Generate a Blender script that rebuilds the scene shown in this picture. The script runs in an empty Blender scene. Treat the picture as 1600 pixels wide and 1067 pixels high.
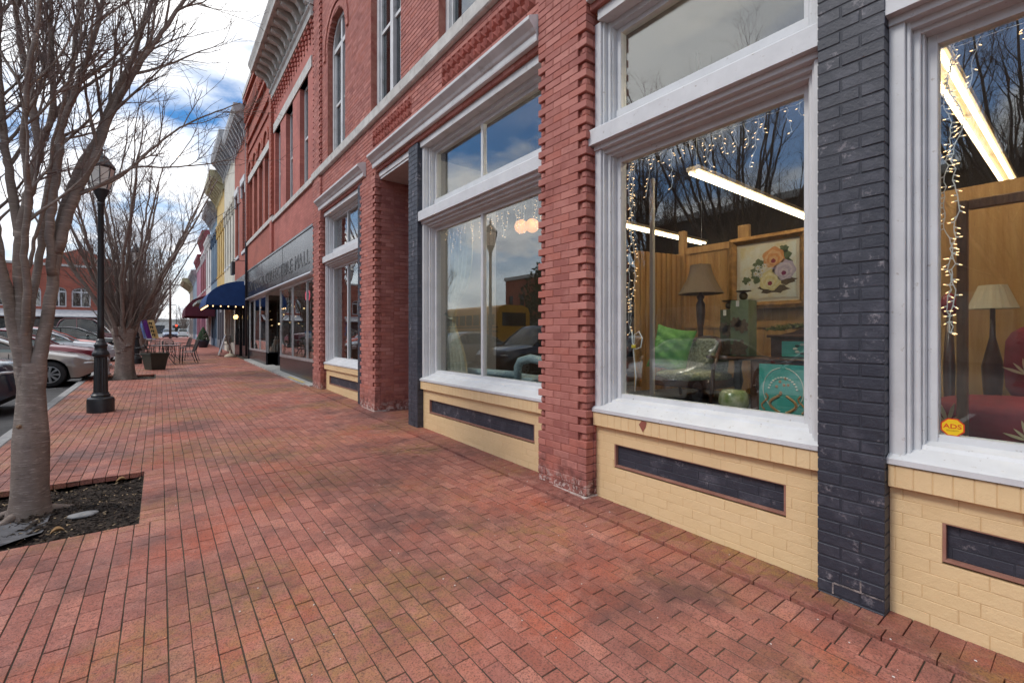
import bpy, math, random
from math import sin, cos, pi, radians, sqrt, atan2, tan, floor
from mathutils import Vector, Matrix
R = random.Random(7)
sc = bpy.context.scene
COL = sc.collection

# ------------------------------------------------------------------ camera
CAM_H = 1.53
THETA = math.atan(550.0 / 711.0)          # view turned right of the street axis
cam_d = bpy.data.cameras.new('camera')
cam = bpy.data.objects.new('camera', cam_d); COL.objects.link(cam)
cam.location = (0, 0, CAM_H)
cam.rotation_euler = (radians(90), 0, -THETA)
cam_d.sensor_width = 36.0
cam_d.lens = 711.0 / 1600.0 * 36.0
cam_d.shift_y = -(533.5 - 523.0) / 1600.0
cam_d.clip_start = 0.05; cam_d.clip_end = 3000
sc.camera = cam

# ------------------------------------------------------------------ world: daylight sky with broken cloud
SUN_EL, SUN_AZ = radians(47), radians(283)     # compass-like angle measured from +Y towards +X
world = bpy.data.worlds.new('World'); sc.world = world
world.use_nodes = True
wt = world.node_tree; wt.nodes.clear()
def wn(t, **k):
    n = wt.nodes.new(t)
    for a, b in k.items(): setattr(n, a, b)
    return n
wl = wt.links.new
w_out = wn('ShaderNodeOutputWorld')
sky = wn('ShaderNodeTexSky', sky_type='NISHITA'); sky.sun_disc = False
sky.sun_elevation = SUN_EL; sky.sun_rotation = SUN_AZ
sky.air_density = 1.0; sky.dust_density = 0.6; sky.ozone_density = 2.5
bg_sky = wn('ShaderNodeBackground'); bg_sky.inputs[1].default_value = 0.11
hs = wn('ShaderNodeHueSaturation'); hs.inputs['Saturation'].default_value = 1.35
wl(sky.outputs[0], hs.inputs['Color']); wl(hs.outputs[0], bg_sky.inputs[0])
tc = wn('ShaderNodeTexCoord'); sep = wn('ShaderNodeSeparateXYZ'); wl(tc.outputs['Generated'], sep.inputs[0])
addz = wn('ShaderNodeMath', operation='ADD'); addz.inputs[1].default_value = 0.22
absz = wn('ShaderNodeMath', operation='ABSOLUTE'); wl(sep.outputs[2], absz.inputs[0]); wl(absz.outputs[0], addz.inputs[0])
dvx = wn('ShaderNodeMath', operation='DIVIDE'); wl(sep.outputs[0], dvx.inputs[0]); wl(addz.outputs[0], dvx.inputs[1])
dvy = wn('ShaderNodeMath', operation='DIVIDE'); wl(sep.outputs[1], dvy.inputs[0]); wl(addz.outputs[0], dvy.inputs[1])
cmb = wn('ShaderNodeCombineXYZ'); wl(dvx.outputs[0], cmb.inputs[0]); wl(dvy.outputs[0], cmb.inputs[1])
offs = wn('ShaderNodeVectorMath', operation='ADD'); offs.inputs[1].default_value = (1.3046, 21.1015, 8.8487); wl(cmb.outputs[0], offs.inputs[0])
nz = wn('ShaderNodeTexNoise'); nz.inputs['Scale'].default_value = 1.25; nz.inputs['Detail'].default_value = 9; nz.inputs['Roughness'].default_value = 0.56; nz.inputs['Distortion'].default_value = 0.25
wl(offs.outputs[0], nz.inputs['Vector'])
ramp = wn('ShaderNodeValToRGB'); ramp.color_ramp.elements[0].position = 0.425; ramp.color_ramp.elements[1].position = 0.535
wl(nz.outputs['Fac'], ramp.inputs[0])
nz2 = wn('ShaderNodeTexNoise'); nz2.inputs['Scale'].default_value = 2.6; nz2.inputs['Detail'].default_value = 8; nz2.inputs['Roughness'].default_value = 0.6
off2 = wn('ShaderNodeVectorMath', operation='ADD'); off2.inputs[1].default_value = (9.3, 4.2, 2.0); wl(cmb.outputs[0], off2.inputs[0]); wl(off2.outputs[0], nz2.inputs['Vector'])
cr2 = wn('ShaderNodeValToRGB'); cr2.color_ramp.elements[0].position = 0.36; cr2.color_ramp.elements[0].color = (0.56, 0.60, 0.67, 1)
cr2.color_ramp.elements[1].position = 0.62; cr2.color_ramp.elements[1].color = (1.0, 1.0, 1.0, 1)
wl(nz2.outputs['Fac'], cr2.inputs[0])
bg_cl = wn('ShaderNodeBackground'); bg_cl.inputs[1].default_value = 1.15; wl(cr2.outputs[0], bg_cl.inputs[0])
hz = wn('ShaderNodeMapRange'); hz.inputs[1].default_value = 0.30; hz.inputs[2].default_value = 0.02; wl(absz.outputs[0], hz.inputs[0])
mxm = wn('ShaderNodeMath', operation='MAXIMUM'); wl(ramp.outputs[0], mxm.inputs[0]); wl(hz.outputs[0], mxm.inputs[1])
mixw = wn('ShaderNodeMixShader'); wl(mxm.outputs[0], mixw.inputs[0]); wl(bg_sky.outputs[0], mixw.inputs[1]); wl(bg_cl.outputs[0], mixw.inputs[2])
wl(mixw.outputs[0], w_out.inputs[0])

# ------------------------------------------------------------------ sun behind thin cloud
sun_d = bpy.data.lights.new('sun', 'SUN'); sun_d.energy = 1.2; sun_d.angle = radians(14); sun_d.color = (1.0, 0.96, 0.9)
sun = bpy.data.objects.new('sun', sun_d); COL.objects.link(sun)
sdir = Vector((sin(SUN_AZ) * cos(SUN_EL), cos(SUN_AZ) * cos(SUN_EL), sin(SUN_EL)))
sun.rotation_euler = (-sdir).to_track_quat('-Z', 'Y').to_euler()
sun.location = sdir * 60

vs = sc.view_settings
vs.view_transform = 'Standard'; vs.look = 'None'; vs.exposure = 0.6; vs.gamma = 1.0; vs.use_curve_mapping = False
cy = sc.cycles
cy.use_denoising = True
cy.max_bounces = 10; cy.transparent_max_bounces = 16; cy.glossy_bounces = 4; cy.transmission_bounces = 6; cy.diffuse_bounces = 3
cy.caustics_reflective = False; cy.caustics_refractive = False

# ------------------------------------------------------------------ ground profile: the street climbs gently away from us
SLOPE = 0.019
def gz(Y):
    return SLOPE * Y if Y < 45 else SLOPE * 45 + 0.25 * (1 - math.exp(-(Y - 45) * SLOPE / 0.25))
def proj(X, Y, Z):
    zc = X * sin(THETA) + Y * cos(THETA); xc = X * cos(THETA) - Y * sin(THETA)
    if zc < 0.2: return None
    return (800 + 711 * xc / zc, 523 - 711 * (Z - CAM_H) / zc, zc)

# ------------------------------------------------------------------ mesh helpers
ORG = {}
class MB:
    def __init__(s): s.v = []; s.f = []; s.c = []; s.cur = 0.5; s.fc = []
    def face(s, idx): s.f.append(idx); s.fc.append(s.cur)
    def add(s, vs, fs):
        b = len(s.v); s.v.extend(vs)
        for q in fs: s.face(tuple(b + i for i in q))
    def quad(s, a, b, c, d): s.add([a, b, c, d], [(0, 1, 2, 3)])
    def box(s, x0, x1, y0, y1, z0, z1):
        s.add([(x0,y0,z0),(x1,y0,z0),(x1,y1,z0),(x0,y1,z0),(x0,y0,z1),(x1,y0,z1),(x1,y1,z1),(x0,y1,z1)],
              [(0,3,2,1),(4,5,6,7),(0,1,5,4),(1,2,6,5),(2,3,7,6),(3,0,4,7)])
    def cbox(s, x0, x1, y0, y1, z0, z1, c=0.003, M=None):
        "box with chamfered edges, 26 faces"
        vs = []; ix = {}
        X = (x0, x1); Y = (y0, y1); Z = (z0, z1)
        for i in (0, 1):
            for j in (0, 1):
                for k in (0, 1):
                    sx = c if i == 0 else -c; sy = c if j == 0 else -c; sz = c if k == 0 else -c
                    for ax, p in enumerate(((X[i], Y[j]+sy, Z[k]+sz), (X[i]+sx, Y[j], Z[k]+sz), (X[i]+sx, Y[j]+sy, Z[k]))):
                        ix[(i,j,k,ax)] = len(vs); vs.append(p)
        if M is not None: vs = [tuple(M @ Vector(p)) for p in vs]
        fs = []
        for i in (0,1):
            q = [ix[(i,0,0,0)], ix[(i,1,0,0)], ix[(i,1,1,0)], ix[(i,0,1,0)]]; fs.append(tuple(q if i else q[::-1]))
            q = [ix[(0,i,0,1)], ix[(1,i,0,1)], ix[(1,i,1,1)], ix[(0,i,1,1)]]; fs.append(tuple(q[::-1] if i else q))
            q = [ix[(0,0,i,2)], ix[(1,0,i,2)], ix[(1,1,i,2)], ix[(0,1,i,2)]]; fs.append(tuple(q if i else q[::-1]))
        for i in (0,1):
            for j in (0,1):
                fs.append((ix[(i,j,0,0)], ix[(i,j,1,0)], ix[(i,j,1,1)], ix[(i,j,0,1)]))
                fs.append((ix[(i,0,j,0)], ix[(i,1,j,0)], ix[(i,1,j,2)], ix[(i,0,j,2)]))
                fs.append((ix[(0,i,j,1)], ix[(1,i,j,1)], ix[(1,i,j,2)], ix[(0,i,j,2)]))
                for k in (0,1): fs.append((ix[(i,j,k,0)], ix[(i,j,k,1)], ix[(i,j,k,2)]))
        s.add(vs, fs)
    def prism(s, poly, a0, a1, axis='y'):
        "extrude a 2-D polygon along an axis; poly coords are the other two axes in order"
        n = len(poly)
        def P(u, v, a):
            return (a, u, v) if axis == 'x' else (u, a, v) if axis == 'y' else (u, v, a)
        vs = [P(u, v, a0) for u, v in poly] + [P(u, v, a1) for u, v in poly]
        fs = [tuple(range(n))[::-1], tuple(range(n, 2*n))] + [(i, (i+1) % n, n + (i+1) % n, n + i) for i in range(n)]
        s.add(vs, fs)
    def tube(s, pts, rad, n=6, cap=True):
        pts = [Vector(p) for p in pts]; m = len(pts)
        if not hasattr(rad, '__len__'): rad = [rad] * m
        t = (pts[1] - pts[0]).normalized()
        up = Vector((0, 0, 1)) if abs(t.z) < 0.9 else Vector((1, 0, 0))
        u = t.cross(up).normalized(); b = len(s.v)
        for i in range(m):
            t = (pts[min(i+1, m-1)] - pts[max(i-1, 0)]).normalized()
            u = (u - t * u.dot(t)).normalized(); w = t.cross(u)
            for k in range(n):
                a = 2*pi*k/n; p = pts[i] + (u*cos(a) + w*sin(a)) * rad[i]
                s.v.append((p.x, p.y, p.z))
        for i in range(m-1):
            for k in range(n):
                k2 = (k+1) % n
                s.face((b+i*n+k, b+i*n+k2, b+(i+1)*n+k2, b+(i+1)*n+k))
        if cap:
            s.face(tuple(b+k for k in range(n))[::-1]); s.face(tuple(b+(m-1)*n+k for k in range(n)))
    def lathe(s, prof, c=(0,0,0), n=16, flute=0, fd=0.0):
        b = len(s.v); m = len(prof)
        for r, z in prof:
            for k in range(n):
                a = 2*pi*k/n
                rr = r*(1 - (fd if flute and (k % 2) else 0))
                s.v.append((c[0]+rr*cos(a), c[1]+rr*sin(a), c[2]+z))
        for i in range(m-1):
            for k in range(n):
                k2 = (k+1) % n
                s.face((b+i*n+k, b+i*n+k2, b+(i+1)*n+k2, b+(i+1)*n+k))
        s.face(tuple(b+k for k in range(n))[::-1]); s.face(tuple(b+(m-1)*n+k for k in range(n)))
    def grid(s, fn, nu, nv, closed_u=False):
        b = len(s.v)
        for j in range(nv+1):
            for i in range(nu + (0 if closed_u else 1)):
                s.v.append(tuple(fn(i/nu, j/nv)))
        w = nu if closed_u else nu+1
        for j in range(nv):
            for i in range(nu):
                i2 = (i+1) % nu if closed_u else i+1
                s.face((b+j*w+i, b+j*w+i2, b+(j+1)*w+i2, b+(j+1)*w+i))
    def ball(s, c, rx, ry, rz, nu=14, nv=10, fn=None):
        def f(u, v):
            a = 2*pi*u; t = pi*(v-0.5)
            x, y, z = cos(t)*cos(a), cos(t)*sin(a), sin(t)
            if fn: x, y, z = fn(x, y, z)
            return (c[0]+rx*x, c[1]+ry*y, c[2]+rz*z)
        s.grid(f, nu, nv, True)
    def mesh(s, name, mat, o=(0,0,0), smooth=False):
        me = bpy.data.meshes.new(name)
        me.from_pydata([(a-o[0], b-o[1], c-o[2]) for a, b, c in s.v], [], s.f)
        if mat: me.materials.append(mat)
        at = me.attributes.new('rnd', 'FLOAT', 'FACE'); at.data.foreach_set('value', s.fc)
        if smooth: me.polygons.foreach_set('use_smooth', [True]*len(me.polygons))
        me.update()
        return me
    def build(s, name, mat, parent=None, smooth=False, origin=None, kind=None):
        o = ORG[parent.as_pointer()] if parent is not None else (origin or (0,0,0))
        ob = bpy.data.objects.new(name, s.mesh(name, mat, o, smooth)); COL.objects.link(ob)
        if parent is not None: ob.parent = parent
        else: ob.location = o
        ORG[ob.as_pointer()] = o
        if kind: ob['kind'] = kind
        if smooth == 'auto':
            pass
        return ob
def empty(name, loc=(0,0,0)):
    o = bpy.data.objects.new(name, None); COL.objects.link(o); o.location = loc; o.empty_display_size = 0.2
    ORG[o.as_pointer()] = tuple(loc); return o
def tag(o, label, cat=None, group=None, kind=None):
    o['label'] = label
    if cat: o['category'] = cat
    if group: o['group'] = group
    if kind: o['kind'] = kind
    return o
def struct(o): o['kind'] = 'structure'; return o
def copy_tree(o, parent=None):
    c = o.copy(); COL.objects.link(c)
    if parent is not None: c.parent = parent
    for ch in list(o.children): copy_tree(ch, c)
    return c
def shade_auto(ob, ang=35):
    me = ob.data
    me.polygons.foreach_set('use_smooth', [True]*len(me.polygons))
    try: me.set_sharp_from_angle(angle=radians(ang))
    except Exception: pass
    return ob
def text_mesh(txt, size, depth, name, mat, parent, M, align='CENTER', bold=0.0, sx=1.0):
    cu = bpy.data.curves.new(name, 'FONT'); cu.body = txt; cu.size = size; cu.extrude = depth; cu.align_x = align; cu.align_y = 'CENTER'; cu.offset = bold; cu.resolution_u = 3
    tmp = bpy.data.objects.new('tmp_text', cu); COL.objects.link(tmp)
    me = bpy.data.meshes.new_from_object(tmp.evaluated_get(bpy.context.evaluated_depsgraph_get()))
    bpy.data.objects.remove(tmp); bpy.data.curves.remove(cu)
    o = ORG[parent.as_pointer()] if parent is not None else (0,0,0)
    for v in me.vertices:
        v.co = (M @ Vector((v.co.x*sx, v.co.y, v.co.z))) - Vector(o)
    me.materials.clear(); me.materials.append(mat)
    ob = bpy.data.objects.new(name, me); COL.objects.link(ob); ob.parent = parent; ORG[ob.as_pointer()] = o
    return ob

# ------------------------------------------------------------------ materials
def new_mat(name):
    m = bpy.data.materials.new(name); m.use_nodes = True
    nt = m.node_tree; b = nt.nodes['Principled BSDF']
    return m, nt, b
def nd(nt, t, **k):
    n = nt.nodes.new(t)
    for a, v in k.items(): setattr(n, a, v)
    return n
def mixc(nt, fac, a, b, blend='MIX'):
    n = nd(nt, 'ShaderNodeMix', data_type='RGBA', blend_type=blend)
    for i, v in ((0, fac), (6, a), (7, b)):
        if hasattr(v, 'links') or hasattr(v, 'is_linked'): nt.links.new(v, n.inputs[i])
        else: n.inputs[i].default_value = v if i == 0 else (v[0], v[1], v[2], 1)
    return n.outputs[2]
def noise(nt, vec, scale, detail=4, rough=0.55, lo=0.35, hi=0.65):
    n = nd(nt, 'ShaderNodeTexNoise'); n.inputs['Scale'].default_value = scale; n.inputs['Detail'].default_value = detail; n.inputs['Roughness'].default_value = rough
    nt.links.new(vec, n.inputs['Vector'])
    mr = nd(nt, 'ShaderNodeMapRange'); mr.inputs[1].default_value = lo; mr.inputs[2].default_value = hi
    nt.links.new(n.outputs['Fac'], mr.inputs[0])
    return mr.outputs[0]
def mul(nt, a, b, op='MULTIPLY'):
    n = nd(nt, 'ShaderNodeMath', operation=op)
    for i, v in ((0, a), (1, b)):
        if hasattr(v, 'is_linked'): nt.links.new(v, n.inputs[i])
        else: n.inputs[i].default_value = v
    return n.outputs[0]
def rnd_out(nt):
    "per-piece random: face attribute for joined pieces plus the object's own random"
    at = nd(nt, 'ShaderNodeAttribute', attribute_name='rnd'); oi = nd(nt, 'ShaderNodeObjectInfo')
    return mul(nt, mul(nt, at.outputs['Fac'], oi.outputs['Random'], 'ADD'), 1.0, 'FRACT') if False else frac(nt, mul(nt, at.outputs['Fac'], oi.outputs['Random'], 'ADD'))
def frac(nt, a):
    n = nd(nt, 'ShaderNodeMath', operation='FRACT'); nt.links.new(a, n.inputs[0]); return n.outputs[0]
def bump(nt, b, h, strength=0.3, dist=0.01):
    n = nd(nt, 'ShaderNodeBump'); n.inputs['Strength'].default_value = strength; n.inputs['Distance'].default_value = dist
    nt.links.new(h, n.inputs['Height']); nt.links.new(n.outputs[0], b.inputs['Normal'])
def pos(nt): return nd(nt, 'ShaderNodeNewGeometry').outputs['Position']
def obc(nt): return nd(nt, 'ShaderNodeTexCoord').outputs['Object']
MATS = {}
def mat(name, c, rough=0.6, c2=None, nscale=6.0, metal=0.0, bump_s=0.0, bscale=60.0, bdist=0.004, coat=0.0, spec=None, world=True, emit=0, dirt=None, dscale=3.0, dlo=0.55, dhi=0.75, pieces=0.0, stretch=None, edge=None):
    if name in MATS: return MATS[name]
    m, nt, b = new_mat(name)
    vec = pos(nt) if world else obc(nt)
    if stretch:
        vm = nd(nt, 'ShaderNodeVectorMath', operation='MULTIPLY'); vm.inputs[1].default_value = stretch; nt.links.new(vec, vm.inputs[0]); vec = vm.outputs[0]
    col = None
    if c2 is not None: col = mixc(nt, noise(nt, vec, nscale, 5, 0.6), c, c2)
    else:
        rgb = nd(nt, 'ShaderNodeRGB'); rgb.outputs[0].default_value = (*c, 1); col = rgb.outputs[0]
    if pieces:
        r = rnd_out(nt)
        mr = nd(nt, 'ShaderNodeMapRange'); mr.inputs[3].default_value = 1 - pieces; mr.inputs[4].default_value = 1 + pieces; nt.links.new(r, mr.inputs[0])
        hsv = nd(nt, 'ShaderNodeHueSaturation'); nt.links.new(mr.outputs[0], hsv.inputs['Value']); nt.links.new(col, hsv.inputs['Color']); col = hsv.outputs[0]
    if dirt is not None:
        col = mixc(nt, noise(nt, vec, dscale, 8, 0.7, dlo, dhi), col, dirt)
    nt.links.new(col, b.inputs['Base Color'])
    b.inputs['Roughness'].default_value = rough; b.inputs['Metallic'].default_value = metal
    if coat: b.inputs['Coat Weight'].default_value = coat; b.inputs['Coat Roughness'].default_value = 0.05
    if spec is not None: b.inputs['Specular IOR Level'].default_value = spec
    if bump_s:
        n = nd(nt, 'ShaderNodeTexNoise'); n.inputs['Scale'].default_value = bscale; n.inputs['Detail'].default_value = 6; nt.links.new(vec, n.inputs['Vector'])
        bump(nt, b, n.outputs['Fac'], bump_s, bdist)
    if emit:
        b.inputs['Emission Color'].default_value = (*c, 1); b.inputs['Emission Strength'].default_value = emit
    MATS[name] = m
    return m
# ------------------------------------------------------------------ brick, paver, paint and glass materials
def paver_mat(name='clay_paver', dark=0.0):
    m, nt, b = new_mat(name); p = pos(nt); r = rnd_out(nt)
    cr = nd(nt, 'ShaderNodeValToRGB'); el = cr.color_ramp.elements
    el[0].position = 0; el[0].color = (0.31, 0.105, 0.075, 1); el[1].position = 1; el[1].color = (0.53, 0.22, 0.16, 1)
    for q, c in ((0.25, (0.43, 0.15, 0.105, 1)), (0.55, (0.38, 0.14, 0.105, 1)), (0.8, (0.48, 0.175, 0.12, 1))):
        e = el.new(q); e.color = c
    nt.links.new(r, cr.inputs[0]); col = cr.outputs[0]
    if dark: col = mixc(nt, dark, col, (0.19, 0.05, 0.037))
    col = mixc(nt, mul(nt, noise(nt, p, 0.95, 6, 0.66, 0.45, 0.63), 0.86), col, (0.125, 0.056, 0.047))      # old dark stains
    vr = nd(nt, 'ShaderNodeVectorMath', operation='ADD'); vr.inputs[1].default_value = (11.0, 3.0, 0); nt.links.new(p, vr.inputs[0])
    col = mixc(nt, mul(nt, noise(nt, vr.outputs[0], 1.3, 5, 0.6, 0.52, 0.68), 0.65), col, (0.46, 0.105, 0.05))      # rubbed raw red
    col = mixc(nt, mul(nt, noise(nt, p, 9.0, 5, 0.65, 0.48, 0.72), 0.5), col, (0.54, 0.245, 0.185))          # dry pale dust
    # moss film: strongest near the shop fronts and by the lamp, breaks up along joints
    vm = nd(nt, 'ShaderNodeVectorMath', operation='ADD'); vm.inputs[1].default_value = (4.3, 7.7, 0); nt.links.new(p, vm.inputs[0])
    mo = mul(nt, noise(nt, vm.outputs[0], 0.75, 4, 0.55, 0.48, 0.64), noise(nt, vm.outputs[0], 14.0, 3, 0.6, 0.34, 0.64))
    col = mixc(nt, mul(nt, mo, 0.62), col, (0.33, 0.20, 0.045))
    col = mixc(nt, mul(nt, noise(nt, p, 105.0, 5, 0.78, 0.50, 0.60), 0.8), col, (0.085, 0.036, 0.03))
    col = mixc(nt, mul(nt, noise(nt, p, 38.0, 5, 0.7, 0.54, 0.72), 0.55), col, (0.16, 0.065, 0.05))       # grit pits
    col = mixc(nt, mul(nt, noise(nt, p, 150.0, 3, 0.7, 0.64, 0.75), 0.5), col, (0.62, 0.42, 0.35))
    nt.links.new(col, b.inputs['Base Color'])
    rr = nd(nt, 'ShaderNodeMapRange'); rr.inputs[3].default_value = 0.5; rr.inputs[4].default_value = 0.8
    nt.links.new(noise(nt, p, 2.0, 4), rr.inputs[0]); nt.links.new(rr.outputs[0], b.inputs['Roughness'])
    n = nd(nt, 'ShaderNodeTexNoise'); n.inputs['Scale'].default_value = 160; n.inputs['Detail'].default_value = 6; nt.links.new(p, n.inputs['Vector'])
    n2 = nd(nt, 'ShaderNodeTexNoise'); n2.inputs['Scale'].default_value = 28; n2.inputs['Detail'].default_value = 3; nt.links.new(p, n2.inputs['Vector'])
    bump(nt, b, mul(nt, n.outputs['Fac'], mul(nt, n2.outputs['Fac'], 2.0), 'ADD'), 0.8, 0.005)
    return m
def far_paver_mat(name='far_pavers', c1=(0.43, 0.155, 0.115), c2=(0.34, 0.12, 0.09), mo=(0.10, 0.05, 0.04), bw=0.2, rh=0.0925, swap=True):
    m, nt, b = new_mat(name); p = pos(nt)
    bt = nd(nt, 'ShaderNodeTexBrick'); bt.inputs['Scale'].default_value = 1.0
    bt.inputs['Color1'].default_value = (*c1, 1); bt.inputs['Color2'].default_value = (*c2, 1); bt.inputs['Mortar'].default_value = (*mo, 1)
    bt.inputs['Brick Width'].default_value = bw; bt.inputs['Row Height'].default_value = rh; bt.inputs['Mortar Size'].default_value = 0.004; bt.inputs['Mortar Smooth'].default_value = 0.3
    sp = nd(nt, 'ShaderNodeSeparateXYZ'); nt.links.new(p, sp.inputs[0]); cb = nd(nt, 'ShaderNodeCombineXYZ')
    nt.links.new(sp.outputs[1], cb.inputs[0]); nt.links.new(sp.outputs[0 if swap else 2], cb.inputs[1]); nt.links.new(cb.outputs[0], bt.inputs['Vector'])
    col = mixc(nt, mul(nt, noise(nt, p, 1.1, 5, 0.62, 0.46, 0.70), 0.6), bt.outputs['Color'], tuple(v*0.5 for v in c2))
    nt.links.new(col, b.inputs['Base Color']); b.inputs['Roughness'].default_value = 0.8
    bump(nt, b, bt.outputs['Fac'], -0.5, 0.006)
    return m
def brick_mat(name, cols, dust, stain, rough=0.85, dustamt=0.4, stainamt=0.6, low=None, scuff=None):
    m, nt, b = new_mat(name); p = pos(nt); r = rnd_out(nt)
    cr = nd(nt, 'ShaderNodeValToRGB'); el = cr.color_ramp.elements
    el[0].color = (*cols[0], 1); el[1].color = (*cols[-1], 1)
    for i, c in enumerate(cols[1:-1]): e = el.new((i+1)/(len(cols)-1)); e.color = (*c, 1)
    nt.links.new(r, cr.inputs[0]); col = cr.outputs[0]
    col = mixc(nt, mul(nt, noise(nt, p, 5.0, 6, 0.65, 0.5, 0.75), dustamt), col, dust)
    col = mixc(nt, mul(nt, noise(nt, p, 2.2, 7, 0.7, 0.55, 0.72), stainamt), col, stain)
    if scuff: col = mixc(nt, mul(nt, noise(nt, p, 7.0, 8, 0.78, 0.575, 0.68), 0.55), col, scuff)
    if low:   # rising damp: flaked dark brick and lime bloom on the lowest courses
        sp = nd(nt, 'ShaderNodeSeparateXYZ'); nt.links.new(p, sp.inputs[0])
        h = mul(nt, sp.outputs[2], mul(nt, sp.outputs[1], SLOPE), 'SUBTRACT')
        mr = nd(nt, 'ShaderNodeMapRange'); mr.inputs[1].default_value = 0.42; mr.inputs[2].default_value = 0.12; nt.links.new(h, mr.inputs[0])
        col = mixc(nt, mul(nt, mr.outputs[0], noise(nt, p, 6.0, 6, 0.7, 0.42, 0.6)), col, low[0])
        mr2 = nd(nt, 'ShaderNodeMapRange'); mr2.inputs[1].default_value = 0.20; mr2.inputs[2].default_value = 0.02; nt.links.new(h, mr2.inputs[0])
        col = mixc(nt, mul(nt, mr2.outputs[0], noise(nt, p, 16.0, 6, 0.7, 0.50, 0.56)), col, low[1])
        col = mixc(nt, noise(nt, p, 22.0, 5, 0.75, 0.755, 0.775), col, low[1])
    nt.links.new(col, b.inputs['Base Color']); b.inputs['Roughness'].default_value = rough
    n = nd(nt, 'ShaderNodeTexNoise'); n.inputs['Scale'].default_value = 70; n.inputs['Detail'].default_value = 7; n.inputs['Roughness'].default_value = 0.65; nt.links.new(p, n.inputs['Vector'])
    n2 = nd(nt, 'ShaderNodeTexNoise'); n2.inputs['Scale'].default_value = 13; n2.inputs['Detail'].default_value = 3; nt.links.new(p, n2.inputs['Vector'])
    bump(nt, b, mul(nt, n.outputs['Fac'], mul(nt, n2.outputs['Fac'], 1.5), 'ADD'), 0.45, 0.006)
    return m
PAVER = paver_mat()
PAVERD = paver_mat('dark_clay_paver', 0.55)
FARPAVER = far_paver_mat()
JOINT = mat('joint_sand', (0.045, 0.035, 0.028), 0.95, (0.075, 0.06, 0.035), 9, bump_s=0.5, bscale=200)
RED = brick_mat('red_painted_brick', [(0.29, 0.095, 0.078), (0.43, 0.165, 0.135), (0.36, 0.13, 0.105), (0.41, 0.135, 0.10), (0.49, 0.205, 0.168)], (0.53, 0.25, 0.205), (0.23, 0.068, 0.052), dustamt=0.5, stainamt=0.7, low=((0.10, 0.035, 0.028), (0.62, 0.52, 0.47)))
REDJ = mat('red_painted_joint', (0.26, 0.075, 0.055), 0.9, (0.38, 0.16, 0.12), 8, bump_s=0.4, bscale=150)
NAVY = brick_mat('navy_painted_brick', [(0.024, 0.027, 0.040), (0.034, 0.037, 0.052), (0.029, 0.032, 0.046)], (0.13, 0.13, 0.16), (0.018, 0.019, 0.027), rough=0.5, dustamt=0.5, stainamt=0.6, scuff=(0.42, 0.38, 0.40))
NAVYJ = mat('navy_painted_joint', (0.022, 0.025, 0.036), 0.6, (0.03, 0.033, 0.046), 9, bump_s=0.4, bscale=150)
YEL = brick_mat('cream_painted_brick', [(0.72, 0.52, 0.28), (0.75, 0.55, 0.305), (0.735, 0.535, 0.29)], (0.76, 0.58, 0.35), (0.62, 0.43, 0.23), rough=0.55, dustamt=0.4, stainamt=0.35)
YELJ = mat('cream_painted_joint', (0.66, 0.46, 0.24), 0.65, (0.58, 0.39, 0.2), 9, bump_s=0.4, bscale=150)
WHITE = mat('weathered_white_paint', (0.63, 0.635, 0.645), 0.5, (0.56, 0.565, 0.575), 5, bump_s=0.25, bscale=55, bdist=0.003, dirt=(0.27, 0.21, 0.16), dscale=24, dlo=0.62, dhi=0.72)
WHITE2 = mat('white_trim_paint', (0.64, 0.635, 0.635), 0.55, (0.52, 0.515, 0.51), 3, bump_s=0.2, bscale=30, dirt=(0.33, 0.3, 0.27), dscale=6, dlo=0.58, dhi=0.78)
STONE = mat('limestone', (0.60, 0.58, 0.54), 0.8, (0.45, 0.43, 0.40), 4, bump_s=0.3, bscale=50, dirt=(0.24, 0.22, 0.2), dscale=5, dlo=0.56, dhi=0.75)
BROWNTRIM = mat('brown_edge_paint', (0.27, 0.12, 0.085), 0.7, (0.36, 0.18, 0.13), 10)
BLACKP = mat('black_gloss_panel', (0.014, 0.014, 0.017), 0.25, (0.03, 0.03, 0.034), 1.5, bump_s=0.05, bscale=3, bdist=0.02)
BLACKI = mat('black_cast_iron', (0.012, 0.012, 0.014), 0.38, (0.02, 0.02, 0.022), 10, bump_s=0.12, bscale=80)
ALU = mat('aluminium', (0.62, 0.62, 0.62), 0.35, (0.5, 0.5, 0.5), 6, metal=0.7)
CONC = mat('concrete', (0.42, 0.41, 0.38), 0.85, (0.30, 0.29, 0.27), 3, bump_s=0.35, bscale=60, dirt=(0.16, 0.15, 0.13), dscale=2.4)
GRANITE = mat('granite_kerb', (0.36, 0.36, 0.35), 0.75, (0.25, 0.25, 0.25), 12, bump_s=0.3, bscale=120, dirt=(0.12, 0.12, 0.115), dscale=2)
ASPH = mat('asphalt', (0.062, 0.062, 0.064), 0.85, (0.095, 0.094, 0.093), 1.3, bump_s=0.5, bscale=150, bdist=0.006, dirt=(0.035, 0.035, 0.036), dscale=0.8, dlo=0.5, dhi=0.7)
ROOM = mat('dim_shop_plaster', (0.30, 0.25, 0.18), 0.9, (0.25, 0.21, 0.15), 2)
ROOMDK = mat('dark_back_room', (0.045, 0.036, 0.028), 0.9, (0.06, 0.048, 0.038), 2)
TUBE = mat('lit_fluorescent_tube', (1.0, 0.80, 0.55), 0.4, emit=6.0)
FILL_TUBE = mat('added_fill_tube', (1.0, 0.84, 0.62), 0.4, emit=42.0)  # strong glow for the added tubes that brighten the displays from out of view
BULB = mat('lit_small_bulb', (1.0, 0.62, 0.30), 0.4, emit=2.2)
GLOBE = mat('lit_globe', (0.9, 0.36, 0.12), 0.4, emit=0.7)
WIREW = mat('white_wire', (0.75, 0.75, 0.74), 0.5)
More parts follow.
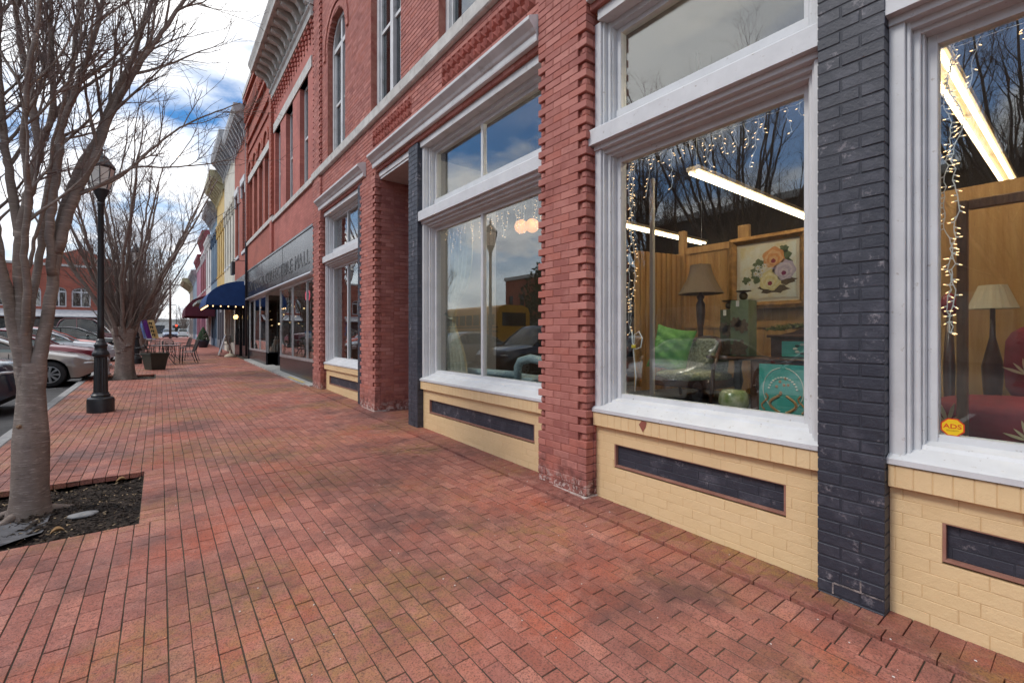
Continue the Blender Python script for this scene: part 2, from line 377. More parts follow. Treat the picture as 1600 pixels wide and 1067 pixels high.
def glass_mat(name, ior=1.85, tint=(0.93, 0.96, 0.95), rough=0.0, wob=0.0):
    m, nt, b = new_mat(name); nt.nodes.remove(b)
    out = nt.nodes['Material Output']
    tr = nd(nt, 'ShaderNodeBsdfTransparent'); tr.inputs[0].default_value = (*tint, 1)
    gl = nd(nt, 'ShaderNodeBsdfGlossy'); gl.inputs['Roughness'].default_value = rough; gl.inputs[0].default_value = (1, 1, 1, 1)
    fr = nd(nt, 'ShaderNodeFresnel'); gm = nd(nt, 'ShaderNodeNewGeometry'); ir = nd(nt, 'ShaderNodeMapRange')
    ir.inputs[3].default_value = ior; ir.inputs[4].default_value = 1.0/ior; nt.links.new(gm.outputs['Backfacing'], ir.inputs[0]); nt.links.new(ir.outputs[0], fr.inputs[0])
    mx = nd(nt, 'ShaderNodeMixShader'); nt.links.new(fr.outputs[0], mx.inputs[0]); nt.links.new(tr.outputs[0], mx.inputs[1]); nt.links.new(gl.outputs[0], mx.inputs[2])
    if wob:
        n = nd(nt, 'ShaderNodeTexNoise'); n.inputs['Scale'].default_value = 1.1; n.inputs['Detail'].default_value = 1; nt.links.new(pos(nt), n.inputs['Vector'])
        bp = nd(nt, 'ShaderNodeBump'); bp.inputs['Strength'].default_value = 1; bp.inputs['Distance'].default_value = wob; nt.links.new(n.outputs['Fac'], bp.inputs['Height'])
        nt.links.new(bp.outputs[0], gl.inputs['Normal'])
    nt.links.new(mx.outputs[0], out.inputs[0])
    MATS[name] = m
    return m
GLASS = glass_mat('plate_glass', 1.9)
GLASSD = glass_mat('dark_window_glass', 1.9, (0.55, 0.6, 0.62))
CARGLASS = glass_mat('car_glass', 1.6, (0.35, 0.42, 0.42))

# ------------------------------------------------------------------ bricks: nearest ones are single objects, the rest one joined part
class Bricks:
    def __init__(s): s.items = []
    def add(s, part, m, x0, x1, y0, y1, z0, z1, face='x', c=0.004, rot=0.0):
        if min(x1-x0, y1-y0, z1-z0) < 0.012: return
        s.items.append((part, m, x0, x1, y0, y1, z0, z1, face, c, rot))
    def area(s, it):
        _, _, x0, x1, y0, y1, z0, z1, face, c, rot = it
        q = [(x0,y0,z0),(x0,y1,z0),(x0,y1,z1),(x0,y0,z1)] if face == 'x' else [(x0,y0,z1),(x1,y0,z1),(x1,y1,z1),(x0,y1,z1)] if face == 'z' else [(x0,y0,z0),(x1,y0,z0),(x1,y0,z1),(x0,y0,z1)]
        p = [proj(*v) for v in q]
        if any(a is None for a in p): return 0
        cx = sum(a[0] for a in p)/4; cyy = sum(a[1] for a in p)/4
        if not (4 < cx < 1596 and 4 < cyy < 1063): return 0
        return abs(sum(p[i][0]*p[(i+1)%4][1] - p[(i+1)%4][0]*p[i][1] for i in range(4)))/2
    def finish(s, name, limit, occl=None, rest='brickwork'):
        sc_ = [(0 if (occl and occl(it)) else s.area(it), i) for i, it in enumerate(s.items)]
        top = set(i for a, i in sorted(sc_, reverse=True)[:limit] if a > 0)
        cache = {}; groups = {}
        for i, it in enumerate(s.items):
            part, m, x0, x1, y0, y1, z0, z1, face, c, rot = it
            if i in top:
                d = (round((x1-x0)/2, 3), round((y1-y0)/2, 3), round((z1-z0)/2, 3))
                k = (d, m.name, c)
                if k not in cache:
                    b = MB(); b.cur = 0.0; b.cbox(-d[0], d[0], -d[1], d[1], -d[2], d[2], c); cache[k] = b.mesh(name, m)
                ob = bpy.data.objects.new(name, cache[k]); COL.objects.link(ob); ob.parent = part
                o = ORG[part.as_pointer()]
                ob.location = ((x0+x1)/2-o[0], (y0+y1)/2-o[1], (z0+z1)/2-o[2])
                if face == 'z': ob.rotation_euler = (math.atan(SLOPE) + R.uniform(-.003, .003), R.uniform(-.005, .005), R.uniform(-.008, .008))
                else: ob.rotation_euler = (R.uniform(-.006, .006), R.uniform(-.004, .004), R.uniform(-.008, .008))
            else:
                g = groups.setdefault((part.as_pointer(), m.name), (part, m, MB()))[2]
                g.cur = R.random()
                if face == 'z':
                    cx, cyv, cz = (x0+x1)/2, (y0+y1)/2, (z0+z1)/2
                    M = Matrix.Translation((cx, cyv, cz)) @ Matrix.Rotation(math.atan(SLOPE) + R.uniform(-.003, .003), 4, 'X') @ Matrix.Rotation(R.uniform(-.005, .005), 4, 'Y') @ Matrix.Rotation(R.uniform(-.008, .008), 4, 'Z')
                    g.cbox(x0-cx, x1-cx, y0-cyv, y1-cyv, z0-cz, z1-cz, c, M)
                else: g.cbox(x0, x1, y0, y1, z0, z1, c)
        for part, m, g in groups.values():
            g.build(rest, m, part, kind='stuff')

CH = 0.0695     # course height
BL = 0.215      # brick length with joint
def intervals(a, b, cuts):
    out = [(a, b)]
    for c0, c1 in cuts:
        nxt = []
        for s0, s1 in out:
            if c1 <= s0 or c0 >= s1: nxt.append((s0, s1)); continue
            if c0 > s0: nxt.append((s0, c0))
            if c1 < s1: nxt.append((c1, s1))
        out = nxt
    return [q for q in out if q[1]-q[0] > 0.01]
def opening_at(op, z):
    "op: (y0,y1,z0,z1) or (y0,y1,z0,zspring,'arch')"
    if len(op) == 5:
        y0, y1, z0, zs, _ = op; r = (y1-y0)/2; c = (y0+y1)/2
        if z < z0 or z > zs + r: return None
        if z <= zs: return (y0, y1)
        w = sqrt(max(0, r*r-(z-zs)**2)); return (c-w, c+w) if w > 0.01 else None
    y0, y1, z0, z1 = op
    return (y0, y1) if z0 <= z <= z1 else None
def wall_x(B, part, X, Y0, Y1, Z0, Z1, m, jm, ops=(), depth=0.11, joint=0.008, rec=0.006, jit=0.0015, back=True, face='x', ch=CH, c=0.004):
    "brick wall facing -X: joint-coloured core plus bricks 6 mm proud"
    core = MB(); n = int(math.ceil((Z1-Z0)/ch - 1e-6))
    for r in range(n):
        z0 = Z0 + r*ch; z1 = min(Z1, z0+ch); zc = (z0+z1)/2
        cuts = [q for q in (opening_at(o, zc) for o in ops) if q]
        for a, b_ in intervals(Y0, Y1, cuts):
            core.box(X+rec, X+depth, a, b_, z0, z1)
            off = (r % 2)*BL/2 + (0.03 if r % 3 == 0 else 0)
            k = floor((a-off)/BL); y = off + k*BL
            while y < b_:
                p0 = max(a, y+joint/2 if y > a else a+0.001); p1 = min(b_, y+BL-joint/2)
                if p1 > b_-0.001: p1 = b_-0.001
                if p1-p0 > 0.02:
                    j = R.uniform(-jit, jit)
                    B.add(part, m, X+j, X+0.08, p0, p1, z0+joint/2, z1-joint/2, face, c)
                y += BL
    return core
# ------------------------------------------------------------------ ground, road, kerb, pavement
def strip(x0, x1, ys, dz, thick=None):
    b = MB()
    for i in range(len(ys)-1):
        a, c = ys[i], ys[i+1]
        b.quad((x0, a, gz(a)+dz), (x1, a, gz(a)+dz), (x1, c, gz(c)+dz), (x0, c, gz(c)+dz))
    return b
YS = [-40, -20, -10, -4] + [q for q in range(0, 90, 3)] + [100, 120, 150, 200, 300, 600, 1500]
b = MB()
for x0, x1 in ((-1500, -60), (-60, -1.6), (-1.6, 14), (14, 1500)):
    for i in range(len(YS)-1):
        a, c = YS[i], YS[i+1]
        b.quad((x0, a, gz(a)-0.32), (x1, a, gz(a)-0.32), (x1, c, gz(c)-0.32), (x0, c, gz(c)-0.32))
b.quad((-1500, -1500, gz(-40)-0.32), (1500, -1500, gz(-40)-0.32), (1500, -40, gz(-40)-0.32), (-1500, -40, gz(-40)-0.32))
struct(b.build('ground', mat('packed_earth', (0.16, 0.13, 0.10), 0.9, (0.12, 0.11, 0.08), 0.5)))
ROAD_DZ = -0.13
road = strip(-34, -1.69, YS, ROAD_DZ).build('road', ASPH); struct(road)
# painted parking lines, one between each pair of bays
for k in range(-2, 14):
    y = 1.6 + 2.9*k
    b = MB(); b.quad((-6.6, y-0.05, gz(y)+ROAD_DZ+0.004), (-1.95, y-0.05, gz(y)+ROAD_DZ+0.004), (-1.95, y+0.05, gz(y)+ROAD_DZ+0.004), (-6.6, y+0.05, gz(y)+ROAD_DZ+0.004))
    o = b.build('bay_line', mat('worn_road_paint', (0.6, 0.6, 0.58), 0.8, (0.3, 0.3, 0.29), 9), road)
kerb = empty('kerb', (-1.62, 10, gz(10))); kerb['kind'] = 'structure'
y = -14.0
while y < 66:
    L = 1.5 if y < 40 else 3.0
    b = MB(); z0, z1 = gz(y)-0.3, gz(y)
    M = Matrix.Translation((-1.62, y+L/2, gz(y+L/2))) @ Matrix.Rotation(math.atan(SLOPE) if y < 45 else 0.004, 4, 'X')
    b.cbox(-0.075, 0.075, -L/2+0.004, L/2-0.004, -0.3, 0.004 + R.uniform(-.003, .003), 0.012, M)
    b.build('kerb_stone', GRANITE, kerb); y += L
pav = empty('pavement', (0.8, 10, gz(10))); pav['kind'] = 'structure'
GEOY = 27.0
PIT = (-1.34, -0.13, 4.50, 6.06)
PIT2 = (-1.34, -0.10, 16.1, 17.6)
FIELD_X1 = 2.62
b = MB()
ysn = [-6] + [q*1.5 for q in range(-2, 19)]
def base_cols(b, x0, x1, y0, y1, dz):
    n = max(1, int((y1-y0)/1.5))
    for i in range(n):
        a, c = y0+(y1-y0)*i/n, y0+(y1-y0)*(i+1)/n
        b.quad((x0, a, gz(a)+dz), (x1, a, gz(a)+dz), (x1, c, gz(c)+dz), (x0, c, gz(c)+dz))
for x0, x1, y0, y1 in ((-1.545, PIT[0], -6, GEOY), (PIT[1], 4.6, -6, GEOY), (PIT[0], PIT[1], -6, PIT[2]), (PIT[0], PIT[1], PIT[3], PIT2[2]), (PIT[0], PIT[1], PIT2[3], GEOY)):
    base_cols(b, x0, x1, y0, y1, -0.0036)
b.build('bedding', JOINT, pav)
strip(-1.545, 4.6, [q for q in YS if q >= 27 and q <= 100], 0.0).build('far_paving', FARPAVER, pav)
PB = Bricks(); TH = 0.05
def paver(x0, x1, y0, y1, dz=0.0, m=PAVER):
    z = gz((y0+y1)/2) + dz + R.uniform(-.0016, .0022)
    PB.add(pav, m, x0, x1, y0, y1, z-TH, z, 'z', 0.0018)
J = 0.0056; JY = 0.0058
CW = 0.0925; PL = 0.198
nc = int(round((FIELD_X1+1.54)/CW)); CW = (FIELD_X1+1.54)/nc
for c in range(nc):
    x0 = -1.54 + c*CW; x1 = x0+CW; xm = (x0+x1)/2
    cuts = []
    for P_ in (PIT, PIT2):
        if P_[0] < xm < P_[1]+0.205: cuts.append((P_[2], P_[3]))
    brk = [5.262] if xm > 0.45 else []
    for a, b_ in intervals(-2.0, GEOY, cuts):
        segs = []
        pts = [a] + [q for q in brk if a < q < b_] + [b_]
        for s0, s1 in zip(pts[:-1], pts[1:]):
            off = (c % 2)*PL/2 + R.uniform(-.012, .012) + (c % 5)*0.006
            k = floor((s0-off)/PL); y = off+k*PL
            while y < s1:
                p0 = max(s0, y); p1 = min(s1, y+PL)
                if p1-p0 > 0.02: paver(x0+J/2+R.uniform(-.001, .001), x1-J/2+R.uniform(-.001, .001), p0+(JY/2 if p0 not in brk else .008), p1-(JY/2 if p1 not in brk else .008))
                y += PL
for P_ in (PIT, PIT2):      # header course along the tree pit
    xs = [-1.54 + c*CW for c in range(nc+1)]
    xr = min([x for x in xs if x > P_[1]+0.16], key=lambda q: q)
    y = P_[2]
    while y < P_[3]-0.03:
        paver(P_[1]+0.004, xr-J/2, y+JY/2, min(P_[3], y+0.098)-JY/2, 0.002); y += 0.098
y = -2.0                     # soldier course, raised edge course and headers against the shop fronts
while y < 12.2:
    paver(FIELD_X1+J/2, 2.822, y+JY/2, y+0.098-JY/2+.002, 0.003)
    paver(2.925, 3.134, y+J/2+R.uniform(-.003, .003), y+0.102-J/2, 0.022, PAVERD); y += 0.1
y = -2.0
while y < 12.2:
    paver(2.828, 2.92, y+J/2, y+0.205-J/2, 0.024, PAVERD); y += 0.205
# entrance recess floor
y = 6.57
while y < 7.82:
    x = 3.14
    while x < 4.5: paver(x+J/2, min(4.5, x+0.198)-J/2, y+J/2, min(7.83, y+0.0925)-J/2, 0.016, PAVERD); x += 0.198
    y += 0.0925
# paving in front of the neighbouring black shop front
for c in range(5):
    x0 = FIELD_X1 + c*CW; y = 12.2 + (c % 2)*0.1
    while y < GEOY and x0 < 2.86: paver(x0+J/2, x0+CW-J/2, y+J/2, y+PL-J/2); y += PL
PB.finish('paver', 300, lambda it: it[4] < 6.2 and it[2] > 3.14, rest='paver_field')
# soil and bark mulch in the tree pits
MULCH = mat('bark_mulch', (0.022, 0.015, 0.011), 0.95, (0.06, 0.042, 0.03), 30, bump_s=1.0, bscale=60, bdist=0.02)
MULCHC = mat('bark_chip', (0.045, 0.03, 0.021), 0.95, (0.02, 0.014, 0.011), 20, pieces=0.85, world=True)
PALEC = mat('pale_chip', (0.34, 0.25, 0.15), 0.9, pieces=0.5)
for n, P_ in enumerate((PIT, PIT2)):
    x0, x1, y0, y1 = P_
    def soil(u, v):
        x = x0-0.0+(x1-x0)*u; y = y0+(y1-y0)*v
        e = min(u, 1-u, v, 1-v)
        d = math.hypot(x+0.83, y-(5.34 if n == 0 else 16.84))
        return (x, y, gz(y) - 0.075 + 0.05*max(0, 1-d/0.6) + 0.012*sin(x*17+y*9) + 0.008*sin(x*41-y*33))
    s = MB(); s.grid(soil, 20, 26)
    so = s.build('soil_bed', MULCH, None, True, origin=((x0+x1)/2, (y0+y1)/2, gz(y0)-0.08)); so['kind'] = 'structure'
    ch = MB(); pc = MB()
    for k in range(5200 if n == 0 else 900):
        u, v = R.random(), R.random(); p = soil(u, v); L = R.uniform(.006, .022 if R.random() < .9 else .045); w = R.uniform(.002, .007)
        a = R.uniform(0, pi); t = R.uniform(-.5, .5)
        dx, dy, dzz = cos(a)*L, sin(a)*L, sin(t)*L; ex, ey = -sin(a)*w, cos(a)*w
        z = p[2] + R.uniform(.001, .012)
        g = pc if R.random() < 0.07 else ch
        g.cur = R.random()
        h = 0.003
        A, B_, C, D = (p[0]-dx-ex, p[1]-dy-ey, z-dzz), (p[0]+dx-ex, p[1]+dy-ey, z+dzz), (p[0]+dx+ex, p[1]+dy+ey, z+dzz+.002), (p[0]-dx+ex, p[1]-dy+ey, z-dzz+.002)
        g.add([A, B_, C, D, (p[0], p[1], z-h)], [(0,1,2,3), (0,4,1), (1,4,2), (2,4,3), (3,4,0)])
    t = ch.build('bark_mulch', MULCHC, None, origin=((x0+x1)/2, (y0+y1)/2, gz(y0)-0.08), kind='stuff'); tag(t, 'dark bark mulch spread round the ' + ('nearest' if n == 0 else 'second') + ' street tree', 'mulch')
    t = pc.build('leaf_litter', PALEC, None, origin=((x0+x1)/2, (y0+y1)/2, gz(y0)-0.08), kind='stuff'); tag(t, 'pale dry leaf scraps scattered on the mulch of the ' + ('nearest' if n == 0 else 'second') + ' tree', 'leaf litter')
# torn weed fabric and a flat stone showing through the mulch
FAB = mat('weed_fabric', (0.09, 0.09, 0.095), 0.9, (0.14, 0.14, 0.15), 12, bump_s=0.3)
s = MB()
def fab(u, v):
    x = -1.32+0.62*u; y = 4.78+0.52*v+0.08*sin(u*7); 
    return (x, y, gz(y)-0.035+0.03*sin(u*5+v*3)*sin(v*4)+0.05*(1-u)*max(0, sin(u*9+v*5)))
s.grid(fab, 16, 12); tag(s.build('weed_fabric', FAB, None, True, origin=(-1.0, 5.0, gz(5)-.05)), 'torn grey weed fabric poking out at the foot of the nearest tree', 'fabric', kind='thing')
s = MB(); s.ball((-0.5, 5.12, gz(5)-0.045), 0.10, 0.06, 0.022, 14, 8, lambda x, y, z: (x*(1+.12*sin(5*y)), y*(1+.1*sin(4*x)), z))
tag(s.build('flat_stone', mat('grey_stone', (0.2, 0.2, 0.2), 0.85, (0.28, 0.28, 0.28), 14, bump_s=.4), None, True, origin=(-0.5, 5.12, gz(5)-.06)), 'flat grey stone lying in the mulch beside the nearest tree', 'stone')
LEAF = mat('dry_leaf', (0.42, 0.27, 0.13), 0.8, (0.3, 0.17, 0.07), 40)
for k, (x, y) in enumerate(((-1.06, 4.95), (-0.93, 4.74), (-0.6, 4.72), (-0.3, 5.9))):
    s = MB(); a = R.uniform(0, 6)
    def lf(u, v):
        w = sin(pi*u)**0.7*0.030; t = (v-.5)*2*w; l = (u-.5)*0.085
        return (x+cos(a)*l-sin(a)*t, y+sin(a)*l+cos(a)*t, gz(y)-0.022+0.9*abs(t)+0.012*sin(u*3))
    s.grid(lf, 8, 4)
    tag(s.build('dry_leaf', LEAF, None, True, origin=(x, y, gz(y)-.03)), ('curled tan leaf on the weed fabric by the nearest trunk', 'tan leaf lying on the mulch in front of the nearest trunk', 'small dry leaf at the near edge of the tree pit', 'dry leaf in the far corner of the tree pit')[k], 'leaf')
# specks of chipped paint and grit on the pavers
s = MB(); sp_ = MB()
for k in range(260):
    x = R.uniform(0.2, 3.1) if R.random() < .8 else R.uniform(-1.4, 3); y = R.uniform(0.3, 10); w = R.uniform(.002, .006)
    z = gz(y)+0.004 + (0.02 if x > 2.83 else 0)
    s.add([(x-w, y-w, z), (x+w, y-w*.6, z), (x+w*.7, y+w, z), (x-w*.5, y+w, z), (x, y, z+.003)], [(0,1,4), (1,2,4), (2,3,4), (3,0,4)])
t = s.build('paint_flakes', mat('paint_flake', (0.66, 0.63, 0.6), 0.8), None, kind='stuff'); tag(t, 'white paint flakes and grit scattered over the brick pavement', 'paint flakes')
# concrete threshold with a worn yellow edge in front of the black shop front
s = MB(); pts = [(2.93, 11.95), (2.90, 13.0), (2.87, 15.0), (2.86, 18.0), (2.86, 22.6)]
for (xa, ya), (xb, yb) in zip(pts[:-1], pts[1:]):
    s.add([(xa, ya, gz(ya)-.1), (3.35, ya, gz(ya)-.1), (3.35, yb, gz(yb)-.1), (xb, yb, gz(yb)-.1), (xa, ya, gz(ya)+.05), (3.35, ya, gz(ya)+.06), (3.35, yb, gz(yb)+.06), (xb, yb, gz(yb)+.05)],
          [(4,5,6,7), (0,4,7,3), (0,1,5,4), (2,3,7,6)])
s.box(3.35, 5.2, 16.3, 19.0, 0.2, gz(17)+.055)
th = s.build('threshold', CONC); struct(th)
s = MB(); s.quad((2.905, 12.6, gz(12.6)+.056), (2.99, 12.6, gz(12.6)+.057), (2.97, 14.3, gz(14.3)+.057), (2.885, 14.3, gz(14.3)+.056))
s.build('yellow_edge_paint', mat('worn_yellow_paint', (0.62, 0.42, 0.03), 0.8, (0.4, 0.36, 0.26), 9), th)
# ------------------------------------------------------------------ the near brick shop building
shop = empty('brick_shop_building', (3.3, 5.0, gz(5)))
tag(shop, 'long red painted brick shop building with cream and navy window bays in the foreground', 'building')
SB = Bricks(); SBN = Bricks(); SBY = Bricks()
WX = 3.045
def wall_y(B, part, Yf, X0, X1, Z0, Z1, m, jm, joint=0.008):
    "brick wall facing -Y"
    core = MB(); n = int(math.ceil((Z1-Z0)/CH))
    for r in range(n):
        z0 = Z0+r*CH; z1 = min(Z1, z0+CH)
        core.box(X0, X1, Yf+0.006, Yf+0.11, z0, z1)
        off = (r % 2)*BL/2; x = X0-off
        while x < X1:
            p0, p1 = max(X0, x), min(X1, x+BL)
            if p1-p0 > 0.02: B.add(part, m, p0+joint/2, p1-joint/2, Yf+R.uniform(-.0015, .0015), Yf+0.08, z0+joint/2, z1-joint/2, 'y')
            x += BL
    return core
def pier(name, y0, y1, z0, z1, X=3.0, notch=(0.55, 4.22), depth=0.36, lo=True, hi=True):
    core = MB(); nl = 0.03
    p = core  # core grown in one mesh
    core.box(X+0.03, X+depth, y0+nl, y1-nl, z0, z1); core.box(X+0.005, X+0.031, y0+.104, y1-.104, z0, z1); core.box(X+.13, X+depth-.001, y0+.005, y0+.031, z0, z1); core.box(X+.13, X+depth-.001, y1-.031, y1-.005, z0, z1)
    part = core.build(name, REDJ, shop)
    n = int((z1-z0)/CH)
    for r in range(n):
        a = z0+r*CH+0.0025; b_ = z0+(r+1)*CH-0.003
        odd = r % 2 == 1 and notch[0] < a < notch[1]
        ya, yb = y0, y1
        if odd:
            for s, fl in ((0, lo), (1, hi)):
                if not fl: continue
                if s == 0:
                    SB.add(part, RED, X+0.016, X+0.085, y0+0.016, y0+0.075, a, b_, 'x', 0.014); ya = y0+0.102
                else:
                    SB.add(part, RED, X+0.016, X+0.085, y1-0.075, y1-0.016, a, b_, 'x', 0.014); yb = y1-0.102
        k = 0; L = yb-ya
        cutset = [ya]
        y = y0 + (BL/2 if r % 2 else BL)
        while y < yb-0.05:
            if y > ya+0.05: cutset.append(y)
            y += BL
        cutset.append(yb)
        for c0, c1 in zip(cutset[:-1], cutset[1:]):
            SB.add(part, RED, X+R.uniform(-.002, .002), X+0.095, c0+(0.0035 if c0 > y0+.001 else 0), c1-(0.0035 if c1 < y1-.001 else 0), a, b_, 'x', 0.0035)
        xs = X+0.102 + (0.025 if odd else 0)
        cuts = [xs, X+(0.205 if r % 2 else 0.30), X+depth] if xs < X+0.2 else [xs, X+depth]
        for c0, c1 in zip(cuts[:-1], cuts[1:]):
            SB.add(part, RED, c0, c1-0.006, y0+R.uniform(-.001, .002), y0+0.09, a, b_, 'y', 0.005)
            SB.add(part, RED, c0, c1-0.006, y1-0.09, y1+R.uniform(-.002, .001), a, b_, 'x', 0.005)
    return part
pier('pier', 2.80, 3.45, -0.05, 5.33)
P2 = pier('pier', 7.84, 8.60, -0.02, 4.42)
pier('pier', 11.30, 11.98, 0.05, 5.33)
pier('pier', -1.90, -1.25, -0.12, 5.33)
pier('pilaster', 11.30, 11.98, 5.53, 10.4, notch=(5.6, 10.3))
# lime-stained footing at the nearest pier
s = MB(); s.prism([(2.975, 2.79), (3.14, 2.785), (3.13, 3.47), (3.0, 3.47)], 0.0, 0.085, 'z'); s.build('footing', mat('flaking_lime_render', (0.36, 0.22, 0.18), 0.9, (0.62, 0.57, 0.53), 22, bump_s=0.8, bscale=60), shop)
s = MB(); s.prism([(2.98, 7.83), (3.2, 7.835), (3.2, 8.6), (3.0, 8.6)], 0.1, 0.185, 'z'); s.build('footing', MATS['flaking_lime_render'], shop)
# recess jamb walls behind the pier
part = wall_y(SB, P2, 7.84, 3.36, 4.6, 0.08, 4.36, RED, REDJ)
part.build('jamb_core', REDJ, P2)
def navy_pillar(y0, y1, z0, z1, X=3.04, depth=0.32):
    core = MB(); core.box(X+0.0035, X+depth, y0+0.0035, y1-0.0035, z0, z1)
    part = core.build('painted_pillar', NAVYJ, shop)
    n = int(round((z1-z0)/CH)); w = y1-y0
    for r in range(n):
        a = z0+r*CH+0.0045; b_ = z0+(r+1)*CH-0.0045
        m_ = y0 + (w*0.34 if r % 2 else w*0.63)
        j = R.uniform(-.002, .0015)
        SBN.add(part, NAVY, X+j, X+0.1, y0, m_-0.005, a, b_, 'x', 0.0025)
        SBN.add(part, NAVY, X+j*-.7, X+0.1, m_+0.005, y1, a, b_, 'x', 0.0025)
        if r % 2: SBN.add(part, NAVY, X+0.108, X+depth, y0+R.uniform(0, .004), y0+0.08, a, b_, 'y', 0.0035)
        else: SBN.add(part, NAVY, X+0.108, X+0.2, y0+R.uniform(0, .004), y0+0.08, a, b_, 'y', 0.0035); SBN.add(part, NAVY, X+0.207, X+depth, y0, y0+0.08, a, b_, 'y', 0.0035)
        SBN.add(part, NAVY, X+0.108, X+depth, y1-0.08, y1, a, b_, 'x', 0.0035)
    return part
n1 = navy_pillar(0.70, 1.012, -0.02, 4.40)
WORN = mat('worn_bare_joint', (.34, .28, .26), .9, (.05, .045, .05), 45)
for (ya, yb, za, zb) in ((.93, .938, .055, .115), (.80, .93, .112, .120), (.80, .808, .12, .18), (.705, .80, .112, .118)):
    s = MB(); s.box(3.0372, 3.05, ya, yb, za, zb); s.build('bare_joint', WORN, n1)
navy_pillar(6.24, 6.55, 0.07, 4.40)
navy_pillar(8.603, 8.86, 0.12, 4.40, X=3.05, depth=0.3)
def bay_base(y0, y1, zlow, py0, py1):
    part = empty('bay_base', (3.135, (y0+y1)/2, zlow)); part.parent = shop
    o = ORG[shop.as_pointer()]; part.location = (3.135-o[0], (y0+y1)/2-o[1], zlow-o[2])
    ztop = 0.718; n = int(round((ztop-zlow)/CH)); zl = ztop-n*CH
    core = wall_x(SBY, part, 3.135, y0, y1, zl, ztop, YEL, YELJ, [(py0, py1, 0.385, 0.585)], depth=0.2, joint=0.004, rec=0.0014, jit=0.0007, c=0.0014)
    core.build('wall_core', YELJ, part)
    c2 = wall_x(SBN, part, 3.168, py0+0.012, py1-0.012, 0.395, 0.395+3*0.06, NAVY, NAVYJ, depth=0.15, joint=0.005, rec=0.002, jit=0.0008, ch=0.06, c=0.002)
    c2.build('inset_core', NAVYJ, part)
    t = MB()
    t.box(3.137, 3.25, py0-.001, py1+.001, 0.3835, 0.396); t.box(3.137, 3.25, py0-.001, py1+.001, 0.574, 0.5865)
    t.box(3.1375, 3.25, py0-.001, py0+0.013, 0.396, 0.574); t.box(3.1375, 3.25, py1-0.013, py1+.001, 0.396, 0.574)
    t.build('inset_edge', BROWNTRIM, part)
    y = y0-0.02; w = 0.0745      # rowlock cap, each brick on edge
    while y < y1:
        e = min(y+w, y1)
        SBY.add(part, YEL, 3.088+R.uniform(-.001, .001), 3.25, max(y, y0-0.02)+0.0016, e-0.0016, 0.72, 0.835+R.uniform(-.001, .001), 'x', 0.003); y += w
    c = MB(); c.box(3.0905, 3.25, y0-0.015, y1-0.01, 0.721, 0.833); c.build('cap_core', YELJ, part)
    return part
bay_base(-1.25, 0.70, -0.06, -0.9, 0.49)
bay_base(1.012, 2.80, -0.04, 1.218, 2.593)
bay_base(3.45, 6.24, 0.0, 3.665, 6.04)
bay_base(8.86, 11.30, 0.1, 9.1, 11.05)
